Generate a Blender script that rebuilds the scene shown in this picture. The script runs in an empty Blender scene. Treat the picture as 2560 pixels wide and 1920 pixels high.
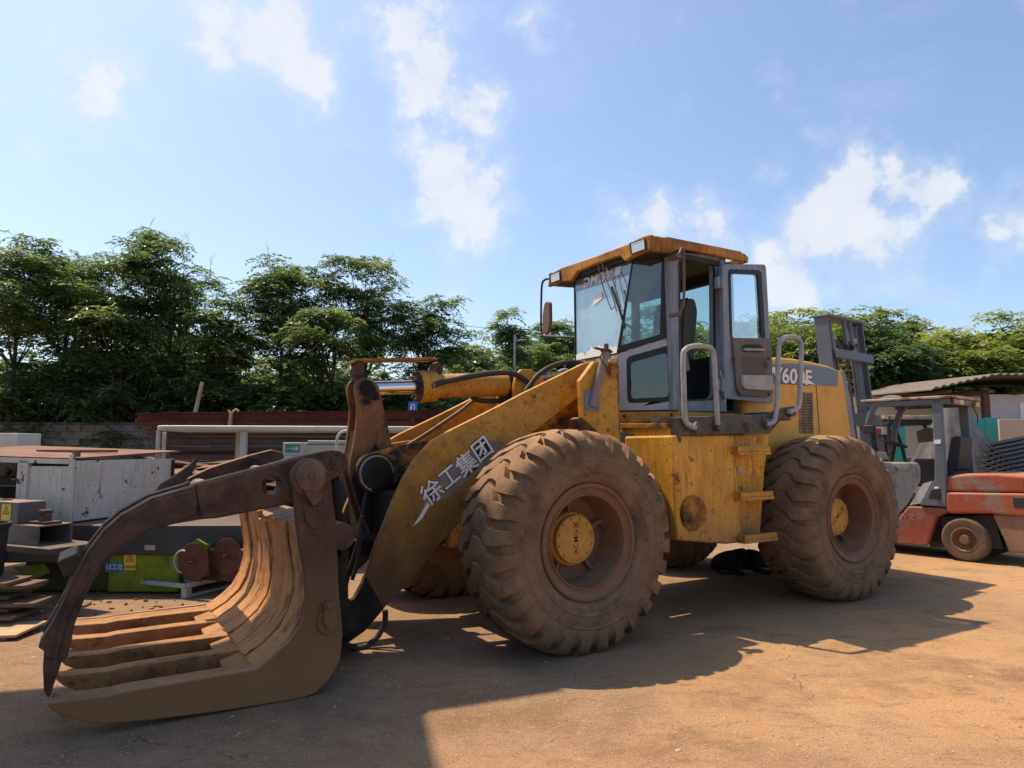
import bpy, bmesh, math, random
import numpy as np
from mathutils import Vector, Matrix
from mathutils.geometry import tessellate_polygon

random.seed(7)
SC = bpy.context.scene
COL = SC.collection
R = math.radians

# ------------------------------------------------------------------ camera
F_PX, PITCH, HC = 1700.0, 0.094, 1.49          # focal length for a 2560 px wide frame, tilt, eye height
cam_d = bpy.data.cameras.new('camera')
cam = bpy.data.objects.new('camera', cam_d)
COL.objects.link(cam)
cam.location = (0, 0, HC)
cam.rotation_euler = (math.pi / 2 + PITCH, 0, 0)
cam_d.sensor_width = 36.0
cam_d.lens = F_PX / 2560.0 * 36.0
cam_d.clip_start, cam_d.clip_end = 0.05, 2000
SC.camera = cam

# ------------------------------------------------------------------ light
TO_SUN = Vector((-0.42, 0.304, 1.0)).normalized()
sun_d = bpy.data.lights.new('sun', 'SUN')
sun_d.energy = 4.1
sun_d.angle = R(0.55)
sun_d.color = (1.0, 0.78, 0.52)
sun = bpy.data.objects.new('sun', sun_d)
COL.objects.link(sun)
sun.rotation_euler = (-TO_SUN).to_track_quat('-Z', 'Y').to_euler()
sun.location = TO_SUN * 60

SC.render.engine = 'CYCLES'
SC.cycles.use_denoising = True
SC.cycles.max_bounces = 8
SC.cycles.transparent_max_bounces = 12
SC.view_settings.view_transform = 'Standard'
SC.view_settings.look = 'None'
SC.view_settings.gamma = 1
SC.view_settings.use_curve_mapping = False
SC.view_settings.exposure = 0.68

def pray(px, py):
    """direction of the sight line through a pixel of the 2560 x 1920 photograph"""
    a = (px - 1280) / F_PX; b = (960 - py) / F_PX
    c, s = math.cos(PITCH), math.sin(PITCH)
    return Vector((a, c - b * s, s + b * c))

world = bpy.data.worlds.new('World')
SC.world = world
world.cycles.sampling_method = 'MANUAL'; world.cycles.sample_map_resolution = 512
world.use_nodes = True
def build_world():
    nt = world.node_tree; N = nt.nodes; L = nt.links; N.clear()
    out = N.new('ShaderNodeOutputWorld'); bg = N.new('ShaderNodeBackground')
    bg.inputs['Strength'].default_value = 0.125
    L.new(bg.outputs[0], out.inputs[0])
    sky = N.new('ShaderNodeTexSky'); sky.sky_type = 'NISHITA'; sky.sun_disc = False
    sky.sun_elevation = math.asin(TO_SUN.z); sky.sun_rotation = math.atan2(TO_SUN.x, TO_SUN.y)
    sky.air_density = 1.0; sky.dust_density = 1.7; sky.ozone_density = 2.6; sky.altitude = 60
    tc = N.new('ShaderNodeTexCoord')
    # cloud layer: noise over the flattened sky direction plus the cumulus banks seen in the photograph
    sep = N.new('ShaderNodeSeparateXYZ'); L.new(tc.outputs['Generated'], sep.inputs[0])
    zp = N.new('ShaderNodeMath'); zp.operation = 'ADD'; zp.inputs[1].default_value = 0.35; L.new(sep.outputs['Z'], zp.inputs[0])
    zc = N.new('ShaderNodeMath'); zc.operation = 'MAXIMUM'; zc.inputs[1].default_value = 0.2; L.new(zp.outputs[0], zc.inputs[0])
    div = N.new('ShaderNodeVectorMath'); div.operation = 'DIVIDE'; L.new(tc.outputs['Generated'], div.inputs[0])
    comb = N.new('ShaderNodeCombineXYZ')
    for i in range(3): L.new(zc.outputs[0], comb.inputs[i])
    L.new(comb.outputs[0], div.inputs[1])
    n1 = N.new('ShaderNodeTexNoise'); n1.inputs['Scale'].default_value = 3.1; n1.inputs['Detail'].default_value = 9
    n1.inputs['Roughness'].default_value = 0.6; n1.inputs['Distortion'].default_value = 0.25
    L.new(div.outputs[0], n1.inputs['Vector'])
    n2 = N.new('ShaderNodeTexNoise'); n2.inputs['Scale'].default_value = 11; n2.inputs['Detail'].default_value = 8
    n2.inputs['Roughness'].default_value = 0.62; n2.inputs['Distortion'].default_value = 0.3
    L.new(tc.outputs['Generated'], n2.inputs['Vector'])
    dist_in = N.new('ShaderNodeMixRGB'); dist_in.blend_type = 'LINEAR_LIGHT'; dist_in.inputs[0].default_value = 0.06
    L.new(tc.outputs['Generated'], dist_in.inputs[1]); L.new(n2.outputs['Color'], dist_in.inputs[2])
    blobs = [(90, 190, .09, .42), (250, 240, .10, .55), (300, 300, .07, .4), (200, 90, .06, .25), (560, 40, .11, .75), (700, 90, .11, .9), (780, 190, .08, .7), (470, 30, .08, .5), (640, 150, .08, .65),
             (1010, 60, .09, .9), (1070, 190, .10, .95), (1140, 270, .10, .8), (1040, 350, .06, .6), (1130, 430, .095, 1.0), (1180, 500, .11, .9), (1110, 510, .09, .8), (1070, 540, .07, .6), (1250, 440, .05, .5),
             (1330, 60, .07, .45), (1640, 540, .09, .8), (1760, 540, .09, .55), (1570, 580, .08, .6), (1930, 430, .06, .5), (2080, 350, .06, .25),
             (2030, 600, .11, .9), (2110, 520, .10, .95), (2170, 490, .06, .95), (2310, 470, .075, .9), (2230, 600, .12, .6), (2000, 690, .09, .8), (2120, 690, .10, .6), (2530, 540, .07, .7), (1450, 650, .08, .35), (1120, 680, .08, .4)]
    acc = None
    for (px, py, r, w) in blobs:
        d = pray(px, py).normalized()
        dn = N.new('ShaderNodeVectorMath'); dn.operation = 'DISTANCE'
        L.new(dist_in.outputs[0], dn.inputs[0]); dn.inputs[1].default_value = d
        mr = N.new('ShaderNodeMapRange'); mr.interpolation_type = 'SMOOTHSTEP'
        mr.inputs['From Min'].default_value = r * 1.1; mr.inputs['From Max'].default_value = 0.0
        mr.inputs['To Min'].default_value = 0.0; mr.inputs['To Max'].default_value = w
        L.new(dn.outputs['Value'], mr.inputs['Value'])
        if acc is None: acc = mr.outputs[0]
        else:
            m = N.new('ShaderNodeMath'); m.operation = 'MAXIMUM'; L.new(acc, m.inputs[0]); L.new(mr.outputs[0], m.inputs[1]); acc = m.outputs[0]
    fr = N.new('ShaderNodeMapRange'); fr.inputs['From Min'].default_value = 0.35; fr.inputs['From Max'].default_value = 0.72
    fr.inputs['To Min'].default_value = -0.38; fr.inputs['To Max'].default_value = 0.36
    n3 = N.new('ShaderNodeTexNoise'); n3.inputs['Scale'].default_value = 13; n3.inputs['Detail'].default_value = 10; n3.inputs['Roughness'].default_value = 0.6
    L.new(tc.outputs['Generated'], n3.inputs['Vector']); L.new(n3.outputs['Fac'], fr.inputs['Value'])
    dens = N.new('ShaderNodeMath'); dens.operation = 'ADD'; L.new(acc, dens.inputs[0]); L.new(fr.outputs[0], dens.inputs[1])
    crisp = N.new('ShaderNodeMapRange'); crisp.interpolation_type = 'SMOOTHSTEP'; crisp.inputs['From Min'].default_value = 0.26; crisp.inputs['From Max'].default_value = 0.72; crisp.inputs['To Max'].default_value = 0.92; L.new(dens.outputs[0], crisp.inputs['Value'])
    gen = N.new('ShaderNodeMapRange'); gen.inputs['From Min'].default_value = 0.58; gen.inputs['From Max'].default_value = 0.85
    gen.inputs['To Max'].default_value = 0.35; L.new(n1.outputs['Fac'], gen.inputs['Value'])
    r0 = N.new('ShaderNodeMapRange'); r0.interpolation_type = 'SMOOTHSTEP'; r0.inputs['From Min'].default_value = -0.05; r0.inputs['From Max'].default_value = 0.9; r0.inputs['To Max'].default_value = 0.6
    L.new(dens.outputs[0], r0.inputs['Value'])
    mx = N.new('ShaderNodeMath'); mx.operation = 'MAXIMUM'; L.new(r0.outputs[0], mx.inputs[0]); L.new(gen.outputs[0], mx.inputs[1]); mx0 = mx; mx = N.new('ShaderNodeMath'); mx.operation = 'MAXIMUM'; L.new(mx0.outputs[0], mx.inputs[0]); L.new(crisp.outputs[0], mx.inputs[1])
    lim = N.new('ShaderNodeMath'); lim.operation = 'MULTIPLY'; lim.inputs[1].default_value = 0.9; L.new(mx.outputs[0], lim.inputs[0])
    cc = N.new('ShaderNodeMixRGB'); L.new(n3.outputs['Fac'], cc.inputs[0]); cc.inputs[1].default_value = (3.5, 3.8, 4.3, 1); cc.inputs[2].default_value = (5.2, 5.1, 5.1, 1)
    mix = N.new('ShaderNodeMixRGB'); L.new(lim.outputs[0], mix.inputs[0]); L.new(sky.outputs[0], mix.inputs[1]); L.new(cc.outputs[0], mix.inputs[2])
    # keep the ground half of the dome dull
    L.new(mix.outputs[0], bg.inputs['Color'])
build_world()

# ------------------------------------------------------------------ measuring helpers (vehicle frame: u rearwards, v towards the near side, z up)
TH = R(31.4)
UD = Vector((math.cos(TH), math.sin(TH), 0)); VD = Vector((math.sin(TH), -math.cos(TH), 0))
ORG = Vector((0.558, 5.13, 0)) - VD * 1.37
CAMP = Vector((0, 0, HC))
def to_uvz(w):
    d = w - ORG
    return Vector((d.dot(UD), d.dot(VD), w.z))
def hit(px, py, p0, n):
    """where a sight line meets the vertical plane through p0 with normal n (both in the vehicle frame)"""
    r = pray(px, py); ru = Vector((r.dot(UD), r.dot(VD), r.z)); c = to_uvz(CAMP)
    t = (Vector(p0) - c).dot(n) / ru.dot(n)
    return c + ru * t
def on_side(pts, v): return [hit(x, y, (0, v, 0), Vector((0, 1, 0))) for x, y in pts]
def on_front(pts, u): return [hit(x, y, (u, 0, 0), Vector((1, 0, 0))) for x, y in pts]
def on_plan(pts, a, b):
    n = Vector((b[1] - a[1], -(b[0] - a[0]), 0)).normalized()
    return [hit(x, y, (a[0], a[1], 0), n) for x, y in pts]
def at(px, py, Y):
    """world point on the sight line of a pixel at distance Y in front of the camera"""
    r = pray(px, py); return CAMP + r * (Y / r.y)
def on_ground(px, py, z=0.0):
    r = pray(px, py); return CAMP + r * ((z - HC) / r.z)

# ------------------------------------------------------------------ materials
MATS = {}
def noise_layer(N, L, vec, scale, detail, rough, lo, hi, stretch=(1, 1, 1)):
    mp = N.new('ShaderNodeMapping'); mp.inputs['Scale'].default_value = stretch; L.new(vec, mp.inputs['Vector'])
    n = N.new('ShaderNodeTexNoise'); n.inputs['Scale'].default_value = scale; n.inputs['Detail'].default_value = detail; n.inputs['Roughness'].default_value = rough
    L.new(mp.outputs[0], n.inputs['Vector'])
    r = N.new('ShaderNodeMapRange'); r.inputs['From Min'].default_value = lo; r.inputs['From Max'].default_value = hi; L.new(n.outputs['Fac'], r.inputs['Value'])
    return r.outputs[0], n.outputs['Fac']
def mat(name, base, rough=0.6, metal=0.0, var=0.25, var_scale=3.0, layers=(), dust=None, low=None, bump=0.15, bump_scale=60.0, spec=0.35, coord='Object'):
    """worn surface: base colour with slow variation, then layers of rust, grime or bare metal with shapes of their own.
    layers: (colour, scale, lo, hi, strength, stretch);  dust: (colour, amount) settled on faces that look up"""
    if name in MATS: return MATS[name]
    m = bpy.data.materials.new(name); m.use_nodes = True; MATS[name] = m
    nt = m.node_tree; N = nt.nodes; L = nt.links
    b = N['Principled BSDF']; b.inputs['Roughness'].default_value = rough; b.inputs['Metallic'].default_value = metal
    b.inputs['Specular IOR Level'].default_value = spec
    tc = N.new('ShaderNodeTexCoord'); vec = tc.outputs[coord]
    f, raw = noise_layer(N, L, vec, var_scale, 6, 0.6, 0.3, 0.7)
    c1 = [x * (1 - var) for x in base]; c2 = [min(1, x * (1 + var)) for x in base]
    mx = N.new('ShaderNodeMixRGB'); mx.inputs[1].default_value = (*c1, 1); mx.inputs[2].default_value = (*c2, 1); L.new(f, mx.inputs[0])
    cur = mx.outputs[0]; rcur = None
    for (col, sc, lo, hi, st, stretch) in layers:
        f, _ = noise_layer(N, L, vec, sc, 5, 0.65, lo, hi, stretch)
        mul = N.new('ShaderNodeMath'); mul.operation = 'MULTIPLY'; mul.inputs[1].default_value = st; mul.use_clamp = True; L.new(f, mul.inputs[0])
        k = N.new('ShaderNodeMixRGB'); k.inputs[2].default_value = (*col, 1); L.new(mul.outputs[0], k.inputs[0]); L.new(cur, k.inputs[1]); cur = k.outputs[0]
        rm = N.new('ShaderNodeMixRGB'); rm.inputs[2].default_value = (0.85,) * 3 + (1,); L.new(mul.outputs[0], rm.inputs[0])
        if rcur is None: rm.inputs[1].default_value = (rough,) * 3 + (1,)
        else: L.new(rcur, rm.inputs[1])
        rcur = rm.outputs[0]
    if low:                                       # mud and dust thrown up from the ground: (colour, height where it ends, height where it is full, amount)
        sz = N.new('ShaderNodeSeparateXYZ'); L.new(vec, sz.inputs[0]); f, raw2 = noise_layer(N, L, vec, 4, 6, 0.65, 0.0, 1.0)
        ad = N.new('ShaderNodeMath'); ad.operation = 'MULTIPLY_ADD'; ad.inputs[1].default_value = (low[1] - low[2]) * 0.9; L.new(raw2, ad.inputs[0]); L.new(sz.outputs['Z'], ad.inputs[2])
        r = N.new('ShaderNodeMapRange'); r.inputs['From Min'].default_value = low[1] + (low[1] - low[2]) * 0.45; r.inputs['From Max'].default_value = low[2] + (low[1] - low[2]) * 0.45; r.inputs['To Max'].default_value = low[3]; L.new(ad.outputs[0], r.inputs['Value'])
        k = N.new('ShaderNodeMixRGB'); k.inputs[2].default_value = (*low[0], 1); L.new(r.outputs[0], k.inputs[0]); L.new(cur, k.inputs[1]); cur = k.outputs[0]
    if dust:
        g = N.new('ShaderNodeNewGeometry'); sp = N.new('ShaderNodeSeparateXYZ'); L.new(g.outputs['True Normal'], sp.inputs[0])
        r = N.new('ShaderNodeMapRange'); r.inputs['From Min'].default_value = 0.25; r.inputs['From Max'].default_value = 0.95; L.new(sp.outputs['Z'], r.inputs['Value'])
        f, _ = noise_layer(N, L, vec, 7, 6, 0.6, 0.25, 0.6)
        mu = N.new('ShaderNodeMath'); mu.operation = 'MULTIPLY'; L.new(r.outputs[0], mu.inputs[0]); L.new(f, mu.inputs[1])
        m2 = N.new('ShaderNodeMath'); m2.operation = 'MULTIPLY'; m2.inputs[1].default_value = dust[1]; L.new(mu.outputs[0], m2.inputs[0])
        k = N.new('ShaderNodeMixRGB'); k.inputs[2].default_value = (*dust[0], 1); L.new(m2.outputs[0], k.inputs[0]); L.new(cur, k.inputs[1]); cur = k.outputs[0]
    L.new(cur, b.inputs['Base Color'])
    if rcur is not None:
        L.new(rcur, b.inputs['Roughness'])
    if bump:
        n = N.new('ShaderNodeTexNoise'); n.inputs['Scale'].default_value = bump_scale; n.inputs['Detail'].default_value = 4; n.inputs['Roughness'].default_value = 0.65; L.new(vec, n.inputs['Vector'])
        bp = N.new('ShaderNodeBump'); bp.inputs['Strength'].default_value = bump; bp.inputs['Distance'].default_value = 0.02
        L.new(n.outputs['Fac'], bp.inputs['Height']); L.new(bp.outputs[0], b.inputs['Normal'])
    return m

RUST = (0.13, 0.045, 0.018); DRUST = (0.045, 0.022, 0.014); GRIME = (0.03, 0.022, 0.016); DUST = (0.36, 0.24, 0.14)
one = (1, 1, 1); streak = (5, 5, 0.7)
YL = [((0.36, 0.19, 0.04), 3, 0.40, 0.66, 0.75, one), ((0.22, 0.115, 0.04), 9, 0.50, 0.70, 0.65, one), ((0.13, 0.07, 0.03), 24, 0.56, 0.70, 0.6, one), (RUST, 7, 0.62, 0.72, 0.8, one), (DRUST, 40, 0.60, 0.67, 0.8, one), (GRIME, 90, 0.62, 0.68, 0.6, one)]
M_TANK = mat('streaked_yellow_tank', (0.60, 0.30, 0.030), 0.5, var=0.2, layers=[((0.36, 0.18, 0.03), 4, 0.46, 0.70, 0.7, (5, 5, 0.5)), ((0.16, 0.08, 0.03), 9, 0.56, 0.72, 0.7, (6, 6, 0.5)), (RUST, 14, 0.60, 0.68, 0.85, one), (DRUST, 45, 0.60, 0.66, 0.85, one), (GRIME, 3, 0.58, 0.72, 0.8, (4, 4, 0.6))], low=((0.22, 0.13, 0.07), 1.0, 0.60, 0.85), dust=(DUST, 0.4), bump=0.14)
M_YEL = mat('worn_yellow_paint', (0.62, 0.305, 0.030), 0.52, var=0.18, layers=YL, low=((0.20, 0.105, 0.05), 1.25, 0.45, 0.8), dust=(DUST, 0.4), bump=0.14)
M_YEL2 = mat('hood_yellow_paint', (0.70, 0.36, 0.045), 0.45, var=0.10, layers=[((0.36, 0.19, 0.06), 4, 0.50, 0.78, 0.5, one), (GRIME, 30, 0.68, 0.74, 0.6, one), (RUST, 9, 0.70, 0.78, 0.5, streak)], dust=(DUST, 0.5), bump=0.06)
M_YELD = mat('oily_yellow_paint', (0.42, 0.19, 0.018), 0.5, var=0.3, layers=[(RUST, 7, 0.42, 0.62, 0.85, one), (GRIME, 5, 0.50, 0.62, 0.95, one)], bump=0.2)
M_ARM = mat('arm_yellow_paint_browned_low', (0.62, 0.305, 0.030), 0.52, var=0.18, layers=YL, low=((0.085, 0.044, 0.022), 1.75, 0.55, 0.93), dust=(DUST, 0.4), bump=0.18)
M_ROOF = mat('rusty_yellow_roof', (0.48, 0.215, 0.022), 0.55, var=0.25, layers=[((0.20, 0.075, 0.025), 3, 0.42, 0.62, 0.85, (1, 1, 2)), ((0.10, 0.042, 0.02), 12, 0.50, 0.68, 0.85, streak)], bump=0.15)
M_ROCK = mat('burnt_rust_paint', (0.22, 0.085, 0.028), 0.55, var=0.35, var_scale=4, layers=[((0.38, 0.17, 0.02), 5, 0.56, 0.72, 0.8, (4, 4, 1)), (GRIME, 3.2, 0.46, 0.64, 0.95, (2, 2, 1))], bump=0.2)
M_STEEL = mat('rusty_brown_steel', (0.085, 0.044, 0.028), 0.7, var=0.35, var_scale=6, layers=[((0.20, 0.10, 0.05), 9, 0.50, 0.72, 0.65, one), (DRUST, 5, 0.52, 0.66, 0.8, one), ((0.26, 0.17, 0.10), 45, 0.66, 0.74, 0.6, one)], dust=(DUST, 0.75), bump=0.45, bump_scale=45)
M_BUCK = mat('sawdust_worn_steel', (0.42, 0.20, 0.072), 0.8, var=0.35, var_scale=8, layers=[((0.54, 0.29, 0.115), 10, 0.45, 0.7, 0.7, (3, 3, 1)), ((0.12, 0.05, 0.022), 4, 0.54, 0.66, 0.85, (2, 2, 1)), ((0.10, 0.045, 0.02), 30, 0.62, 0.70, 0.7, one)], dust=((0.36, 0.20, 0.09), 0.5), bump=0.5, bump_scale=40)
M_TINE = mat('sawdust_worn_tine', (0.27, 0.125, 0.048), 0.8, var=0.35, var_scale=6, layers=[((0.38, 0.20, 0.08), 9, 0.45, 0.7, 0.7, (1, 2, 2)), ((0.09, 0.042, 0.02), 6, 0.53, 0.66, 0.85, (1, 1.6, 1.6)), ((0.07, 0.035, 0.018), 30, 0.60, 0.68, 0.7, one)], dust=((0.40, 0.23, 0.10), 0.6), bump=0.6, bump_scale=35)
M_CHEEK = mat('dusty_cheek_steel', (0.085, 0.042, 0.026), 0.75, var=0.3, var_scale=4, layers=[((0.20, 0.11, 0.055), 25, 0.60, 0.68, 0.6, (1, 1, 3)), ((0.15, 0.08, 0.045), 4, 0.48, 0.70, 0.6, one), (DRUST, 9, 0.56, 0.68, 0.7, streak)], low=((0.27, 0.135, 0.055), 0.85, 0.10, 0.85), dust=(DUST, 0.7), bump=0.35, bump_scale=40)
M_TYRE = mat('dusty_tyre_rubber', (0.185, 0.118, 0.072), 0.92, var=0.28, var_scale=5, layers=[((0.05, 0.038, 0.03), 3.2, 0.48, 0.70, 0.7, one), ((0.24, 0.15, 0.085), 7, 0.50, 0.72, 0.65, one), ((0.04, 0.03, 0.024), 26, 0.60, 0.68, 0.6, one)], dust=((0.33, 0.20, 0.11), 0.85), bump=0.35, bump_scale=28, spec=0.15)
M_RIM = mat('dusty_rim_steel', (0.20, 0.105, 0.062), 0.75, var=0.25, var_scale=5, layers=[((0.10, 0.05, 0.03), 5, 0.52, 0.70, 0.7, one)], dust=(DUST, 0.6), bump=0.15)
M_CAP = mat('dusty_yellow_hub', (0.50, 0.25, 0.035), 0.55, var=0.2, layers=[((0.30, 0.17, 0.07), 9, 0.45, 0.7, 0.8, one), (RUST, 22, 0.62, 0.70, 0.7, one)], bump=0.15)
M_GREY = mat('faded_grey_blue_paint', (0.20, 0.235, 0.275), 0.45, var=0.18, layers=[((0.36, 0.39, 0.41), 4, 0.50, 0.68, 0.7, (5, 5, 0.6)), ((0.06, 0.055, 0.055), 7, 0.60, 0.72, 0.7, (4, 4, 1))], dust=(DUST, 0.3), bump=0.06)
M_PANEL = mat('pale_cab_panel', (0.40, 0.42, 0.43), 0.45, var=0.12, layers=[((0.22, 0.24, 0.27), 3, 0.48, 0.70, 0.7, one), (RUST, 18, 0.68, 0.74, 0.7, one)], bump=0.06)
M_BAND = mat('grey_blue_hood_band', (0.16, 0.20, 0.25), 0.45, var=0.15, layers=[((0.28, 0.24, 0.19), 8, 0.56, 0.74, 0.5, streak)], bump=0.05)
M_PLAT = mat('oily_platform_steel', (0.075, 0.066, 0.06), 0.6, var=0.3, var_scale=4, layers=[((0.15, 0.125, 0.10), 3, 0.50, 0.62, 0.7, one), (GRIME, 5, 0.54, 0.62, 0.8, one)], dust=((0.30, 0.23, 0.16), 0.7), bump=0.12)
M_BLACK = mat('greasy_black_steel', (0.020, 0.016, 0.014), 0.72, var=0.4, layers=[((0.075, 0.042, 0.026), 6, 0.52, 0.70, 0.7, one)], bump=0.3, spec=0.2)
M_WASH = mat('worn_washer_steel', (0.17, 0.095, 0.06), 0.7, var=0.3, var_scale=8, layers=[(DRUST, 10, 0.52, 0.7, 0.7, one)], bump=0.2)
M_DARKIN = mat('dark_interior', (0.03, 0.03, 0.032), 0.7, var=0.2, bump=0.05)
M_RUBBER = mat('black_hose_rubber', (0.03, 0.029, 0.028), 0.6, var=0.25, layers=[((0.10, 0.075, 0.05), 8, 0.52, 0.72, 0.5, one)], bump=0.1)
M_SEAL = mat('black_rubber_seal', (0.022, 0.023, 0.025), 0.5, var=0.2, bump=0.03)
M_RAIL = mat('grey_handrail_paint', (0.34, 0.34, 0.335), 0.45, var=0.18, var_scale=8, layers=[((0.22, 0.16, 0.11), 12, 0.52, 0.72, 0.7, one)], bump=0.04)
M_TUBE = mat('brown_mirror_tube', (0.16, 0.10, 0.07), 0.55, var=0.25, layers=[(RUST, 20, 0.5, 0.7, 0.6, one)], bump=0.05)
M_TRIM = mat('taupe_door_trim', (0.145, 0.125, 0.108), 0.7, var=0.12, layers=[((0.22, 0.19, 0.16), 4, 0.5, 0.75, 0.5, one)], bump=0.08, bump_scale=150)
M_POCKET = mat('grimy_white_pocket', (0.42, 0.40, 0.35), 0.6, var=0.15, layers=[((0.25, 0.22, 0.18), 7, 0.5, 0.7, 0.6, one)], bump=0.05)
M_WHITE = mat('chipped_white_lettering', (0.80, 0.77, 0.70), 0.55, var=0.06, layers=[((0.42, 0.34, 0.22), 16, 0.60, 0.70, 0.7, one), (GRIME, 40, 0.66, 0.72, 0.6, one)], bump=0)
M_OUTL = mat('dark_brown_outline', (0.035, 0.022, 0.018), 0.6, var=0.2, bump=0)
M_SWOOSH = mat('faded_grey_decal', (0.20, 0.175, 0.165), 0.6, var=0.2, layers=[((0.45, 0.22, 0.03), 16, 0.56, 0.64, 0.8, one)], bump=0)
def simple(name, col, rough=0.5, metal=0.0, emit=None):
    if name in MATS: return MATS[name]
    m = bpy.data.materials.new(name); m.use_nodes = True; MATS[name] = m
    nt = m.node_tree; N = nt.nodes; b = N['Principled BSDF']
    n = N.new('ShaderNodeTexNoise'); n.inputs['Scale'].default_value = 9; n.inputs['Detail'].default_value = 6
    tc = N.new('ShaderNodeTexCoord'); nt.links.new(tc.outputs['Object'], n.inputs['Vector'])
    mx = N.new('ShaderNodeMixRGB'); mx.inputs[1].default_value = (*[c * 0.85 for c in col], 1); mx.inputs[2].default_value = (*[min(1, c * 1.15) for c in col], 1)
    nt.links.new(n.outputs['Fac'], mx.inputs[0]); nt.links.new(mx.outputs[0], b.inputs['Base Color'])
    b.inputs['Roughness'].default_value = rough; b.inputs['Metallic'].default_value = metal
    return m
M_CHROME = simple('chromed_rod', (0.75, 0.76, 0.78), 0.12, 1.0)
M_LAMP = simple('dusty_lamp_glass', (0.62, 0.60, 0.52), 0.12, 0.55)
M_INK = simple('black_print', (0.03, 0.03, 0.03), 0.6)
M_SIGNY = simple('yellow_sign', (0.72, 0.52, 0.05), 0.5)
M_SIGNB = simple('blue_sign', (0.02, 0.16, 0.45), 0.45)
M_SIGNW = simple('white_print', (0.75, 0.75, 0.73), 0.5)
def glass(name, tint, refl, film, film_col=(0.55, 0.66, 0.66), graze=0.5):
    m = bpy.data.materials.new(name); m.use_nodes = True; MATS[name] = m
    nt = m.node_tree; N = nt.nodes; L = nt.links; N.clear()
    out = N.new('ShaderNodeOutputMaterial'); tr = N.new('ShaderNodeBsdfTransparent'); tr.inputs[0].default_value = (*tint, 1)
    gl = N.new('ShaderNodeBsdfGlossy'); gl.inputs['Roughness'].default_value = 0.02; gl.inputs['Color'].default_value = (0.95, 1, 0.98, 1)
    df = N.new('ShaderNodeBsdfDiffuse'); df.inputs['Color'].default_value = (*film_col, 1)
    tc = N.new('ShaderNodeTexCoord'); n = N.new('ShaderNodeTexNoise'); n.inputs['Scale'].default_value = 5; n.inputs['Detail'].default_value = 7; L.new(tc.outputs['Object'], n.inputs['Vector'])
    nb = N.new('ShaderNodeTexNoise'); nb.inputs['Scale'].default_value = 1.6; nb.inputs['Detail'].default_value = 1; L.new(tc.outputs['Object'], nb.inputs['Vector'])
    bp = N.new('ShaderNodeBump'); bp.inputs['Strength'].default_value = 0.05; bp.inputs['Distance'].default_value = 0.1; L.new(nb.outputs['Fac'], bp.inputs['Height']); L.new(bp.outputs[0], gl.inputs['Normal'])
    mr = N.new('ShaderNodeMapRange'); mr.inputs['From Min'].default_value = 0.3; mr.inputs['From Max'].default_value = 0.75; mr.inputs['To Min'].default_value = film * 0.5; mr.inputs['To Max'].default_value = film * 1.4; L.new(n.outputs['Fac'], mr.inputs['Value'])
    m1 = N.new('ShaderNodeMixShader'); L.new(mr.outputs[0], m1.inputs[0]); L.new(tr.outputs[0], m1.inputs[1]); L.new(df.outputs[0], m1.inputs[2])
    fr = N.new('ShaderNodeLayerWeight'); fr.inputs[0].default_value = 0.35
    ad = N.new('ShaderNodeMath'); ad.operation = 'MULTIPLY_ADD'; ad.inputs[1].default_value = graze; ad.inputs[2].default_value = refl; ad.use_clamp = True; L.new(fr.outputs['Fresnel'], ad.inputs[0])
    m2 = N.new('ShaderNodeMixShader'); L.new(ad.outputs[0], m2.inputs[0]); L.new(m1.outputs[0], m2.inputs[1]); L.new(gl.outputs[0], m2.inputs[2])
    L.new(m2.outputs[0], out.inputs[0]); return m
M_WIND = glass('sky_hazed_windscreen_glass', (0.60, 0.78, 0.75), 0.22, 0.34, (0.60, 0.72, 0.72))  # pale teal film paints in sky reflection along with the dust
M_GLASS = glass('tinted_cab_glass', (0.55, 0.74, 0.70), 0.10, 0.05)
M_DGLASS = glass('dark_reflecting_glass', (0.08, 0.10, 0.11), 0.10, 0.10, (0.10, 0.12, 0.13), 0.3)
M_CLEAR = glass('green_door_glass', (0.80, 0.92, 0.88), 0.03, 0.03)

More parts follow.
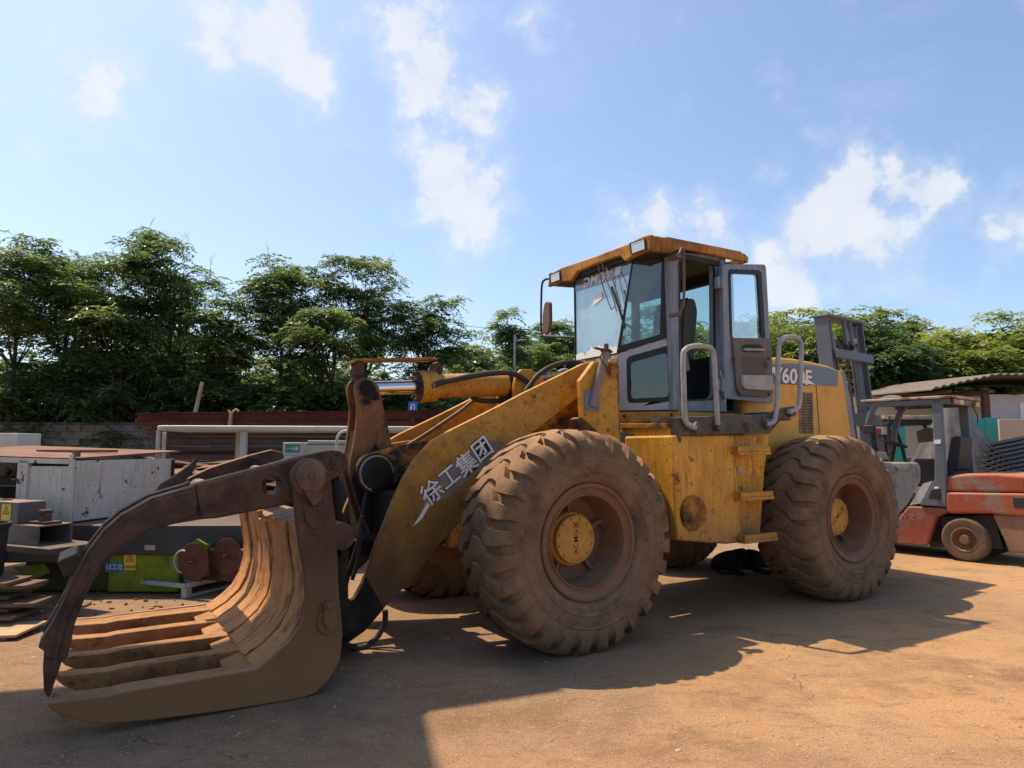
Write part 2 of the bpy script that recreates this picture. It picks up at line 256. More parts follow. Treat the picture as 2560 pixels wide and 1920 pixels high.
# ------------------------------------------------------------------ mesh helpers
CV = lambda p: Vector((p[0], -p[1], p[2]))       # vehicle frame -> local axes of the machine's Empty
ID = lambda p: Vector(p)
class MB:
    def __init__(s, cv=ID): s.v = []; s.f = []; s.cv = cv
    def add(s, vs, fs):
        o = len(s.v); s.v += [tuple(s.cv(p)) for p in vs]; s.f += [tuple(i + o for i in f) for f in fs]; return s
    def prism(s, loops, off):
        """solid plate: outline (and holes) swept by the vector off"""
        if not isinstance(loops[0][0], (list, tuple, Vector)): loops = [loops]
        loops = [[Vector(p) for p in lp] for lp in loops]; off = Vector(off)
        tri = tessellate_polygon(loops); flat = [p for lp in loops for p in lp]; n = len(flat)
        fs = [tuple(t) for t in tri] + [tuple(i + n for i in reversed(t)) for t in tri]
        o = 0
        if len(loops) == 1: k = len(loops[0]); fs = [tuple(range(k)), tuple(reversed(range(k, 2 * k)))]
        for lp in loops:
            k = len(lp)
            for i in range(k): j = (i + 1) % k; fs.append((o + i, o + j, n + o + j, n + o + i))
            o += k
        return s.add(flat + [p + off for p in flat], fs)
    def box(s, lo, hi):
        (x0, y0, z0), (x1, y1, z1) = lo, hi
        return s.add([(x0, y0, z0), (x1, y0, z0), (x1, y1, z0), (x0, y1, z0), (x0, y0, z1), (x1, y0, z1), (x1, y1, z1), (x0, y1, z1)],
                     [(0, 3, 2, 1), (4, 5, 6, 7), (0, 1, 5, 4), (1, 2, 6, 5), (2, 3, 7, 6), (3, 0, 4, 7)])
    def obox(s, c, ax, ay, az):
        """box from its centre and three half-extent vectors"""
        c, ax, ay, az = map(Vector, (c, ax, ay, az))
        vs = [c + ax * i + ay * j + az * k for k in (-1, 1) for j in (-1, 1) for i in (-1, 1)]
        return s.add(vs, [(0, 2, 3, 1), (4, 5, 7, 6), (0, 1, 5, 4), (1, 3, 7, 5), (3, 2, 6, 7), (2, 0, 4, 6)])
    def cyl(s, a, b, r0, r1=None, n=20, caps=True):
        r1 = r0 if r1 is None else r1; a, b = Vector(a), Vector(b); d = (b - a).normalized()
        x = d.orthogonal().normalized(); y = d.cross(x); vs = []
        for p, r in ((a, r0), (b, r1)):
            vs += [p + (x * math.cos(2 * math.pi * i / n) + y * math.sin(2 * math.pi * i / n)) * r for i in range(n)]
        fs = [(i, (i + 1) % n, n + (i + 1) % n, n + i) for i in range(n)]
        if caps: fs += [tuple(reversed(range(n))), tuple(range(n, 2 * n))]
        return s.add(vs, fs)
    def tube(s, pts, r, n=10, sub=4, closed=False):
        pts = [Vector(p) for p in pts]
        if sub > 1 and len(pts) > 2:
            q = []; k = len(pts)
            for i in range(k - 1):
                p0, p1, p2, p3 = pts[max(i - 1, 0)], pts[i], pts[i + 1], pts[min(i + 2, k - 1)]
                for j in range(sub):
                    t = j / sub
                    q.append(0.5 * ((2 * p1) + (p2 - p0) * t + (2 * p0 - 5 * p1 + 4 * p2 - p3) * t * t + (3 * p1 - p0 - 3 * p2 + p3) * t ** 3))
            q.append(pts[-1]); pts = q
        rr = r if isinstance(r, (list, tuple)) else None
        vs = []; fs = []; x = None; m = len(pts)
        for i, p in enumerate(pts):
            d = (pts[min(i + 1, m - 1)] - pts[max(i - 1, 0)]).normalized()
            x = d.orthogonal().normalized() if x is None else (x - d * x.dot(d)).normalized()
            y = d.cross(x); ri = rr[0] + (rr[1] - rr[0]) * i / (m - 1) if rr else r
            vs += [p + (x * math.cos(2 * math.pi * k / n) + y * math.sin(2 * math.pi * k / n)) * ri for k in range(n)]
        for i in range(m - 1):
            fs += [(i * n + k, i * n + (k + 1) % n, (i + 1) * n + (k + 1) % n, (i + 1) * n + k) for k in range(n)]
        fs += [tuple(reversed(range(n))), tuple(range((m - 1) * n, m * n))]
        return s.add(vs, fs)
    def lathe(s, prof, c, ax, n=32, close=False):
        """turn a profile of (radius, distance along the axis) about an axis through c"""
        c, ax = Vector(c), Vector(ax).normalized(); x = ax.orthogonal().normalized(); y = ax.cross(x); k = len(prof)
        vs = [c + ax * w + (x * math.cos(2 * math.pi * i / n) + y * math.sin(2 * math.pi * i / n)) * r for i in range(n) for (r, w) in prof]
        fs = []
        for i in range(n):
            j = (i + 1) % n
            for q in range(k if close else k - 1):
                q2 = (q + 1) % k; fs.append((i * k + q, i * k + q2, j * k + q2, j * k + q))
        return s.add(vs, fs)
    def mesh(s, name, smooth=None):
        me = bpy.data.meshes.new(name); me.from_pydata(s.v, [], s.f)
        bm = bmesh.new(); bm.from_mesh(me)
        bmesh.ops.remove_doubles(bm, verts=bm.verts, dist=1e-5)
        bmesh.ops.recalc_face_normals(bm, faces=bm.faces); bm.to_mesh(me); bm.free()
        if smooth is not None:
            me.polygons.foreach_set('use_smooth', [True] * len(me.polygons)); me.set_sharp_from_angle(angle=R(smooth))
        return me
    def build(s, name, m, parent=None, smooth=40, bevel=0.0, seg=2):
        me = s.mesh(name, smooth); me.materials.append(m)
        o = bpy.data.objects.new(name, me); COL.objects.link(o); o.parent = parent
        if bevel:
            b = o.modifiers.new('bevel', 'BEVEL'); b.width = bevel; b.segments = seg; b.limit_method = 'ANGLE'; b.angle_limit = R(35)
        return o
def empty(name, loc, rz=0, label=None, cat=None, group=None):
    o = bpy.data.objects.new(name, None); COL.objects.link(o); o.location = loc; o.rotation_euler = (0, 0, rz); o.empty_display_size = 0.2
    return tag(o, label, cat, group)
def tag(o, label=None, cat=None, group=None, kind=None):
    if label: o['label'] = label
    if cat: o['category'] = cat
    if group: o['group'] = group
    if kind: o['kind'] = kind
    return o
def rounded(pts, r, n=4):
    """round the corners of a 3-D outline"""
    pts = [Vector(p) for p in pts]; k = len(pts); out = []
    for i in range(k):
        a, b, c = pts[i - 1], pts[i], pts[(i + 1) % k]
        la, lc = (a - b).length, (c - b).length; rr = min(r, la * 0.45, lc * 0.45)
        p0 = b + (a - b) / la * rr; p1 = b + (c - b) / lc * rr
        for j in range(n + 1):
            t = j / n; out.append(p0 * (1 - t) ** 2 + b * 2 * t * (1 - t) + p1 * t * t)
    return out
def circle3(c, ex, ey, r, n=24, ry=None):
    c, ex, ey = Vector(c), Vector(ex), Vector(ey); ry = ry or r
    return [c + ex * (r * math.cos(2 * math.pi * i / n)) + ey * (ry * math.sin(2 * math.pi * i / n)) for i in range(n)]
_txt = {}
def text_geo(body, bold=0.0):
    key = (body, bold)
    if key in _txt: return _txt[key]
    cu = bpy.data.curves.new('lettering', 'FONT'); cu.body = body; cu.size = 1.0; cu.offset = bold; cu.resolution_u = 3
    cu.align_x = 'CENTER'; cu.align_y = 'CENTER'
    o = bpy.data.objects.new('lettering', cu); COL.objects.link(o)
    bpy.context.view_layer.update()
    dg = bpy.context.evaluated_depsgraph_get(); me = bpy.data.meshes.new_from_object(o.evaluated_get(dg))
    vs = [tuple(v.co) for v in me.vertices]; fs = [tuple(p.vertices) for p in me.polygons]
    bpy.data.objects.remove(o); bpy.data.curves.remove(cu); bpy.data.meshes.remove(me)
    _txt[key] = (vs, fs); return vs, fs
def add_text(mb, body, c, ex, ey, size, bold=0.0, wide=1.0):
    vs, fs = text_geo(body, bold); c, ex, ey = Vector(c), Vector(ex).normalized(), Vector(ey).normalized()
    return mb.add([c + ex * (x * size * wide) + ey * (y * size) for x, y, _ in vs], fs)
def flatmesh(mb, name, m, parent):
    """thin print: no normal recalculation of the volume needed"""
    return mb.build(name, m, parent, smooth=None)
# ================================================================== ground
def ground_material():
    m = bpy.data.materials.new('dusty_yard_ground'); m.use_nodes = True; nt = m.node_tree; N = nt.nodes; L = nt.links; b = N['Principled BSDF']
    b.inputs['Roughness'].default_value = 0.92; b.inputs['Specular IOR Level'].default_value = 0.15
    tc = N.new('ShaderNodeTexCoord'); vec = tc.outputs['Object']
    f, _ = noise_layer(N, L, vec, 0.55, 8, 0.62, 0.32, 0.68)
    mx = N.new('ShaderNodeMixRGB'); mx.inputs[1].default_value = (0.36, 0.215, 0.108, 1); mx.inputs[2].default_value = (0.47, 0.285, 0.14, 1); L.new(f, mx.inputs[0]); cur = mx.outputs[0]
    # worn grey-brown paving left, orange dirt right; colours also carry the shade and sunlight
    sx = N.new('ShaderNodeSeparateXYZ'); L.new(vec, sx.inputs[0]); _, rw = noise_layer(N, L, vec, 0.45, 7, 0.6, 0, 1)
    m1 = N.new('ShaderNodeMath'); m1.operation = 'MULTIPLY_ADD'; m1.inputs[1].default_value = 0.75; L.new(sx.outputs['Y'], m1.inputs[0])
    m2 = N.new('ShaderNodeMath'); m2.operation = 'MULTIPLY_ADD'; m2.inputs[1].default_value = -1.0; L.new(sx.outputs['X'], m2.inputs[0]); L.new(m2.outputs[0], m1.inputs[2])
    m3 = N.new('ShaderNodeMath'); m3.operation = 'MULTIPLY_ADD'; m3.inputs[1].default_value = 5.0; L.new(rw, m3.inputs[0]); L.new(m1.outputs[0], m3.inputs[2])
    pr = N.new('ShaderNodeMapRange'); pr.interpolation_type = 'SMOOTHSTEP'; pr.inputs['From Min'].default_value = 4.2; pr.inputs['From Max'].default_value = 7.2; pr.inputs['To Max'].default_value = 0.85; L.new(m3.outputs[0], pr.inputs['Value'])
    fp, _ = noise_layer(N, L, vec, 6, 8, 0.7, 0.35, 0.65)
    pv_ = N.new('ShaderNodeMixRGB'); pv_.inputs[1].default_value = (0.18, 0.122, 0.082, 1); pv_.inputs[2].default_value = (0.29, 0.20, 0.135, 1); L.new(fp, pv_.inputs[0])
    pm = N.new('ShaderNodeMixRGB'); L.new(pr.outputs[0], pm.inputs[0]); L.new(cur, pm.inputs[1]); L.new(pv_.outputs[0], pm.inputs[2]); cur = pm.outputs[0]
    # tyre tracks pressed into the dust
    for (nx, ny, c0, wd) in ((0.50, 0.866, 3.55, 0.26), (0.50, 0.866, 5.75, 0.26), (-0.17, 0.985, 3.9, 0.22)):
        dt = N.new('ShaderNodeVectorMath'); dt.operation = 'DOT_PRODUCT'; dt.inputs[1].default_value = (nx, ny, 0); L.new(vec, dt.inputs[0])
        wb = N.new('ShaderNodeMath'); wb.operation = 'MULTIPLY_ADD'; wb.inputs[1].default_value = 0.5; wb.inputs[2].default_value = -c0 - 0.25; L.new(rw, wb.inputs[0])
        s_ = N.new('ShaderNodeMath'); s_.operation = 'ADD'; L.new(dt.outputs['Value'], s_.inputs[0]); L.new(wb.outputs[0], s_.inputs[1])
        ab = N.new('ShaderNodeMath'); ab.operation = 'ABSOLUTE'; L.new(s_.outputs[0], ab.inputs[0])
        bd = N.new('ShaderNodeMapRange'); bd.inputs['From Min'].default_value = wd; bd.inputs['From Max'].default_value = wd * 0.7; L.new(ab.outputs[0], bd.inputs['Value'])
        fq, _ = noise_layer(N, L, vec, 3.5, 7, 0.7, 0.42, 0.66); mu = N.new('ShaderNodeMath'); mu.operation = 'MULTIPLY'; L.new(bd.outputs[0], mu.inputs[0]); L.new(fq, mu.inputs[1])
        m5 = N.new('ShaderNodeMath'); m5.operation = 'MULTIPLY'; m5.inputs[1].default_value = 0.75; L.new(mu.outputs[0], m5.inputs[0])
        k = N.new('ShaderNodeMixRGB'); k.inputs[2].default_value = (0.185, 0.118, 0.07, 1); L.new(m5.outputs[0], k.inputs[0]); L.new(cur, k.inputs[1]); cur = k.outputs[0]
    def layer(col, sc, lo, hi, st, stretch=(1, 1, 1)):
        nonlocal cur
        f, _ = noise_layer(N, L, vec, sc, 8, 0.65, lo, hi, stretch)
        mu = N.new('ShaderNodeMath'); mu.operation = 'MULTIPLY'; mu.inputs[1].default_value = st; mu.use_clamp = True; L.new(f, mu.inputs[0])
        k = N.new('ShaderNodeMixRGB'); k.inputs[2].default_value = (*col, 1); L.new(mu.outputs[0], k.inputs[0]); L.new(cur, k.inputs[1]); cur = k.outputs[0]
    layer((0.24, 0.19, 0.145), 0.33, 0.48, 0.64, 0.5)            # bare concrete showing through
    layer((0.07, 0.05, 0.038), 0.9, 0.68, 0.74, 0.6)             # old oil stains
    layer((0.50, 0.34, 0.19), 0.8, 0.52, 0.72, 0.55)
    layer((0.20, 0.125, 0.07), 1.6, 0.50, 0.68, 0.75)             # darker damp dust
    layer((0.17, 0.105, 0.062), 4.0, 0.54, 0.68, 0.65, (1, 2.4, 1))
    layer((0.48, 0.33, 0.20), 22, 0.54, 0.72, 0.5)
    layer((0.15, 0.095, 0.058), 55, 0.54, 0.68, 0.6)
    layer((0.56, 0.42, 0.28), 95, 0.57, 0.64, 0.8)
    layer((0.09, 0.058, 0.036), 120, 0.56, 0.63, 0.75)
    vo = N.new('ShaderNodeTexVoronoi'); vo.inputs['Scale'].default_value = 34; L.new(vec, vo.inputs['Vector'])
    sp = N.new('ShaderNodeMapRange'); sp.inputs['From Min'].default_value = 0.10; sp.inputs['From Max'].default_value = 0.05; L.new(vo.outputs['Distance'], sp.inputs['Value'])
    rn = N.new('ShaderNodeSeparateColor'); L.new(vo.outputs['Color'], rn.inputs[0]); gt = N.new('ShaderNodeMath'); gt.operation = 'GREATER_THAN'; gt.inputs[1].default_value = 0.72; L.new(rn.outputs[0], gt.inputs[0])
    mm = N.new('ShaderNodeMath'); mm.operation = 'MULTIPLY'; L.new(sp.outputs[0], mm.inputs[0]); L.new(gt.outputs[0], mm.inputs[1])
    k = N.new('ShaderNodeMixRGB'); k.inputs[2].default_value = (0.55, 0.45, 0.34, 1); L.new(mm.outputs[0], k.inputs[0]); L.new(cur, k.inputs[1]); cur = k.outputs[0]
    # hairline cracks
    v2 = N.new('ShaderNodeTexVoronoi'); v2.feature = 'DISTANCE_TO_EDGE'; v2.inputs['Scale'].default_value = 0.42
    nd = N.new('ShaderNodeTexNoise'); nd.inputs['Scale'].default_value = 2.2; nd.inputs['Detail'].default_value = 8; L.new(vec, nd.inputs['Vector'])
    md = N.new('ShaderNodeMixRGB'); md.blend_type = 'LINEAR_LIGHT'; md.inputs[0].default_value = 0.5; L.new(vec, md.inputs[1]); L.new(nd.outputs['Color'], md.inputs[2]); L.new(md.outputs[0], v2.inputs['Vector'])
    cr = N.new('ShaderNodeMapRange'); cr.inputs['From Min'].default_value = 0.0028; cr.inputs['From Max'].default_value = 0.0; L.new(v2.outputs['Distance'], cr.inputs['Value'])
    fm, _ = noise_layer(N, L, vec, 0.7, 3, 0.5, 0.54, 0.64); cm = N.new('ShaderNodeMath'); cm.operation = 'MULTIPLY'; L.new(cr.outputs[0], cm.inputs[0]); L.new(fm, cm.inputs[1])
    k = N.new('ShaderNodeMixRGB'); k.inputs[2].default_value = (0.10, 0.065, 0.04, 1); L.new(cm.outputs[0], k.inputs[0]); L.new(cur, k.inputs[1]); cur = k.outputs[0]
    L.new(cur, b.inputs['Base Color'])
    n1 = N.new('ShaderNodeTexNoise'); n1.inputs['Scale'].default_value = 70; n1.inputs['Detail'].default_value = 8; n1.inputs['Roughness'].default_value = 0.7; L.new(vec, n1.inputs['Vector'])
    n2 = N.new('ShaderNodeTexNoise'); n2.inputs['Scale'].default_value = 3; n2.inputs['Detail'].default_value = 5; L.new(vec, n2.inputs['Vector'])
    ad = N.new('ShaderNodeMath'); ad.operation = 'MULTIPLY_ADD'; ad.inputs[1].default_value = 2.0; L.new(n2.outputs['Fac'], ad.inputs[0]); L.new(n1.outputs['Fac'], ad.inputs[2])
    s2 = N.new('ShaderNodeMath'); s2.operation = 'MULTIPLY_ADD'; s2.inputs[1].default_value = -0.8; L.new(cm.outputs[0], s2.inputs[0]); L.new(ad.outputs[0], s2.inputs[2])
    bp = N.new('ShaderNodeBump'); bp.inputs['Strength'].default_value = 0.75; bp.inputs['Distance'].default_value = 0.014; L.new(s2.outputs[0], bp.inputs['Height']); L.new(bp.outputs[0], b.inputs['Normal'])
    return m
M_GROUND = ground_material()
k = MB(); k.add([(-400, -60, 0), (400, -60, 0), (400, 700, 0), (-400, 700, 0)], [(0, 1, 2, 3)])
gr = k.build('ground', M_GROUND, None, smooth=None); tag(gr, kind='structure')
# ================================================================== trees and shrubs
def leaf_material(name, dark, mid, light, trans=0.35):
    m = bpy.data.materials.new(name); m.use_nodes = True; nt = m.node_tree; N = nt.nodes; L = nt.links; N.clear()
    out = N.new('ShaderNodeOutputMaterial'); at_ = N.new('ShaderNodeAttribute'); at_.attribute_name = 'tint'
    cr = N.new('ShaderNodeValToRGB'); e = cr.color_ramp.elements; e[0].color = (*dark, 1); e[1].color = (*light, 1); k = e.new(0.55); k.color = (*mid, 1); L.new(at_.outputs['Fac'], cr.inputs[0])
    d = N.new('ShaderNodeBsdfDiffuse'); t = N.new('ShaderNodeBsdfTranslucent'); g = N.new('ShaderNodeBsdfGlossy'); g.inputs['Roughness'].default_value = 0.45; g.inputs['Color'].default_value = (0.8, 0.85, 0.9, 1)
    hs = N.new('ShaderNodeHueSaturation'); hs.inputs['Hue'].default_value = 0.492; hs.inputs['Saturation'].default_value = 1.05; hs.inputs['Value'].default_value = 1.45; L.new(cr.outputs[0], hs.inputs['Color'])
    L.new(cr.outputs[0], d.inputs['Color']); L.new(hs.outputs[0], t.inputs['Color'])
    m1 = N.new('ShaderNodeMixShader'); m1.inputs[0].default_value = trans; L.new(d.outputs[0], m1.inputs[1]); L.new(t.outputs[0], m1.inputs[2])
    m2 = N.new('ShaderNodeMixShader'); m2.inputs[0].default_value = 0.06; L.new(m1.outputs[0], m2.inputs[1]); L.new(g.outputs[0], m2.inputs[2]); L.new(m2.outputs[0], out.inputs[0]); return m
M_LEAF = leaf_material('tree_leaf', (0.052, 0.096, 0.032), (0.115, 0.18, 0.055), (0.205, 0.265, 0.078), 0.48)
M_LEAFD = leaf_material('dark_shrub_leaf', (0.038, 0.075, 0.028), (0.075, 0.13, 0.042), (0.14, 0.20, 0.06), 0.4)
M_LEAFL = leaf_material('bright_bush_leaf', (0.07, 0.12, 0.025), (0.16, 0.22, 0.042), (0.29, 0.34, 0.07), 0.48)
M_BARK = mat('grey_brown_bark', (0.10, 0.085, 0.068), 0.9, var=0.3, var_scale=6, layers=[((0.05, 0.04, 0.03), 8, 0.5, 0.7, 0.7, (3, 3, 0.5))], bump=0.4, bump_scale=25)
def fronds(P, AZ, EL, LN, tint, rng, pairs=6, leaf=0.26, wid=0.36, droop=0.55):
    """compound leaves: a drooping midrib with pairs of pointed leaflets; returns vertices, quads and a tint per quad"""
    n = len(P); j = np.arange(1, pairs + 1) / pairs
    h = np.stack([np.cos(AZ), np.sin(AZ), np.zeros(n)], 1); s = np.stack([-np.sin(AZ), np.cos(AZ), np.zeros(n)], 1)
    V = []; T = []
    for t in list(j) + [1.0]:
        c = P + h * (LN * t * np.cos(EL))[:, None]; c[:, 2] += LN * (t * np.sin(EL) - droop * t * t)
        fz = np.sin(EL) - 2 * droop * t; fwd = h * np.cos(EL)[:, None]; fwd[:, 2] += fz; fwd /= np.linalg.norm(fwd, axis=1)[:, None]
        ll = LN * leaf * (0.75 + 0.45 * math.sin(math.pi * min(t, 0.95)))
        for sd in ((-1, 1) if t < 1.0 or len(V) < 2 * pairs else (0,)):
            d = s * sd * 0.85 + fwd * 0.5; d = d + rng.normal(0, 0.16, (n, 3)); d[:, 2] -= 0.12; d /= np.linalg.norm(d, axis=1)[:, None]
            w = np.cross(d, np.array([0, 0, 1.0])) ; w = w / (np.linalg.norm(w, axis=1)[:, None] + 1e-6); w[:, 2] += rng.normal(0, 0.35, n)
            a = c; b = c + d * (ll * 0.5)[:, None] + w * (ll * wid * 0.5)[:, None]; e = c + d * ll[:, None]; f = c + d * (ll * 0.5)[:, None] - w * (ll * wid * 0.5)[:, None]
            V.append(np.stack([a, b, e, f], 1)); T.append(tint)
    V = np.concatenate(V, 0).reshape(-1, 3); T = np.concatenate(T)
    return V, T
def leaf_object(name, V, T, m, parent):
    nq = len(V) // 4; me = bpy.data.meshes.new(name); me.vertices.add(len(V)); me.vertices.foreach_set('co', V.astype(np.float32).ravel())
    me.loops.add(nq * 4); me.loops.foreach_set('vertex_index', np.arange(nq * 4, dtype=np.int32)); me.polygons.add(nq); me.polygons.foreach_set('loop_start', np.arange(0, nq * 4, 4, dtype=np.int32)); me.polygons.foreach_set('loop_total', np.full(nq, 4, dtype=np.int32))
    me.update(calc_edges=True); a = me.attributes.new('tint', 'FLOAT', 'FACE'); a.data.foreach_set('value', T.astype(np.float32)); me.materials.append(m)
    o = bpy.data.objects.new(name, me); COL.objects.link(o); o.parent = parent; return o
def tree(name, label, group, base, height, rx, zlow, seed, m=M_LEAF, pads=13, tips=8, nf=9, flen=0.62, stems=1, trunk_r=0.10, spread=0.9, pad_r=0.42, bright=0.0, twigs=0, cat='tree', flat=0.42):
    rng = np.random.default_rng(seed); root = empty(name, base, 0, label, cat, group)
    zc = (height + zlow) / 2; rz = (height - zlow) / 2
    wood = MB(); P = []; tops = []
    for i in range(pads):
        for _ in range(20):
            d = rng.normal(0, 1, 3); d /= np.linalg.norm(d); rr = rng.uniform(0.35, 0.88) if i > 2 else rng.uniform(0.1, 0.5)
            c = np.array([d[0] * rx * rr, d[1] * rx * rr * spread, zc + d[2] * rz * rr])
            if all(np.linalg.norm((c - q) / np.array([rx, rx, rz])) > 0.36 for q in tops): break
        tops.append(c)
    # trunks and limbs
    sp = []
    for s in range(stems):
        x0, y0 = (rng.uniform(-0.35, 0.35) * rx * (stems > 1), rng.uniform(-0.3, 0.3) * rx * (stems > 1)); lean = rng.normal(0, 0.12, 2) * rx
        pts = [Vector((x0, y0, -0.1)), Vector((x0 + lean[0] * 0.3, y0 + lean[1] * 0.3, zlow * 0.55 + 0.2)), Vector((x0 + lean[0], y0 + lean[1], zlow + rz * 0.35)), Vector((x0 + lean[0] * 1.5, y0 + lean[1] * 1.5, zlow + rz * 1.25))]
        wood.tube(pts, (trunk_r, trunk_r * 0.35), 7, 4); sp.append(pts)
    for c in tops:
        pts = sp[rng.integers(0, stems)]; q = pts[2] if c[2] > zc - rz * 0.2 else pts[1].lerp(pts[2], 0.6); c_ = Vector(c); mid = q.lerp(c_, 0.55) + Vector((0, 0, -0.06 * (c_ - q).length))
        wood.tube([q, mid, c_], (trunk_r * 0.34, 0.012), 5, 3)
        pr = pad_r * rx * rng.uniform(0.8, 1.25)
        for k in range(tips):
            d = rng.normal(0, 1, 3); d /= np.linalg.norm(d); d *= rng.uniform(0.35, 1.0) ** 0.5
            p = c + d * np.array([pr, pr, pr * flat]); P.append(p)
            if k % 2 == 0: wood.tube([c_, c_.lerp(Vector(p), 0.6) + Vector((0, 0, 0.03)), Vector(p)], (0.014, 0.006), 3, 1)
    for k in range(twigs):                                            # bare twigs standing above the crown
        a = rng.uniform(-0.8, 0.8); x = a * rx; b0 = Vector((x, rng.uniform(-.3, .3) * rx, height - 0.6 * rz * (a * a) - 0.75)); h = rng.uniform(0.35, 0.8)
        wood.tube([b0, b0 + Vector((rng.uniform(-.1, .1), 0, h * 0.6)), b0 + Vector((rng.uniform(-.25, .25), 0, h))], (0.007, 0.003), 3, 2)
        for q in range(3):
            s0 = b0 + Vector((0, 0, h * rng.uniform(0.35, 0.8))); wood.tube([s0, s0 + Vector((rng.uniform(-.3, .3), 0, rng.uniform(.15, .4)))], (0.005, 0.002), 3, 1)
    wood.build('trunk', M_BARK, root, smooth=60)
    P = np.repeat(np.array(P), nf, 0); n = len(P); AZ = rng.uniform(0, 2 * np.pi, n); EL = rng.uniform(0.05, 0.95, n); LN = flen * rng.uniform(0.65, 1.2, n)
    hgt = (P[:, 2] - zlow) / max(height - zlow, .1)
    padt = np.repeat(np.repeat(rng.uniform(0.2, 0.75, pads), tips), nf)
    tint = np.clip(padt * 0.6 + rng.uniform(0, 0.45, n) + bright + 0.12 * (hgt - 0.5), 0, 1)
    V, T = fronds(P + rng.normal(0, 0.05, (n, 3)), AZ, EL, LN, tint, rng)
    leaf_object('crown', V, T, m, root); return root
def place(px, top_y, hw, Y, low_y):
    b = at(px, 1120, Y); top = at(px, top_y, Y).z; low = at(px, low_y, Y).z; return (b.x, Y, 0), top, hw * Y / F_PX, max(low, 0.2)
GT = 'trees behind the yard wall'
TREES = [  # px, top, half width, distance, crown foot, stems, pads, twigs, label
    (20, 588, 150, 20.0, 860, 1, 16, 0, 'leafy tree at the left edge, its crown cut by the frame'),
    (165, 625, 120, 22.5, 850, 2, 13, 3, 'lower rounded tree left of the tallest tree on the left'),
    (385, 562, 150, 22.0, 850, 3, 18, 9, 'tallest tree on the left with bare twigs above its crown'),
    (265, 690, 120, 20.5, 950, 2, 12, 0, 'mid-height tree in front of the tallest tree on the left'),
    (545, 715, 78, 21.0, 960, 1, 10, 0, 'slim tree just right of the tallest left tree, before the sky gap'),
    (690, 606, 118, 23.0, 880, 2, 15, 3, 'open-branched tree right of the sky gap, yellowish on top'),
    (775, 720, 105, 21.5, 970, 2, 12, 0, 'low dense tree between the two open-branched trees'),
    (915, 614, 118, 24.0, 900, 2, 16, 2, 'open-branched tree above the grapple guard, with layered crown'),
    (1065, 712, 98, 25.0, 960, 2, 12, 1, 'darker tree right of the layered tree, sloping down to the right'),
    (1180, 812, 90, 30.0, 1000, 2, 11, 0, 'small bushy tree left of the cab windscreen, by the wires'),
    (1272, 775, 30, 33.0, 900, 1, 6, 0, 'slender pale young tree standing left of the cab mirror'),
    (1405, 770, 60, 38.0, 960, 2, 11, 2, 'round distant tree right behind the cab mirror'),
    (1335, 830, 80, 36.0, 1020, 2, 10, 0, 'low round tree below and left of the cab mirror'),
    (1520, 800, 100, 37.0, 1000, 2, 10, 0, 'distant tree seen through the cab windscreen'),
    (1660, 730, 90, 34.0, 980, 2, 12, 0, 'distant tree seen through the rear glass of the cab'),
    (1780, 800, 70, 36.0, 1000, 2, 9, 0, 'distant tree seen behind the door pillar of the cab'),
    (1868, 742, 95, 29.0, 980, 2, 12, 2, 'tree seen through the glass of the open cab door'),
    (2035, 745, 165, 21.0, 1000, 3, 24, 2, 'bright tree behind the forklift mast, over the loader hood'),
    (2235, 772, 90, 24.0, 930, 2, 11, 5, 'thin tree with bare twigs right of the forklift mast'),
]
for i, (px, ty, hw, Y, ly, st, pd, tw_, lab) in enumerate(TREES):
    base, top, rx, low = place(px, ty, hw, Y, ly + 40); far = Y > 27
    right = px > 1800
    tree('tree', lab, GT, base, top, rx, low, 100 + i, M_LEAFL if right else M_LEAF, pads=int(pd * 1.35) + 2, tips=8 if not far else 6, nf=8 if not far else 6, flen=0.62 if not far else 0.9, stems=st, trunk_r=0.09 if Y < 30 else 0.12, twigs=tw_, bright=0.02 if not right else -0.05)
# broad bushes at the right, dense down to the ground
GBU = 'dense bushes behind the right-hand wall'
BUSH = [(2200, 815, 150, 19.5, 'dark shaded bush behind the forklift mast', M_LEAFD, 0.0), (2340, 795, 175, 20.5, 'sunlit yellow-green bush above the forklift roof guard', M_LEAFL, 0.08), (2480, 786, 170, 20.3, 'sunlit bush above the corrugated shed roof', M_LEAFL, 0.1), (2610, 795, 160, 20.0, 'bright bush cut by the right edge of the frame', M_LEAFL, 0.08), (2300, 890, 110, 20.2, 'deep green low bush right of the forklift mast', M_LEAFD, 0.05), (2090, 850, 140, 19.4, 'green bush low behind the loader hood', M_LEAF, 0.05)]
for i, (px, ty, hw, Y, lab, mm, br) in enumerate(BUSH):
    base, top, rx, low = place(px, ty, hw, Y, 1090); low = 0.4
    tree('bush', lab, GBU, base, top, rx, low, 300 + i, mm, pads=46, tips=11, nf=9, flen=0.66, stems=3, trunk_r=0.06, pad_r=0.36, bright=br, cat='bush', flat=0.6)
GS = 'shrubs along the foot of the trees'
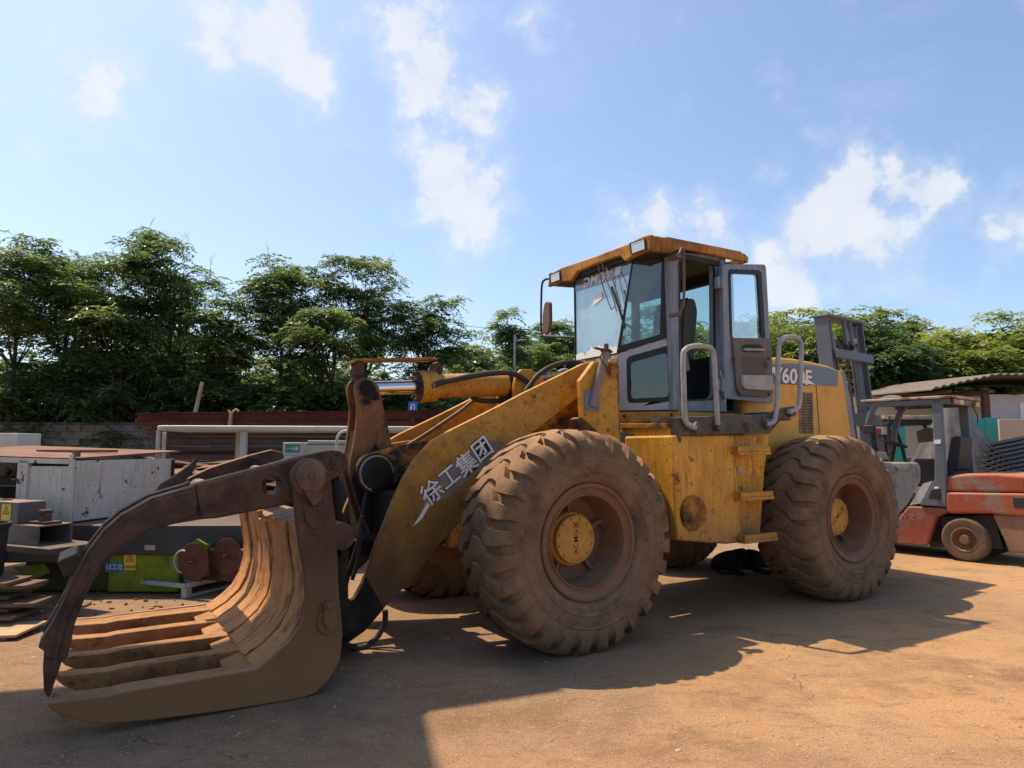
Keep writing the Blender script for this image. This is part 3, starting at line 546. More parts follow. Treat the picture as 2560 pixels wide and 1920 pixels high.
SHR = [(60, 870, 130, 20.8, 'dark shrub at the left edge above the block wall'), (185, 830, 110, 20.6, 'dense dark shrub second from the left above the block wall'), (330, 790, 120, 20.4, 'large dark glossy shrub below the tallest left tree'), (450, 860, 110, 20.6, 'dark shrub left of the leaning pole'), (570, 900, 100, 20.8, 'dark shrub right of the leaning pole'), (680, 930, 90, 21.0, 'shrub behind the top of the rusty steel pile'), (780, 920, 90, 21.3, 'shrub left of the bell crank top'), (880, 940, 90, 21.8, 'shrub behind the bell crank top'), (985, 930, 90, 22.5, 'shrub behind the chromed cylinder rod'), (1090, 930, 90, 24.0, 'shrub behind the tilt cylinder'), (1200, 920, 90, 28.0, 'shrub behind the loader hoses'), (1330, 910, 100, 33.0, 'shrub below the cab mirror'), (1500, 900, 120, 35.0, 'shrub low behind the cab nose'), (1720, 900, 140, 33.0, 'shrub behind the cab seat'), (1920, 880, 110, 27.0, 'shrub behind the loader handrail')]
for i, (px, ty, hw, Y, lab) in enumerate(SHR):
    base, top, rx, low = place(px, ty, hw, Y, 1110); low = 0.4
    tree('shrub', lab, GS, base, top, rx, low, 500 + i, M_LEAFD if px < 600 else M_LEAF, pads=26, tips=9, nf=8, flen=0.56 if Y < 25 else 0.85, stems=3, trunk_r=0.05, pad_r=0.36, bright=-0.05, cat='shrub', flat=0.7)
# distant wooded rise that closes the view
def wood_mass():
    rng = np.random.default_rng(9); P = []
    for _ in range(4200):
        a = rng.uniform(-0.95, 0.95); Y = rng.uniform(40, 56); x = a * Y; h = 6.8 + 1.2 * math.sin(a * 9) + 0.9 * math.sin(a * 23 + 1); P.append((x, Y, rng.uniform(0.1, 1) ** 0.6 * h))
    P = np.repeat(np.array(P), 4, 0); n = len(P)
    V, T = fronds(P + rng.normal(0, 0.5, (n, 3)), rng.uniform(0, 6.28, n), rng.uniform(0, .9, n), rng.uniform(1.2, 2.2, n), np.clip(rng.uniform(0.1, 0.9, n), 0, 1), rng, pairs=3, leaf=0.42, wid=0.5)
    o = leaf_object('far_wood', V, T, M_LEAF, None); tag(o, 'far green belt of trees beyond the yard', 'wood', None, 'stuff')
wood_mass()
# ================================================================== the wheel loader
LD = empty('wheel_loader', ORG, TH, 'big dusty yellow wheel loader with a log grapple and its cab door open', 'wheel loader')
def lb(): return MB(CV)
C1 = lambda pts: [(x / 1.8433, 1000 + y / 1.8433) for x, y in pts]           # readings from an enlargement of the grapple
C2 = lambda pts: [(700 + x / 2.074, 850 + y / 2.074) for x, y in pts]        # ... of the lift arm
C6 = lambda pts: [(840 + x / 5.53, 880 + y / 5.53) for x, y in pts]          # ... of the bell crank
C7 = lambda pts: [(1180 + x / 5.03, 880 + y / 5.03) for x, y in pts]         # ... of the tower
CC = lambda pts: [(1340 + x / 3.687, 570 + y / 3.687) for x, y in pts]       # ... of the cab top
CD = lambda pts: [(1540 + x / 4.254, 840 + y / 4.254) for x, y in pts]       # ... of the platform
C4 = lambda pts: [(1500 + x / 2.765, 1000 + y / 2.765) for x, y in pts]      # ... of the tank
CM = lambda pts: [(1980 + x / 4.364, 780 + y / 4.364) for x, y in pts]       # ... of the hood
def mirror_v(pts): return [Vector((p[0], -p[1], p[2])) for p in pts]

# ---------------------------------------------------------------- wheels
WR, WZ = 0.825, 0.80
def tyre_mesh(name, lug_h, n_lug, gw0, gw1):
    half = [(0.432, 0.262), (0.44, 0.285), (0.475, 0.312), (0.512, 0.326), (0.517, 0.332), (0.522, 0.332), (0.527, 0.328), (0.575, 0.336), (0.60, 0.3355), (0.605, 0.341), (0.610, 0.341), (0.615, 0.3350), (0.63, 0.334), (0.655, 0.329), (0.68, 0.322), (0.705, 0.312), (0.728, 0.298),
            (0.746, 0.281), (0.760, 0.258), (0.772, 0.222), (0.780, 0.17), (0.786, 0.11), (0.789, 0.05)]
    prof = half + [(0.790, 0.0)] + [(r, -w) for r, w in reversed(half)]
    def off(w):
        a = abs(w); o = np.interp(a, [0.0, 0.05, 0.11, 0.17, 0.25, 0.30], [0.0, 0.0, 0.10, 0.52, 0.58, 0.50])
        return o + (0.5 if w < 0 else 0) * min(1, a / 0.05)
    def lh(r, w):                                                   # how far the lug stands above the casing
        if abs(w) < 0.225: return 1.0
        return float(np.interp(r, [0.635, 0.68, 0.728, 0.772], [0.0, 0.38, 0.75, 1.0])) if r > 0.635 else 0.0
    pitch = 2 * math.pi / n_lug; vs = []; k = len(prof); rows = 0
    rng = random.Random(3)
    for i in range(n_lug):
        wear = rng.uniform(0.86, 1.05)
        for j in range(8):
            for (r, w) in prof:
                g = np.interp(abs(w), [0, 0.06, 0.15, 0.30], [gw0 * 0.8, gw0, gw0 * 1.1, gw1]); wall = 0.045
                fr = [0.5 - g, 0.5 + g, 0.5 + g + wall, 0.5 + g + wall + (0.5 - g - wall) * 0.5, 1.0, 1.0 + (0.5 - g - wall) * 0.5, 1.5 - g - wall, 1.5 - g - 0.0001]
                hh = [0, 0, 1, 1, 1, 1, 1, 0][j]
                c = float(np.interp(abs(w), [0, 0.045, 0.10], [0.80, 0.55, 0.0]))  # the worn centre is almost closed
                h = lug_h * lh(r, w) * max(hh, c) * (wear if hh else 1)
                sc = off(w) if lh(r, w) > 0 else off(math.copysign(0.30, w))
                a = (i + fr[j] + sc) * pitch
                sd_ = float(np.interp(abs(w), [0.2, 0.32], [0.1, 0.95])); rr = r + h * math.cos(sd_); ww = w + math.copysign(h * math.sin(sd_) * 0.8, w) if w else w
                vs.append((rr * math.cos(a), -ww, rr * math.sin(a)))
            rows += 1
    fs = []
    for i in range(rows):
        j = (i + 1) % rows
        for q in range(k - 1): fs.append((i * k + q, i * k + q + 1, j * k + q + 1, j * k + q))
    # standing on the ground: flatten the foot and let the wall bulge
    out = []
    for x, y, z in vs:
        zz = z + WZ
        if zz < 0.006: y = y * (1 + 0.5 * min(0.06, 0.006 - zz)); zz = 0.006 - (0.006 - zz) * 0.02
        out.append((x, y, zz - WZ))
    me = bpy.data.meshes.new(name); me.from_pydata(out, [], fs)
    bm = bmesh.new(); bm.from_mesh(me); bmesh.ops.recalc_face_normals(bm, faces=bm.faces); bm.to_mesh(me); bm.free()
    me.polygons.foreach_set('use_smooth', [True] * len(me.polygons)); me.set_sharp_from_angle(angle=R(38))
    me.materials.append(M_TYRE); return me
ty_f = tyre_mesh('tyre', 0.054, 28, 0.11, 0.19); ty_r = tyre_mesh('tyre', 0.040, 28, 0.09, 0.14)
w = MB()
w.lathe([(0.425, 0.245), (0.432, 0.268), (0.430, 0.287), (0.418, 0.296), (0.404, 0.292), (0.396, 0.272), (0.380, 0.262), (0.356, 0.256), (0.349, 0.268), (0.341, 0.268), (0.336, 0.25), (0.333, 0.20), (0.328, 0.02), (0.318, -0.01), (0.19, -0.03), (0.19, -0.06), (0.34, -0.06), (0.40, -0.2), (0.43, -0.25)], (0, 0, 0), (0, -1, 0), 56)
for i in range(5):
    a = 2 * math.pi * (i / 5 + 0.06); ca, sa = math.cos(a), math.sin(a)
    w.obox((ca * 0.262, 0.0, sa * 0.262), (ca * 0.065, 0, sa * 0.065), (0, 0.045, 0), (-sa * 0.012, 0, ca * 0.012))
rim_me = w.mesh('wheel', 40); rim_me.materials.append(M_RIM)
w = MB()
w.lathe([(0.0, -0.04), (0.205, -0.04), (0.205, 0.055), (0.198, 0.065), (0.184, 0.068), (0.182, 0.105), (0.176, 0.112), (0.0, 0.112)], (0, 0, 0), (0, -1, 0), 44)
for i in range(12):
    a = 2 * math.pi * (i + 0.5) / 12; c = Vector((math.cos(a) * 0.157, 0, math.sin(a) * 0.157))
    w.cyl(c + Vector((0, -0.108, 0)), c + Vector((0, -0.126, 0)), 0.0095, n=6)
for i in range(10):
    a = 2 * math.pi * i / 10; c = Vector((math.cos(a) * 0.195, 0, math.sin(a) * 0.195)); w.cyl(c + Vector((0, -0.062, 0)), c + Vector((0, -0.074, 0)), 0.007, n=6)
hub_me = w.mesh('hub_cap', 35); hub_me.materials.append(M_CAP)
w = MB()
add_text(w, 'XCMG', (0, -0.1135, -0.02), (0, 0, 1), (-1, 0, 0), 0.06, 0.004, 1.05)
ez, ex = Vector((0, 0, 1)), Vector((-1, 0, 0))
for lo, hi in (((-0.03, 0.088), (0.03, 0.092)), ((-0.03, 0.128), (0.03, 0.132)), ((-0.03, 0.088), (-0.026, 0.132)), ((0.026, 0.088), (0.03, 0.132)), ((-0.012, 0.10), (0.014, 0.12))):
    w.add([ex * a + ez * b + Vector((0, -0.1135, 0)) for a, b in ((lo[0], lo[1]), (hi[0], lo[1]), (hi[0], hi[1]), (lo[0], hi[1]))], [(0, 1, 2, 3)])
logo_me = w.mesh('maker_lettering'); logo_me.materials.append(M_OUTL)
w = MB()
def arc_text(mb, s, r, a0, step, size, y):
    for i, ch in enumerate(s):
        a = a0 - i * step; d = Vector((math.cos(a), 0, math.sin(a))); t = Vector((math.sin(a), 0, -math.cos(a)))
        add_text(mb, ch, d * r + Vector((0, y, 0)), t, d, size, 0.012)
arc_text(w, 'TRIANGLE', 0.545, math.radians(10), 0.105, 0.075, -0.343); w2_ = MB(); arc_text(w2_, 'TL588', 0.545, math.radians(-82), 0.10, 0.07, -0.343)
let_me = w.mesh('sidewall_lettering'); let_me.materials.append(mat('dust_rubbed_lettering', (0.22, 0.135, 0.085), 0.9, bump=0)); let2_me = w2_.mesh('sidewall_lettering'); let2_me.materials.append(MATS['dust_rubbed_lettering'])
for (u, v, rz, ty, turn) in ((0, 1.12, 0, ty_f, 0.1), (0, -1.12, math.pi, ty_f, 0.9), (3.28, 1.12, 0, ty_r, 0.3), (3.28, -1.12, math.pi, ty_r, 0.2)):
    wh = bpy.data.objects.new('wheel', rim_me); COL.objects.link(wh); wh.parent = LD; wh.location = (u, -v, WZ); wh.rotation_euler = (0, 0, rz)
    for nm, me in (('tyre', ty), ('hub_cap', hub_me), ('maker_lettering', logo_me)) + ((('sidewall_lettering', let_me), ('sidewall_lettering', let2_me)) if u > 1 and v > 0 else ()):
        if me is logo_me and v < 0: continue
        o = bpy.data.objects.new(nm, me); COL.objects.link(o); o.parent = wh
        if me is logo_me and u > 1: o.rotation_euler = (0, R(48), 0)

# ---------------------------------------------------------------- lift arms and linkage
AV = 0.53
arm_px = [(1482, 902), (1458, 909), (1400, 938), (1310, 982), (1240, 1019), (1180, 1049), (1135, 1071)] + [(1111, 1084), (1080, 1102), (1048, 1137), (1033, 1158), (1010, 1195), (984, 1250), (960, 1313), (936, 1371), (922, 1419), (907, 1462), (888, 1496), (869, 1510), (858, 1532),
          (857, 1580), (861, 1604), (874, 1605), (912, 1578), (970, 1510), (1037, 1443), (1100, 1361), (1148, 1308), (1200, 1240), (1262, 1152), (1335, 1079), (1452, 988), (1500, 962), (1512, 935), (1503, 910)]
arm = on_side(arm_px, AV)
lb().prism(arm, (0, -0.055, 0)).build('lift_arm', M_ARM, LD, bevel=0.006)
lb().prism(mirror_v(arm), (0, 0.055, 0)).build('lift_arm', M_ARM, LD, bevel=0.006)
# the greasy foot of each arm where it pins to the grapple
foot = on_side(arm_px[14:26], AV)
b = on_side([(874, 1555)], AV)[0]
pv = on_side([(1484, 935)], AV)[0]
lb().cyl((pv.x, -0.78, pv.z), (pv.x, 0.78, pv.z), 0.06, n=24).build('arm_pivot_pin', M_BLACK, LD, bevel=0.004)
foot_px = [(915, 1440), (907, 1462), (888, 1496), (869, 1510), (858, 1532), (857, 1580), (861, 1604), (874, 1605), (912, 1578), (960, 1522)]
for s in (1, -1):
    f = on_side(foot_px, AV); f = [Vector((p.x, s * (AV + 0.004), p.z)) for p in f]
    lb().prism(f, (0, -s * 0.072, 0)).build('arm_foot_plate', M_BLACK, LD, bevel=0.006)
lb().cyl((b.x, -0.62, b.z), (b.x, 0.62, b.z), 0.055, n=20).build('grapple_pin', M_BLACK, LD)
ct = on_side([(1075, 1180)], 0.5)[0]
k = lb(); k.box((-1.22, -0.47, 0.72), (-0.72, 0.47, 1.16)); k.build('arm_shade_box', M_BLACK, LD, bevel=0.03)  # box added between the arms for its shadow on the ground
ctb = lb().cyl((ct.x, -0.478, ct.z), (ct.x, 0.478, ct.z), 0.135, n=28).build('cross_tube', M_YELD, LD)
# bracket plates that carry the bell crank
br_px = [(893, 1165), (903, 1145), (925, 1133), (965, 1122), (1030, 1108), (1086, 1099), (1090, 1140), (1060, 1188), (1000, 1200), (960, 1226), (925, 1226), (900, 1205)]
for s in (1, -1):
    p = on_side(br_px, 0.26); p = [Vector((q.x, s * 0.26, q.z)) for q in p]
    lb().prism(p, (0, -s * 0.05, 0)).build('bell_crank_bracket', M_YELD, LD, bevel=0.006)
bc = on_side([(939, 1183)], 0.26)[0]
boss = lb().lathe([(0, 0.262), (0.158, 0.262), (0.158, 0.272), (0.146, 0.276), (0.14, 0.274), (0.134, 0.282), (0.128, 0.296), (0.12, 0.30), (0.03, 0.30), (0.03, 0.292), (0.0, 0.292)], (bc.x, 0, bc.z), (0, 1, 0), 36).build('pivot_boss', M_BLACK, LD, bevel=0.004)
lb().cyl((bc.x + 0.115, 0.262, bc.z + 0.12), (bc.x + 0.115, 0.345, bc.z + 0.12), 0.022, n=10).build('bolt', M_STEEL, boss)
lb().tube(circle3((bc.x, 0.288, bc.z), (1, 0, 0), (0, 0, 1), 0.135, 30)[:22], 0.010, 6, 1).build('grease_ring', M_SWOOSH, boss)
# bell crank: two plates
rk_px = [(905, 944), (922, 947), (938, 955), (948, 966), (956, 1003), (963, 1035), (970, 1061), (979, 1108), (984, 1150), (992, 1210), (996, 1260), (985, 1320), (968, 1375), (955, 1392), (942, 1372), (930, 1340), (912, 1305), (893, 1250), (880, 1205), (874.5, 1178), (876, 1150), (883, 1120), (890, 1075), (893.5, 1040), (893, 1010), (888, 985), (887, 965), (893, 950)]
rk = on_side(rk_px, 0.12)
for s in (1, -1):
    lb().prism([Vector((p.x, s * 0.12, p.z)) for p in rk], (0, -s * 0.045, 0)).build('bell_crank_plate', M_ROCK, LD, bevel=0.008)
for s_ in (1, -1):
    lb().prism([Vector((p.x, s_ * 0.1225, p.z)) for p in on_side([(984, 1135), (968, 1118), (950, 1126), (938, 1108), (925, 1135), (905, 1150), (897, 1180), (880, 1192), (881, 1207), (894, 1250), (913, 1305), (931, 1340), (943, 1371), (955, 1391), (967, 1374), (984, 1320), (995, 1260), (991, 1210)], 0.1225)], (0, -s_ * 0.02, 0)).build('oil_stained_plate', M_BLACK, LD, bevel=0.003)
rt = on_side([(914, 971)], 0.12)[0]; rl = on_side([(957, 1368)], 0.12)[0]
lb().prism([Vector((p.x * 0.985 + rt.x * 0.015 + 0.012, -0.07, p.z * 0.97 + 1.45 * 0.03)) for p in rk[7:23]], (0, 0.14, 0)).build('bell_crank_web', M_BLACK, LD)
pin_px = [(898, 968), (903, 955), (914, 950), (926, 954), (936, 970), (944, 985), (946, 995), (938, 1001), (926, 998), (905, 985)]
pp = on_side(pin_px, 0.12)
k = lb().prism([Vector((p.x, 0.124, p.z)) for p in pp], (0, 0.022, 0)); k.cyl((rt.x, 0.146, rt.z), (rt.x, 0.155, rt.z), 0.022, n=16); k.cyl((rt.x + 0.09, 0.146, rt.z - 0.075), (rt.x + 0.09, 0.158, rt.z - 0.075), 0.02, n=8)
k.build('pin_keeper', M_BLACK, LD, bevel=0.003)
k = lb(); q = on_side([(917, 1004)], 0.12)[0]; k.cyl((q.x, 0.121, q.z), (q.x, 0.14, q.z), 0.026, n=14); k.cyl((q.x, 0.14, q.z), (q.x, 0.148, q.z), 0.013, n=8); k.build('grease_fitting', M_BLACK, LD)
lb().cyl((rt.x, -0.15, rt.z), (rt.x, 0.15, rt.z), 0.045, n=18).build('bell_crank_pin', M_BLACK, LD)
# link from the bell crank down to the grapple
k = lb(); k.obox(((rl.x - 1.84) / 2, 0, (rl.z + 0.66) / 2), ((-1.84 - rl.x) / 2, 0, (0.66 - rl.z) / 2), (0, 0.055, 0), (0, 0, 0.07)); k.cyl((rl.x, -0.14, rl.z), (rl.x, 0.14, rl.z), 0.05); k.build('bucket_link', M_BLACK, LD, bevel=0.01)
# tilt cylinder
c0, c1, c2, c3 = on_side([(914, 971), (1043, 967), (1088, 965), (1262, 961)], 0.0); ax = (c3 - c1).normalized()
k = lb(); k.cyl(c0, c1 + ax * 0.05, 0.058, n=28); rod = k.build('tilt_cylinder_rod', M_CHROME, LD)
k = lb(); k.cyl(c1 + ax * 0.15, c3, 0.108, n=36); k.lathe([(0.07, 0), (0.135, 0), (0.14, 0.008), (0.14, 0.075), (0.131, 0.08), (0.131, 0.085), (0.138, 0.09), (0.138, 0.165), (0.108, 0.18)], c1, ax, 36)
cyl = k.build('tilt_cylinder', M_YEL, LD, bevel=0.004)
k = lb(); px = ax.orthogonal().normalized(); py = ax.cross(px)
for i in range(12):
    a = 2 * math.pi * i / 12; d = px * math.cos(a) + py * math.sin(a); k.cyl(c1 + d * 0.118 - ax * 0.022, c1 + d * 0.118 + ax * 0.004, 0.0135, n=6)
k.lathe([(0.06, -0.003), (0.137, -0.003), (0.137, 0.07), (0.06, 0.07)], c1, ax, 36)
k.build('gland_bolts', M_STEEL, cyl)
k = lb(); k.cyl(c3, c3 + ax * 0.05, 0.112, n=30); k.obox(c3 + ax * 0.13, ax * 0.10, (0, 0.05, 0), (0, 0, 0.085)); k.cyl(c3 + ax * 0.2 + Vector((0, -0.14, 0)), c3 + ax * 0.2 + Vector((0, 0.14, 0)), 0.05)
k.build('cylinder_end_clevis', M_BLACK, LD, bevel=0.008)
lug = on_side([(1288, 935), (1300, 924), (1325, 924), (1345, 940), (1372, 968), (1380, 1060), (1290, 1060), (1280, 970)], 0.14)
for s in (1, -1): lb().prism([Vector((p.x, s * 0.17, p.z)) for p in lug], (0, -s * 0.045, 0)).build('cylinder_lug', M_YEL, LD, bevel=0.006)
# rod guard above
g = on_side([(881, 899), (893, 893), (1090, 893), (1094, 897), (1080, 904), (893, 905)], 0.09)
lb().prism([Vector((p.x, 0.10, p.z)) for p in on_side([(880, 905), (893, 896), (1089, 893), (1095, 896), (1095, 899), (893, 902), (882, 909)], 0.10)], (0, -0.20, 0)).build('rod_guard', M_ROOF, LD, bevel=0.003)
k = lb().prism([Vector((p.x, 0.06, p.z)) for p in on_side([(889, 904), (910, 904), (911, 950), (889, 952)], 0.06)], (0, -0.12, 0)); k.prism([Vector((p.x, 0.066, p.z)) for p in on_side([(887, 920), (911, 920), (911, 938), (887, 938)], 0.066)], (0, -0.13, 0)); k.build('guard_post', M_STEEL, LD, bevel=0.003)
lb().prism([Vector((p.x, 0.04, p.z)) for p in on_side([(1083, 910), (1095, 904), (1104, 915), (1106, 934), (1081, 932)], 0.04)], (0, -0.08, 0)).build('guard_lug', M_STEEL, LD, bevel=0.004)
# hydraulic hoses
def hose(name, px, v, r, m=M_RUBBER, n=10):
    p = []
    for i, (x, y) in enumerate(px):
        vv = v[i] if isinstance(v, (list, tuple)) else v; p.append(on_side([(x, y)], vv)[0])
    return lb().tube(p, r, n, 5).build(name, m, LD)
hose('hydraulic_hose', [(1086, 963), (1110, 954), (1140, 948), (1180, 940), (1230, 933), (1275, 932), (1305, 945), (1325, 965), (1330, 1000)], [.14, .15, .16, .17, .18, .2, .22, .22, .2], 0.026)
lb().tube(on_side([(1081, 964), (1095, 961), (1112, 955)], .145), 0.02, 10, 4).build('hose_fitting', M_SWOOSH, LD)
hose('hydraulic_hose', [(1302, 995), (1326, 962), (1345, 938), (1375, 918), (1410, 907), (1440, 906), (1470, 914)], .3, 0.024)
hose('steel_pipe', [(1302, 995), (1314, 978), (1326, 962)], .3, 0.019, M_STEEL)
hose('hydraulic_hose', [(1180, 993), (1200, 1001), (1235, 1003), (1270, 998), (1290, 990)], 0.0, 0.024)
hose('hydraulic_hose', [(1010, 1118), (1050, 1095), (1100, 1062), (1150, 1028), (1185, 1000)], -.2, 0.018, M_TUBE)
hose('hydraulic_hose', [(963, 1525), (962, 1555), (945, 1590), (920, 1612), (893, 1620), (868, 1612), (850, 1590)], .42, 0.022)
hose('hydraulic_hose', [(1395, 932), (1412, 925), (1425, 936), (1420, 955)], -.1, 0.02, M_RAIL)
hose('hydraulic_hose', [(905, 1290), (900, 1340), (895, 1400), (880, 1450)], .3, 0.016)
hose('hydraulic_hose', [(925, 1180), (905, 1290), (893, 1360), (875, 1420), (862, 1480)], .2, 0.016)

# ---------------------------------------------------------------- front frame
k = lb(); k.prism([(-0.45, 0.40, 0.62), (-0.5, 0.40, 0.95), (-0.15, 0.40, 1.25), (0.30, 0.40, 1.95), (0.62, 0.40, 2.12), (0.86, 0.40, 2.05), (0.9, 0.40, 0.55), (0.2, 0.40, 0.45)], (0, -0.8, 0))
k.build('front_frame', M_YELD, LD, bevel=0.02)
tw_px = [(1451, 951), (1486, 903), (1540, 902), (1546, 1010), (1551, 1120), (1508, 1095), (1456, 1043)]
tw = on_side(tw_px, 0.8)
for s in (1, -1):
    lb().prism([Vector((p.x, s * p.y, p.z)) for p in tw], (0, -s * 0.06, 0)).build('tower_plate', M_YEL, LD, bevel=0.008)
    a = on_side([(1540, 902), (1551, 1120)], 0.8)
    lb().prism([Vector((a[0].x, s * 0.78, a[0].z)), Vector((a[0].x + 0.03, s * 0.78, a[0].z)), Vector((a[1].x + 0.03, s * 0.78, a[1].z)), Vector((a[1].x, s * 0.78, a[1].z))], (0, -s * 0.38, 0)).build('tower_web', M_YELD, LD, bevel=0.004)
    lb().prism([Vector((p.x, s * 0.83, p.z)) for p in on_side([(1441, 1047), (1452, 1042), (1478, 1068), (1510, 1096), (1500, 1108), (1462, 1090)], 0.83)], (0, -s * 0.10, 0)).build('fender_bracket', M_STEEL, LD, bevel=0.008)
k = lb(); k.cyl((pv.x, 0.80, pv.z), (pv.x, 0.81, pv.z), 0.07, n=26); k.cyl((pv.x, 0.81, pv.z), (pv.x, 0.818, pv.z), 0.05, n=22); k.build('pivot_cover', M_YELD, LD, bevel=0.004)
for q in on_side([(1462, 1036), (1512, 1040), (1520, 1075), (1536, 920), (1532, 1100)], 0.80): lb().cyl(q, q + Vector((0, 0.014, 0)), 0.013, n=6).build('bolt', M_YELD, LD)
k = lb().prism(rounded(on_side([(1462, 977), (1498, 977), (1500, 1027), (1464, 1028)], 0.815), 0.012), (0, -0.012, 0))
for q in on_side([(1468, 984), (1468, 1020), (1493, 1021)], 0.815): k.cyl(q, q + Vector((0, 0.012, 0)), 0.009, n=8)
k.build('lamp_bracket_plate', M_BAND, LD)
lp = on_side([(1487, 1016), (1515, 880), (1516, 866)], 0.86)
k = lb(); k.cyl(lp[0] + Vector((0, -0.04, 0)), lp[1], 0.036, n=18); k.build('lamp_post', M_SWOOSH, LD)
k = lb(); k.cyl(lp[1], lp[1] + Vector((0.005, 0, 0.02)), 0.05, n=14); k.cyl(lp[1] + Vector((0, 0, 0.02)), lp[2] + Vector((0, 0, 0.02)), 0.02, n=10); k.obox(lp[1] + Vector((-0.03, 0, 0.015)), (0.09, 0, -0.012), (0, 0.02, 0), (0, 0, 0.006)); k.tube([lp[1] + Vector((-0.05, 0.02, 0)), lp[1] + Vector((-0.08, 0.02, -0.06)), lp[1] + Vector((-0.04, 0.03, -0.12)), lp[1] + Vector((0, 0.04, -0.18))], 0.005, 6, 4)
k.build('lamp_clamp', M_STEEL, LD)
for u in (0, 3.28): lb().lathe([(0.13, -1.1), (0.14, -0.5), (0.16, -0.3), (0.26, -0.15), (0.28, 0), (0.26, 0.15), (0.16, 0.3), (0.14, 0.5), (0.13, 1.1)], (u, 0, WZ), (0, 1, 0), 26).build('axle', M_BLACK, LD)
k = lb(); k.cyl((-1.0, 0.28, 0.95), (-0.3, 0.30, 1.2), 0.05, n=14); k.cyl((-1.25, 0.28, 0.86), (-1.0, 0.28, 0.95), 0.03, n=12)
k.build('lift_cylinder', M_BLACK, LD)
k = lb(); k.box((0.75, -0.33, 0.55), (1.7, 0.33, 1.2)); k.cyl((1.0, 0, 0.45), (1.0, 0, 1.7), 0.09, n=20); k.build('articulation_joint', M_BLACK, LD, bevel=0.02)

# ---------------------------------------------------------------- rear frame, tank, platform
k = lb(); k.box((1.35, -0.5, 0.62), (4.75, 0.5, 1.35)); k.build('rear_frame', M_BLACK, LD, bevel=0.02)
fp = on_front(C4([(262, 195), (505, 195), (508, 690), (430, 690), (405, 560), (375, 425), (262, 420)]), 1.10)
hole = None
arch = on_front(C4([(140, 165), (480, 165), (505, 690), (425, 690), (405, 560), (260, 430), (255, 270), (235, 235), (140, 225)]), 1.10)
plate = lb().prism(arch, (0.035, 0, 0)).build('frame_front_plate', M_TANK, LD, bevel=0.005)
lb().prism(on_front(C4([(135, 163), (470, 163), (475, 195), (140, 197)]), 1.085), (0.06, 0, 0)).build('plate_cap', M_YELD, LD, bevel=0.004)
for q in ((430, 350), (470, 560)):
    a = on_front(C4([(q[0], q[1] - 60), (q[0] + 60, q[1] - 60), (q[0] + 60, q[1] + 25), (q[0], q[1] + 25)]), 1.07); lb().prism(a, (0.03, 0, 0)).build('hinge_block', M_YELD, LD, bevel=0.004)
st = on_front(C4([(322, 395), (416, 393), (417, 460), (323, 462)]), 1.096)
sg = lb().add(st, [(0, 1, 2, 3)]).build('warning_sticker', mat('faded_sticker', (0.55, 0.40, 0.20), 0.6, var=0.1, bump=0), LD, smooth=None)
k = lb(); fx = lambda pts: on_front(C4(pts), 1.094)
def strip(mb, pts, wd, plane):
    for a, c in zip(pts[:-1], pts[1:]):
        d = Vector((c[0] - a[0], c[1] - a[1])).normalized(); nx = Vector((-d.y, d.x)) * wd / 2
        mb.add(plane([(a[0] + nx.x, a[1] + nx.y), (c[0] + nx.x, c[1] + nx.y), (c[0] - nx.x, c[1] - nx.y), (a[0] - nx.x, a[1] - nx.y)]), [(0, 1, 2, 3)])
strip(k, [(332, 452), (350, 408), (368, 450), (332, 452)], 3.5, fx); strip(k, [(322, 396), (416, 394), (417, 460), (323, 461), (322, 396)], 3, fx); strip(k, [(372, 396), (372, 460)], 3, fx); strip(k, [(350, 420), (350, 440)], 5, fx)
strip(k, [(382, 440), (392, 428), (400, 440), (400, 412)], 6, fx); strip(k, [(382, 450), (410, 450)], 4, fx)
k.build('sticker_print', M_OUTL, sg, smooth=None)
# tank box
TV = 1.2
tk = on_side(C4([(500, 245), (930, 240), (985, 985), (880, 997), (538, 972), (515, 600)]), TV)
tank = lb().prism(tk, (0, -0.62, 0)).build('fuel_tank', M_TANK, LD, bevel=0.018)
for q in on_side(C4([(540, 262), (900, 258), (545, 560), (935, 700), (560, 950), (760, 960), (950, 965)]), TV): lb().cyl(q, q + Vector((0, 0.010, 0)), 0.010, n=6).build('bolt', M_YELD, tank)
rc = on_side(C4([(925, 240), (1175, 235), (1140, 470), (1110, 900), (1118, 930), (980, 985)]), 1.10)
tankr = lb().prism(rc, (0, -0.5, 0)).build('step_panel', M_TANK, LD, bevel=0.01)
cc = on_side(C4([(640, 780)]), TV)[0]
k = lb(); k.lathe([(0, 0.0), (0.150, 0.0), (0.150, 0.018), (0.142, 0.026), (0.0, 0.026)], (cc.x, TV, cc.z), (0, 1, 0), 36)
for i in range(12):
    a = 2 * math.pi * i / 12; c = Vector((cc.x + 0.128 * math.cos(a), TV + 0.026, cc.z + 0.128 * math.sin(a))); k.cyl(c, c + Vector((0, 0.009, 0)), 0.007, n=6)
k.build('tank_cover', M_YELD, tank, bevel=0.003)
for (pts, nm) in (([(940, 330), (1168, 322), (1165, 357), (1040, 362), (945, 378)], 0), ([(960, 640), (1055, 638), (1190, 630), (1188, 662), (1060, 672), (965, 688)], 0), ([(990, 935), (1215, 930), (1218, 965), (1075, 975), (990, 985)], 0)):
    p = on_side(C4(pts), 1.26); xs = [q.x for q in p]; zt = max(q.z for q in p); 
    k = lb(); k.box((min(xs), 1.08, zt - 0.075), (max(xs), 1.285, zt - 0.045)); k.box((min(xs), 1.245, zt - 0.045), (max(xs), 1.275, zt)); k.box((min(xs), 1.08, zt - 0.06), (min(xs) + 0.02, 1.285, zt + 0.002))
    k.build('step', M_YEL, LD, bevel=0.004)
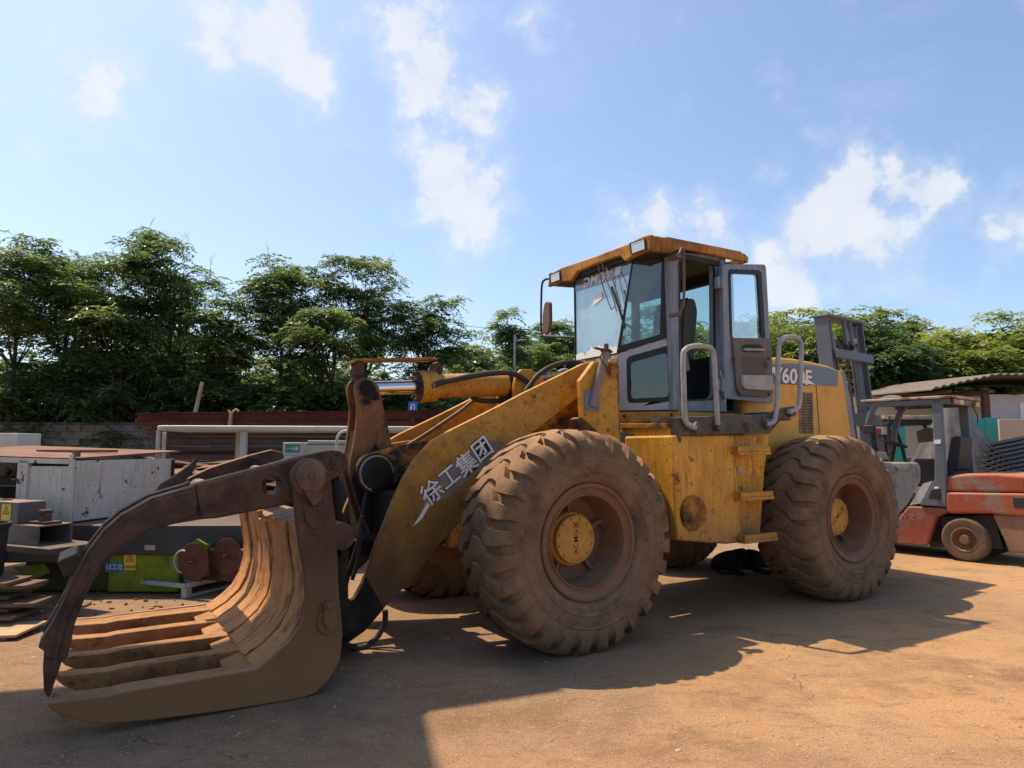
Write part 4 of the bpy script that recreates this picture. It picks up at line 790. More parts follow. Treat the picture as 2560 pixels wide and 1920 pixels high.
sq = on_side(C4([(955, 462), (984, 462), (984, 506), (955, 506)]), 1.106); lb().add(sq, [(0, 1, 2, 3)]).build('data_sticker', M_POCKET, tankr, smooth=None)
# dark work platform
pl = on_side(CD([(662, 868), (700, 850), (1560, 830), (1695, 832), (1800, 790), (1880, 775), (1890, 755), (1700, 750), (1690, 830), (1760, 880), (1640, 1035), (690, 1060)]), TV + 0.02)
lip = on_side(CD([(662, 862), (1700, 828), (1700, 790), (1805, 757), (1892, 760), (1790, 845), (1640, 1035), (690, 1060)]), TV + 0.02)
lb().prism(lip, (0, -0.05, 0)).build('platform_lip', M_PLAT, LD, bevel=0.008)
z0 = on_side(CD([(1100, 845)]), TV)[0].z; x0 = lip[0].x; x1 = lip[3].x
k = lb(); k.box((x0 + 0.02, 0.60, z0 - 0.05), (x1 - 0.05, TV - 0.032, z0 - 0.02)); k.build('platform_deck', M_PLAT, LD)
k = lb(); q = on_side(CD([(1100, 845)]), 1.0)[0]; k.box((q.x + 0.55, 0.82, z0 - 0.015), (q.x + 0.95, 1.08, z0 + 0.06)); k.build('battery_lid', M_PLAT, LD, bevel=0.01)
k = lb().prism([(x0, TV + 0.02, lip[0].z), (x0 + 0.03, TV + 0.02, lip[0].z - 0.18), (x0 + 0.03, TV + 0.02, lip[0].z - 0.22), (x0, TV + 0.02, lip[-1].z)], (0, -0.35, 0)); k.build('platform_end_plate', M_PLAT, LD, bevel=0.004)
# handrails
hr = on_side([(1738, 1069), (1722, 1062), (1713, 1045), (1709, 960), (1708, 890), (1713, 875), (1726, 867), (1750, 865), (1770, 867), (1781, 876), (1785, 892), (1790, 980), (1794, 1062)], TV + 0.06)
lb().tube(hr, 0.024, 12, 4).build('handrail', M_RAIL, LD)
hr = on_side([(1915, 1059), (1928, 1057), (1939, 1040), (1944, 950), (1947, 870), (1952, 852), (1963, 843), (1985, 843), (1997, 850), (2003, 866), (2001, 940), (1999, 1005), (1990, 1022), (1972, 1029)], TV + 0.06)
lb().tube(hr, 0.024, 12, 4).build('handrail', M_RAIL, LD)
for p in on_side([(1738, 1069), (1794, 1064), (1915, 1059), (1974, 1029)], TV + 0.03): lb().cyl(p + Vector((0, -0.02, 0)), p + Vector((0, 0.04, 0)), 0.05, n=14).build('handrail_socket', M_PLAT, LD)

# ---------------------------------------------------------------- hood and counterweight
HV = 0.72
hood_px = [(1860, 905), (1945, 892), (1990, 896), (2030, 903), (2072, 913), (2100, 925), (2109, 932), (2113, 942), (2143, 1090), (2150, 1180), (1860, 1180)]
hd = on_side(hood_px, HV)
hood = lb().prism(hd, (0, -2 * HV, 0)).build('engine_hood', M_YEL2, LD, bevel=0.05, seg=4)
bd = on_side(CM([(-240, 575), (-60, 562), (0, 562), (260, 588), (400, 612), (502, 648), (492, 815), (262, 797), (0, 778), (-240, 770)]), HV + 0.002)
band = lb().prism(bd, (0, 0.004, 0)).build('hood_band', M_BAND, hood)
rs = on_side(CM([(555, 632), (572, 640), (590, 690), (640, 980), (700, 1390), (645, 1370), (600, 1010), (560, 760)]), HV + 0.003)
lb().prism(rs, (0, -0.06, 0)).build('rear_grille_edge', M_BAND, hood, bevel=0.004)
ln = on_side(CM([(262, 797), (300, 1330)]), HV + 0.004); dz = Vector((0.006, 0, 0))
k = lb(); k.prism([ln[0], ln[0] + dz, ln[1] + dz, ln[1]], (0, 0.003, 0)); q = on_side(CM([(-240, 778), (262, 800)]), HV + 0.004); dd = Vector((0, 0, 0.006)); k.prism([q[0], q[1], q[1] + dd, q[0] + dd], (0, 0.003, 0)); k.build('panel_gap', M_INK, hood)
for i in range(14):
    for j in range(2):
        y = 897 + i * 31.0; xs0 = (104 + i * 0.6, 155 + i * 1.4)[j]; xs1 = (142 + i * 0.9, 210 + i * 1.3)[j]
        p = on_side(CM([(xs0, y), (xs1, y + 1), (xs1, y + 17), (xs0, y + 16)]), HV + 0.002)
        lb().prism(p, (0, 0.004, 0)).build('grille_slot', M_INK, hood, smooth=None)
fr = on_side(CM([(80, 872), (226, 880), (236, 1330), (76, 1322)]), HV + 0.0015); lb().prism(fr, (0, 0.0015, 0)).build('grille_plate', mat('grimy_grille', (0.30, 0.17, 0.07), 0.6, layers=[(GRIME, 10, 0.45, 0.7, 0.8, one)], bump=0.05), hood)
tx = on_side(CM([(-10, 706)]), HV + 0.008)[0]; tx2 = on_side(CM([(185, 722)]), HV + 0.008)[0]; ex = (tx2 - tx).normalized()
tc_ = on_side(CM([(-75, 702)]), HV + 0.008)[0]
k = lb(); add_text(k, 'LW600F', tc_, ex, (0.10, 0, 1), 0.235, 0.065, 1.12); k.build('model_lettering_edge', M_INK, hood, smooth=None)
k = lb(); add_text(k, 'LW600F', tc_ + Vector((0, 0.002, 0)), ex, (0.10, 0, 1), 0.235, 0.028, 1.12); k.build('model_lettering', M_WHITE, hood, smooth=None)
sw = on_side(CM([(60, 752), (180, 735), (215, 765), (262, 793), (150, 783)]), HV + 0.0085); lb().add(sw, [tuple(range(5))]).build('lettering_swoosh', M_WHITE, hood, smooth=None)
cwv = 1.12
cw = on_side([(2150, 1160), (2298, 1156), (2304, 1163), (2305, 1204), (2272, 1263), (2221, 1322), (2150, 1330)], cwv)
M_CW = mat('scuffed_grey_counterweight', (0.20, 0.205, 0.195), 0.6, var=0.25, var_scale=4, layers=[((0.30, 0.29, 0.26), 6, 0.48, 0.66, 0.7, one), ((0.10, 0.085, 0.07), 4, 0.52, 0.66, 0.7, one), (DRUST, 20, 0.64, 0.72, 0.6, one)], dust=(DUST, 0.5), bump=0.2)
cwo = lb().prism(cw, (0, -2 * cwv, 0)).build('counterweight', M_CW, LD, bevel=0.04, seg=3)
k = lb(); p = on_side([(2172, 1130), (2216, 1130), (2224, 1150), (2172, 1150)], 0.95); k.prism(p, (0, -0.3, 0)); k.build('tail_lamp_box', M_CW, cwo, bevel=0.01)
p = on_side([(2240, 1165), (2275, 1165), (2275, 1176), (2240, 1176)], cwv + 0.002); lb().prism(p, (0, 0.02, 0)).build('lifting_lug', M_CW, cwo, bevel=0.006)

# ---------------------------------------------------------------- cab
PA, PB = (1.19, 0.34), (1.58, 0.75)              # bay front: nose corner and door pillar, in plan
PBR = (1.66, 0.75)
ch = lambda pts: on_plan(pts, PA, PB)
nrm = Vector((PB[1] - PA[1], -(PB[0] - PA[0]), 0)).normalized()
if nrm.y < 0: nrm = -nrm
zf = on_side([(1692, 1025)], 0.75)[0].z           # cab floor line
ztop = on_side([(1690, 640)], 0.75)[0].z
nb = ch([(1543, 882)])[0]; ZS = nb.z              # sill at the nose
# lower quarter panel with its window (near side, then its mirror)
outer = ch([(1546, 884), (1690, 838), (1694, 1024), (1548, 1026)])
inner = rounded(ch([(1566, 893), (1676, 862), (1682, 1003), (1569, 1008)]), 0.05)
gl_in = rounded(ch([(1576, 906), (1668, 880), (1672, 992), (1578, 997)]), 0.04)
quarter = lb().prism([outer, list(reversed(inner))], -nrm * 0.05).build('quarter_panel', M_PANEL, LD, bevel=0.006)
lb().add([p - nrm * 0.012 for p in inner], [tuple(range(len(inner)))]).build('quarter_glass', M_DGLASS, quarter, smooth=None)
lb().prism([[p + nrm * 0.003 for p in inner], [p + nrm * 0.003 for p in reversed(gl_in)]], -nrm * 0.012).build('glass_seal', M_SEAL, quarter)
lb().prism([mirror_v(outer), mirror_v(list(reversed(inner)))], Vector((-nrm.x, nrm.y, 0)) * 0.05).build('quarter_panel', M_PANEL, LD, bevel=0.006)
# nose panel under the windscreen
u0, v0 = PA
k = lb(); k.prism([(u0, v0, zf), (u0, -v0, zf), (u0, -v0, ZS - 0.01), (u0, v0, ZS - 0.01)], (0.04, 0, 0)); nose = k.build('nose_panel', mat('cream_rust_panel', (0.50, 0.42, 0.30), 0.55, var=0.15, layers=[((0.16, 0.06, 0.03), 2.5, 0.46, 0.50, 0.85, one), (RUST, 14, 0.6, 0.7, 0.7, streak)], bump=0.06), LD, bevel=0.006)
# yellow sill strip beneath the cab
def ring_strip(z_lo, z_hi, grow, m, name, th=0.04):
    k = lb(); plan = [(PA[0] - grow, PA[1]), (PB[0] - grow * 0.4, PB[1] + grow), (2.42, PB[1] + grow), (2.42, -PB[1] - grow), (PB[0] - grow * 0.4, -PB[1] - grow), (PA[0] - grow, -PA[1])]
    k.prism([Vector((x, y, z_lo)) for x, y in plan], (0, 0, z_hi - z_lo)); return k.build(name, m, LD, bevel=0.006)
base = ring_strip(zf - 0.13, zf - 0.012, 0.004, M_YEL, 'cab_base')
ring_strip(zf - 0.012, zf + 0.02, -0.01, M_DARKIN, 'cab_floor')
for q in ch([(1561, 1040), (1679, 1037)]): lb().cyl(q, q + nrm * 0.012, 0.014, n=8).build('bolt', M_BLACK, base)
# windscreen: flat centre pane leaning back, angled pane each side
tu, tv = 1.29, 0.48; zt = on_side([(1588, 648)], tv)[0].z
wA, wB, wC, wD = Vector((u0, v0, ZS)), Vector((u0, -v0, ZS)), Vector((tu, -tv, zt)), Vector((tu, tv, zt))
wind = lb().prism([wA, wB, wC, wD], (0.008, 0, 0)).build('windscreen', M_WIND, LD, smooth=None)
bt = on_plan([(1674, 640)], PA, PB)[0]; sb = on_plan([(1681, 842)], PA, PB)[0]
cp = [wA, Vector((PB[0] - 0.03, PB[1] - 0.03, sb.z)), Vector((PB[0] - 0.03, PB[1] - 0.03, zt + 0.01)), wD]
def corner(cp, s):
    cp = [Vector((p.x, s * p.y, p.z)) for p in cp]
    c = sum(cp, Vector()) / 4; o = lb().add([p for p in cp], [(0, 1, 2, 3)]).build('corner_glass', M_GLASS, LD, smooth=None)
    n = (cp[1] - cp[0]).cross(cp[3] - cp[0]).normalized(); n = n if n.y * s > 0 else -n
    e = lambda a, d, t: a + (d - a) * t
    i0 = e(e(cp[0], cp[1], .05), e(cp[3], cp[2], .05), .07); i1 = e(e(cp[0], cp[1], .78), e(cp[3], cp[2], .78), .07); i2 = e(e(cp[0], cp[1], .78), e(cp[3], cp[2], .78), .97); i3 = e(e(cp[0], cp[1], .02), e(cp[3], cp[2], .02), .97)
    lb().prism([[p + n * 0.004 for p in cp], [p + n * 0.004 for p in (i3, i2, i1, i0)]], -n * 0.012).build('glass_seal', M_SEAL, o)
    return o
corner(cp, 1); corner(cp, -1)
lb().tube([wA + Vector((-0.004, 0, 0)), wD + Vector((-0.004, 0, 0))], 0.006, 6, 1).build('windscreen_edge', M_SEAL, wind)
lb().tube([wB + Vector((-0.004, 0, 0)), wC + Vector((-0.004, 0, 0))], 0.010, 6, 1).build('windscreen_edge', M_SEAL, wind)
# sun band with the maker's letters seen from behind, cracked bottom edge
def on_wind(a, h, d=0.0):
    """point on the centre pane: a from -1 (far) to 1 (near), h from 0 to 1"""
    w_ = v0 + (tv - v0) * h; return Vector((u0 + (tu - u0) * h - d, a * w_, ZS + (zt - ZS) * h))
M_SUNB = glass('grey_sun_band', (0.35, 0.40, 0.42), 0.12, 0.55, (0.24, 0.25, 0.26))
lb().add([on_wind(-1, .84, .004), on_wind(1, .84, .004), on_wind(.97, .985, .004), on_wind(-.97, .985, .004)], [(0, 1, 2, 3)]).build('sun_band', M_SUNB, wind, smooth=None)
k = lb(); cx = on_wind(-0.12, .90, .008); add_text(k, 'XCMG', cx, (0, -1, 0), (tu - u0, 0, zt - ZS), 0.15, 0.016, 1.15)
k.add([on_wind(.46, .87, .008), on_wind(.66, .87, .008), on_wind(.66, .965, .008), on_wind(.46, .965, .008)], [(0, 1, 2, 3)])
k.build('mirrored_lettering', M_SIGNW, wind, smooth=None)
rng = random.Random(5); k = lb(); n = 26; top = [on_wind(-1 + 2 * i / n, 0.03 + 0.05 * rng.random() + (0.05 if 9 < i < 18 else 0) + 0.03 * (i / n), .005) for i in range(n + 1)]; bot = [on_wind(-1 + 2 * i / n, 0.0, .005) for i in range(n + 1)]
k.add(bot + top, [(i, i + 1, n + 2 + i, n + 1 + i) for i in range(n)]); k.build('torn_film', M_SIGNW, wind, smooth=None)
k = lb(); k.add([on_wind(-.25, .60, .006), on_wind(-.05, .63, .006), on_wind(.10, .66, .006), on_wind(.06, .74, .006), on_wind(-.20, .74, .006), on_wind(-.22, .66, .006)], [tuple(range(6))]); k.build('sun_reflector_film', M_SIGNW, wind, smooth=None)
# wipers
wp = lambda pts: [p + Vector((-0.02, 0, 0)) for p in on_front(CC(pts), 1.20)]
k = lb(); k.tube(wp([(588, 340), (612, 470), (650, 600), (710, 752)]), 0.006, 6, 3); k.tube(wp([(622, 320), (660, 470), (715, 610), (745, 720)]), 0.006, 6, 3); k.tube(wp([(660, 370), (720, 480), (765, 620), (800, 738)]), 0.006, 6, 3); k.tube(wp([(710, 752), (745, 725), (760, 770)]), 0.006, 6, 1)
wip = k.build('wiper_arm', M_TUBE, LD); lb().tube(wp([(712, 545), (750, 650), (790, 770), (832, 915)]), 0.013, 6, 3).build('wiper_blade', M_SEAL, wip)
# pillars and door frame, near side
v = 0.75
k = lb(); k.prism(on_side([(1671, 632), (1691, 632), (1696, 1026), (1686, 1026)], v + 0.012), (0, -0.07, 0)); k.build('door_pillar', M_GREY, LD, bevel=0.012)
fo = on_side([(1690, 628), (1815, 640), (1818, 1030), (1694, 1028)], v + 0.006); fi = rounded(on_side([(1699, 645), (1784, 655), (1787, 996), (1704, 1000)], v + 0.006), 0.09)
df = lb().prism([fo, list(reversed(fi))], (0, -0.07, 0)).build('door_frame', M_GREY, LD, bevel=0.01)
fs2 = rounded(on_side([(1696, 642), (1788, 652), (1791, 1000), (1701, 1004)], v + 0.012), 0.09)
lb().prism([fs2, list(reversed([p + Vector((0, 0.006, 0)) for p in fi]))], (0, -0.02, 0)).build('door_seal', M_SEAL, df)
k = lb(); k.prism(on_side([(1803, 650), (1812, 650), (1816, 1030), (1800, 1030)], v + 0.05), (0, -0.05, 0)); k.build('hinge_pillar', M_GREY, LD, bevel=0.01)
# far side and rear walls
k = lb(); k.box((1.62, -0.75, zf), (2.40, -0.70, zf + 0.52)); k.box((1.60, -0.75, zf), (1.67, -0.69, ztop)); k.box((2.34, -0.75, zf), (2.42, -0.68, ztop)); k.box((1.60, -0.75, ztop - 0.10), (2.42, -0.70, ztop)); k.box((2.05, -0.745, zf + 0.5), (2.10, -0.70, ztop))
k.build('far_side_wall', M_DARKIN, LD, bevel=0.006)
k = lb(); k.box((2.36, -0.70, zf), (2.42, 0.72, zf + 0.60)); k.box((2.36, 0.62, zf), (2.42, 0.745, ztop)); k.box((2.36, -0.70, ztop - 0.12), (2.42, 0.72, ztop)); k.build('rear_wall', M_DARKIN, LD, bevel=0.006)
lb().add([(1.63, -0.725, zf + 0.52), (2.36, -0.725, zf + 0.52), (2.36, -0.725, ztop - 0.1), (1.63, -0.725, ztop - 0.1)], [(0, 1, 2, 3)]).build('side_glass', M_GLASS, LD, smooth=None)
lb().add([(2.39, -0.68, zf + 0.60), (2.39, 0.62, zf + 0.60), (2.39, 0.62, ztop - 0.12), (2.39, -0.68, ztop - 0.12)], [(0, 1, 2, 3)]).build('rear_glass', M_GLASS, LD, smooth=None)
# seat, console
sx = 2.04
k = lb(); k.prism(rounded([(sx + 0.02, -0.10, zf + 0.62), (sx + 0.05, -0.10, zf + 1.10), (sx + 0.10, -0.10, zf + 1.22), (sx + 0.20, -0.10, zf + 1.23), (sx + 0.24, -0.10, zf + 1.1), (sx + 0.16, -0.10, zf + 0.55)], 0.05), (0, 0.48, 0)); k.box((sx - 0.42, -0.10, zf + 0.42), (sx + 0.1, 0.26, zf + 0.56)); k.box((sx - 0.30, -0.04, zf + 0.02), (sx + 0.1, 0.30, zf + 0.42))
seat = k.build('driver_seat', simple('grey_vinyl', (0.10, 0.098, 0.095), 0.5), LD, bevel=0.03, seg=3)
def checker(name, c1, c2, sc):
    m = bpy.data.materials.new(name); m.use_nodes = True; nt = m.node_tree; N = nt.nodes; b_ = N['Principled BSDF']; b_.inputs['Roughness'].default_value = 0.6
    t = N.new('ShaderNodeTexCoord'); mp = N.new('ShaderNodeMapping'); mp.inputs['Rotation'].default_value = (0, 0, R(45)); nt.links.new(t.outputs['Object'], mp.inputs[0])
    vo = N.new('ShaderNodeTexVoronoi'); vo.inputs['Scale'].default_value = sc; vo.inputs['Randomness'].default_value = 0.0; nt.links.new(t.outputs['Object'], vo.inputs['Vector'])
    cr = N.new('ShaderNodeValToRGB'); cr.color_ramp.elements[0].color = (*c1, 1); cr.color_ramp.elements[1].color = (*c2, 1); cr.color_ramp.elements[0].position = 0.35; cr.color_ramp.elements[1].position = 0.45
    nt.links.new(vo.outputs['Distance'], cr.inputs[0]); nt.links.new(cr.outputs[0], b_.inputs['Base Color']); return m
k = lb(); k.prism([(sx - 0.045, -0.05, zf + 0.56), (sx - 0.03, -0.05, zf + 0.62), (sx + 0.012, -0.05, zf + 1.08), (sx + 0.065, -0.05, zf + 1.22), (sx + 0.15, -0.05, zf + 1.245), (sx + 0.15, -0.05, zf + 1.235), (sx + 0.04, -0.05, zf + 0.62)], (0, 0.38, 0)); k.box((sx - 0.44, -0.06, zf + 0.562), (sx, 0.34, zf + 0.575))
k.build('beaded_cover', checker('wooden_bead_mat', (0.42, 0.30, 0.17), (0.03, 0.022, 0.018), 34), seat)
k = lb(); k.prism(rounded([(sx - 0.18, 0.30, zf + 0.40), (sx - 0.22, 0.30, zf + 0.66), (sx - 0.12, 0.30, zf + 0.72), (sx + 0.06, 0.30, zf + 0.62), (sx + 0.10, 0.30, zf + 0.44)], 0.03), (0, 0.10, 0)); k.build('cloth_bag', M_POCKET, LD, bevel=0.02)
k = lb(); k.box((1.30, -0.28, zf + 0.02), (1.45, 0.28, zf + 0.62)); k.cyl((1.42, 0, zf + 0.5), (1.56, 0, zf + 0.82), 0.03, n=12); k.build('dashboard', M_DARKIN, LD, bevel=0.02)
lb().tube([Vector((1.57, 0, zf + 0.84)) + Vector((math.cos(a) * 0.13, math.sin(a) * 0.19, -math.cos(a) * 0.11)) for a in [i * 2 * math.pi / 20 for i in range(21)]], 0.014, 8, 1).build('steering_wheel', M_SEAL, LD)
# roof
RV, RU = 0.83, 1.18
fas = on_front(CC([(107, 543), (120, 428), (232, 366), (560, 254), (860, 140), (930, 98), (1015, 62), (1060, 60), (1056, 206), (1020, 212), (872, 272), (815, 308), (772, 256), (560, 330), (378, 402), (322, 488), (215, 497)]), RU)
zr = fas[6].z
k = lb(); k.prism(fas, (0.05, 0, 0)); fascia = k
sfa = on_side(CC([(1040, 60), (1130, 75), (1500, 148), (1925, 232), (1962, 275), (1964, 296), (1905, 304), (1700, 258), (1350, 184), (1250, 231), (1050, 206)]), RV)
k.prism(sfa, (0, -0.05, 0)); k.prism(mirror_v(sfa), (0, 0.05, 0))
RE = max(p.x for p in sfa)
k.prism([(RE - 0.04, -RV, sfa[4].z + 0.02), (RE - 0.04, RV, sfa[4].z + 0.02), (RE - 0.04, RV, sfa[5].z - 0.03), (RE - 0.04, -RV, sfa[5].z - 0.03)], (0.03, 0, 0))
roof = k.build('cab_roof', M_ROOF, LD, bevel=0.014, seg=3)
zs = [zr - 0.005, sfa[3].z + 0.005]
k = lb(); k.prism([(RU + 0.005, -RV + 0.005, zs[0] - 0.035), (RU + 0.005, RV - 0.005, zs[0] - 0.035), (RU + 0.25, RV - 0.005, zs[0] + 0.02), (RE - 0.1, RV - 0.005, zs[1] + 0.01), (RE - 0.1, -RV + 0.005, zs[1] + 0.01), (RU + 0.25, -RV + 0.005, zs[0] + 0.02)], (0, 0, -0.03)); k.build('roof_skin', M_ROOF, roof, bevel=0.01)
k = lb(); k.box((RU + 0.055, -RV + 0.055, ztop - 0.02), (RE - 0.05, RV - 0.055, ztop + 0.03)); k.build('roof_lining', M_DARKIN, roof)
for pts in ([(868, 142), (992, 100), (998, 192), (880, 234)], [(130, 432), (210, 398), (214, 474), (133, 506)]):
    q = on_front(CC(pts), RU - 0.012); c = sum(q, Vector()) / 4
    rimq = [c + (p - c) * 1.18 for p in q]; lm = lb().prism([rimq, list(reversed(q))], (0.03, 0, 0)).build('work_lamp', M_SEAL, roof, bevel=0.004)
    lb().prism([c + (p - c) * 1.01 + Vector((0.006, 0, 0)) for p in q], (0.02, 0, 0)).build('lamp_glass', M_LAMP, lm)
# open door folded back along the side
dv = 0.86
do = rounded(on_side([(1807, 660), (1915, 661), (1934, 1009), (1812, 996)], dv), 0.05); di = rounded(on_side([(1820, 673), (1902, 676), (1913, 848), (1825, 846)], dv), 0.05)
door = lb().prism([do, list(reversed(di))], (0, -0.05, 0)).build('door', M_GREY, LD, bevel=0.012, seg=3)
dsi = rounded(on_side([(1826, 683), (1894, 686), (1904, 848), (1830, 846)], dv), 0.04)
lb().prism([[p + Vector((0, .006, 0)) for p in di], [p + Vector((0, .006, 0)) for p in reversed(dsi)]], (0, -0.03, 0)).build('door_seal', M_SEAL, door)
lb().add([p + Vector((0, -0.02, 0)) for p in di], [tuple(range(len(di)))]).build('door_glass', M_CLEAR, door, smooth=None)
tr = rounded(on_side([(1827, 845), (1923, 847), (1928, 985), (1918, 993), (1846, 990), (1838, 970), (1832, 900)], dv + 0.008), 0.02); lb().prism(tr, (0, 0.03, 0)).build('door_trim', M_TRIM, door, bevel=0.01, seg=3)
for pts, nm, mm, th in (([(1853, 866), (1860, 861), (1902, 862), (1909, 872), (1906, 881), (1856, 880)], 'grab_recess', M_DARKIN, 0.004), ([(1855, 871), (1906, 872), (1906, 878), (1856, 877)], 'grab_handle', M_RAIL, 0.03), ([(1851, 938), (1925, 939), (1925, 977), (1858, 973), (1852, 966)], 'door_pocket', M_POCKET, 0.035), ([(1855, 893), (1912, 893), (1914, 935), (1858, 935)], 'trim_recess', simple('dark_taupe', (0.10, 0.086, 0.075), 0.7), 0.004), ([(1907, 903), (1917, 902), (1918, 922), (1908, 922)], 'latch', M_INK, 0.006)):
    lb().prism(rounded(on_side(pts, dv + 0.038), 0.015), (0, th, 0)).build(nm, mm, door, bevel=0.004)
k = lb()
for p in on_side([(1835, 898), (1921, 897), (1847, 984), (1922, 986)], dv + 0.04): k.cyl(p, p + Vector((0, 0.008, 0)), 0.016, n=10)
k.build('trim_screw', M_SEAL, door)
for y in (705, 962):
    p = on_side([(1795, y - 14), (1815, y - 14), (1815, y + 14), (1795, y + 14)], dv + 0.02); k = lb().prism(p, (0, -0.05, 0)); q = on_side([(1806, y - 18), (1806, y + 18)], dv + 0.03); k.cyl(q[0], q[1], 0.014, n=10); k.build('hinge', M_GREY, LD, bevel=0.003)
lb().tube(on_side([(1799, 925), (1808, 960), (1813, 1000), (1808, 1005)], dv), 0.008, 6, 3).build('door_stay', M_RAIL, LD)
# mirrors
mt = on_front([(1440, 697), (1375, 697), (1362, 700), (1355, 712), (1353, 760), (1353, 820), (1357, 835), (1368, 841), (1440, 843)], 1.22)
mir = lb().tube(mt, 0.013, 8, 4).build('mirror_bracket', M_SEAL, LD)
q = on_front([(1360, 758), (1367, 752), (1374, 756), (1375, 800), (1371, 830), (1363, 838), (1356, 830), (1355, 790)], 1.21)
lb().prism(rounded(q, 0.02), (0.04, 0, 0)).build('mirror_head', M_TUBE, mir, bevel=0.012)
mb2 = on_side([(1690, 643), (1699, 632), (1704, 622), (1708, 622), (1709, 640), (1710, 700), (1709, 757), (1705, 770), (1697, 785), (1687, 787)], 0.90)
k = lb().tube(mb2, 0.014, 8, 3); k.obox(on_side([(1688, 643)], 0.84)[0], (0.03, 0, 0), (0, 0.06, 0), (0, 0, 0.022)); k.obox(on_side([(1688, 787)], 0.84)[0], (0.025, 0, 0), (0, 0.06, 0), (0, 0, 0.015)); k.build('mirror_arm', M_TUBE, LD)

# ---------------------------------------------------------------- lettering on the lift arm
av = AV + 0.003
e0, e1 = on_side([(1085, 1228), (1207, 1126)], av); ex = (e1 - e0).normalized(); ey = Vector((-ex.z, 0, ex.x))
sw = on_side([(1060, 1235), (1100, 1190), (1165, 1140), (1215, 1100), (1262, 1108), (1235, 1150), (1180, 1190), (1120, 1245), (1075, 1262), (1058, 1290)], av)
lb().prism(sw, (0, 0.001, 0)).build('decal_shadow', M_SWOOSH, LD, smooth=None)
sh = on_side([(1068, 1256), (1075, 1262), (1056, 1296), (1031, 1318), (1050, 1288)], av + 0.0015); lb().add(sh, [tuple(range(5))]).build('decal_shard', M_WHITE, LD, smooth=None)
for i, (chx, px, sz) in enumerate((('徐', (1082, 1232), 0.19), ('工', (1125, 1194), 0.185), ('集', (1168, 1162), 0.19), ('团', (1207, 1125), 0.19))):
    c = on_side([px], av + 0.002)[0]
    k = lb(); add_text(k, chx, c, ex, ey, sz, 0.045); k.build('lettering_edge', M_OUTL, LD, smooth=None)
    k = lb(); add_text(k, chx, c + Vector((0, 0.002, 0)), ex, ey, sz, 0.012); k.build('lettering', M_WHITE, LD, smooth=None)

# ---------------------------------------------------------------- log grapple
BN, BF = 1.20, -0.80                                  # near and far side of the bucket
inn = [(-2.30, 0.204), (-2.20, 0.265), (-2.10, 0.355), (-2.045, 0.45), (-2.018, 0.58), (-2.022, 0.70), (-2.036, 0.80), (-2.055, 0.90), (-2.068, 0.985)]
outp = [(-1.838, 1.033), (-1.815, 0.75), (-1.80, 0.579), (-1.78, 0.339), (-1.79, 0.184), (-1.868, 0.068), (-1.93, 0.03), (-2.01, 0.004), (-2.15, 0.004)]
GB = lb().prism([(u + 0.03, BN - 0.04, z) for u, z in inn[1:]] + [(u - 0.02, BN - 0.04, z + 0.01) for u, z in outp] + [(-2.33, BN - 0.04, 0.012), (-2.33, BN - 0.04, 0.17)], (0, -(BN - BF - 0.08), 0)).build('log_grapple_bucket', M_STEEL, LD, bevel=0.006)
edges = [BN - 0.045, 0.86, 0.585, 0.30, 0.03, -0.24, -0.50, BF + 0.02]
rng = random.Random(11)
for i in range(7):
    a, c = edges[i] - 0.012 - 0.01 * rng.random(), edges[i + 1] + 0.012; topz = 0.0 + rng.uniform(-0.02, 0.06)
    prof = list(inn); prof[-1] = (prof[-1][0] - topz * 0.12, prof[-1][1] + topz)
    d = rng.uniform(-0.012, 0.010)
    front = [Vector((u + d + 0.004 * math.sin(j * 1.7 + i), 0, z)) for j, (u, z) in enumerate(prof)]; back = [Vector((p.x + 0.03, 0, p.z - 0.004)) for p in reversed(front)]
    k = lb(); m_ = 4; loops = []
    for j in range(m_ + 1):
        vv = a + (c - a) * j / m_; wob = 0.006 * math.sin(j * 2.1 + i * 1.3)
        loops.append([Vector((p.x + wob, vv, p.z + (wob if q == len(front) - 1 else 0) * 3)) for q, p in enumerate(front)] + [Vector((p.x, vv, p.z)) for p in back])
    L_ = len(loops[0]); vs = [p for lp in loops for p in lp]; fs = [(j * L_ + q, j * L_ + (q + 1) % L_, (j + 1) * L_ + (q + 1) % L_, (j + 1) * L_ + q) for j in range(m_) for q in range(L_)] + [tuple(range(L_)), tuple(range(m_ * L_, (m_ + 1) * L_))]
    k.add(vs, fs); k.build('back_plate', M_BUCK, GB, smooth=50)
# side cheeks
chk_in = C1([(1350, 385), (1362, 520), (1378, 660), (1400, 780), (1411, 920), (1402, 1000), (1385, 1045), (1340, 1105), (1260, 1180), (1185, 1240)])
chk = on_side(chk_in, BN) + [Vector((u, BN, z)) for u, z in ((-2.66, 0.209), (-2.95, 0.206), (-3.02, 0.198), (-3.285, 0.211), (-3.29, 0.196), (-3.245, 0.148), (-3.14, 0.090), (-3.04, 0.058), (-2.82, 0.033))] + on_side(C1([(1000, 1438), (1290, 1393), (1400, 1373), (1455, 1352), (1515, 1295), (1568, 1200), (1580, 1080), (1572, 980), (1562, 860), (1550, 560), (1536, 470), (1528, 380), (1500, 320), (1450, 298), (1395, 305)]), BN)
cheek_hi = [p for p in chk]
lb().prism(chk, (0, -0.05, 0)).build('cheek_plate', M_CHEEK, GB, bevel=0.008)
lb().prism([Vector((p.x, BF, p.z)) for p in chk], (0, 0.05, 0)).build('cheek_plate', M_CHEEK, GB, bevel=0.008)
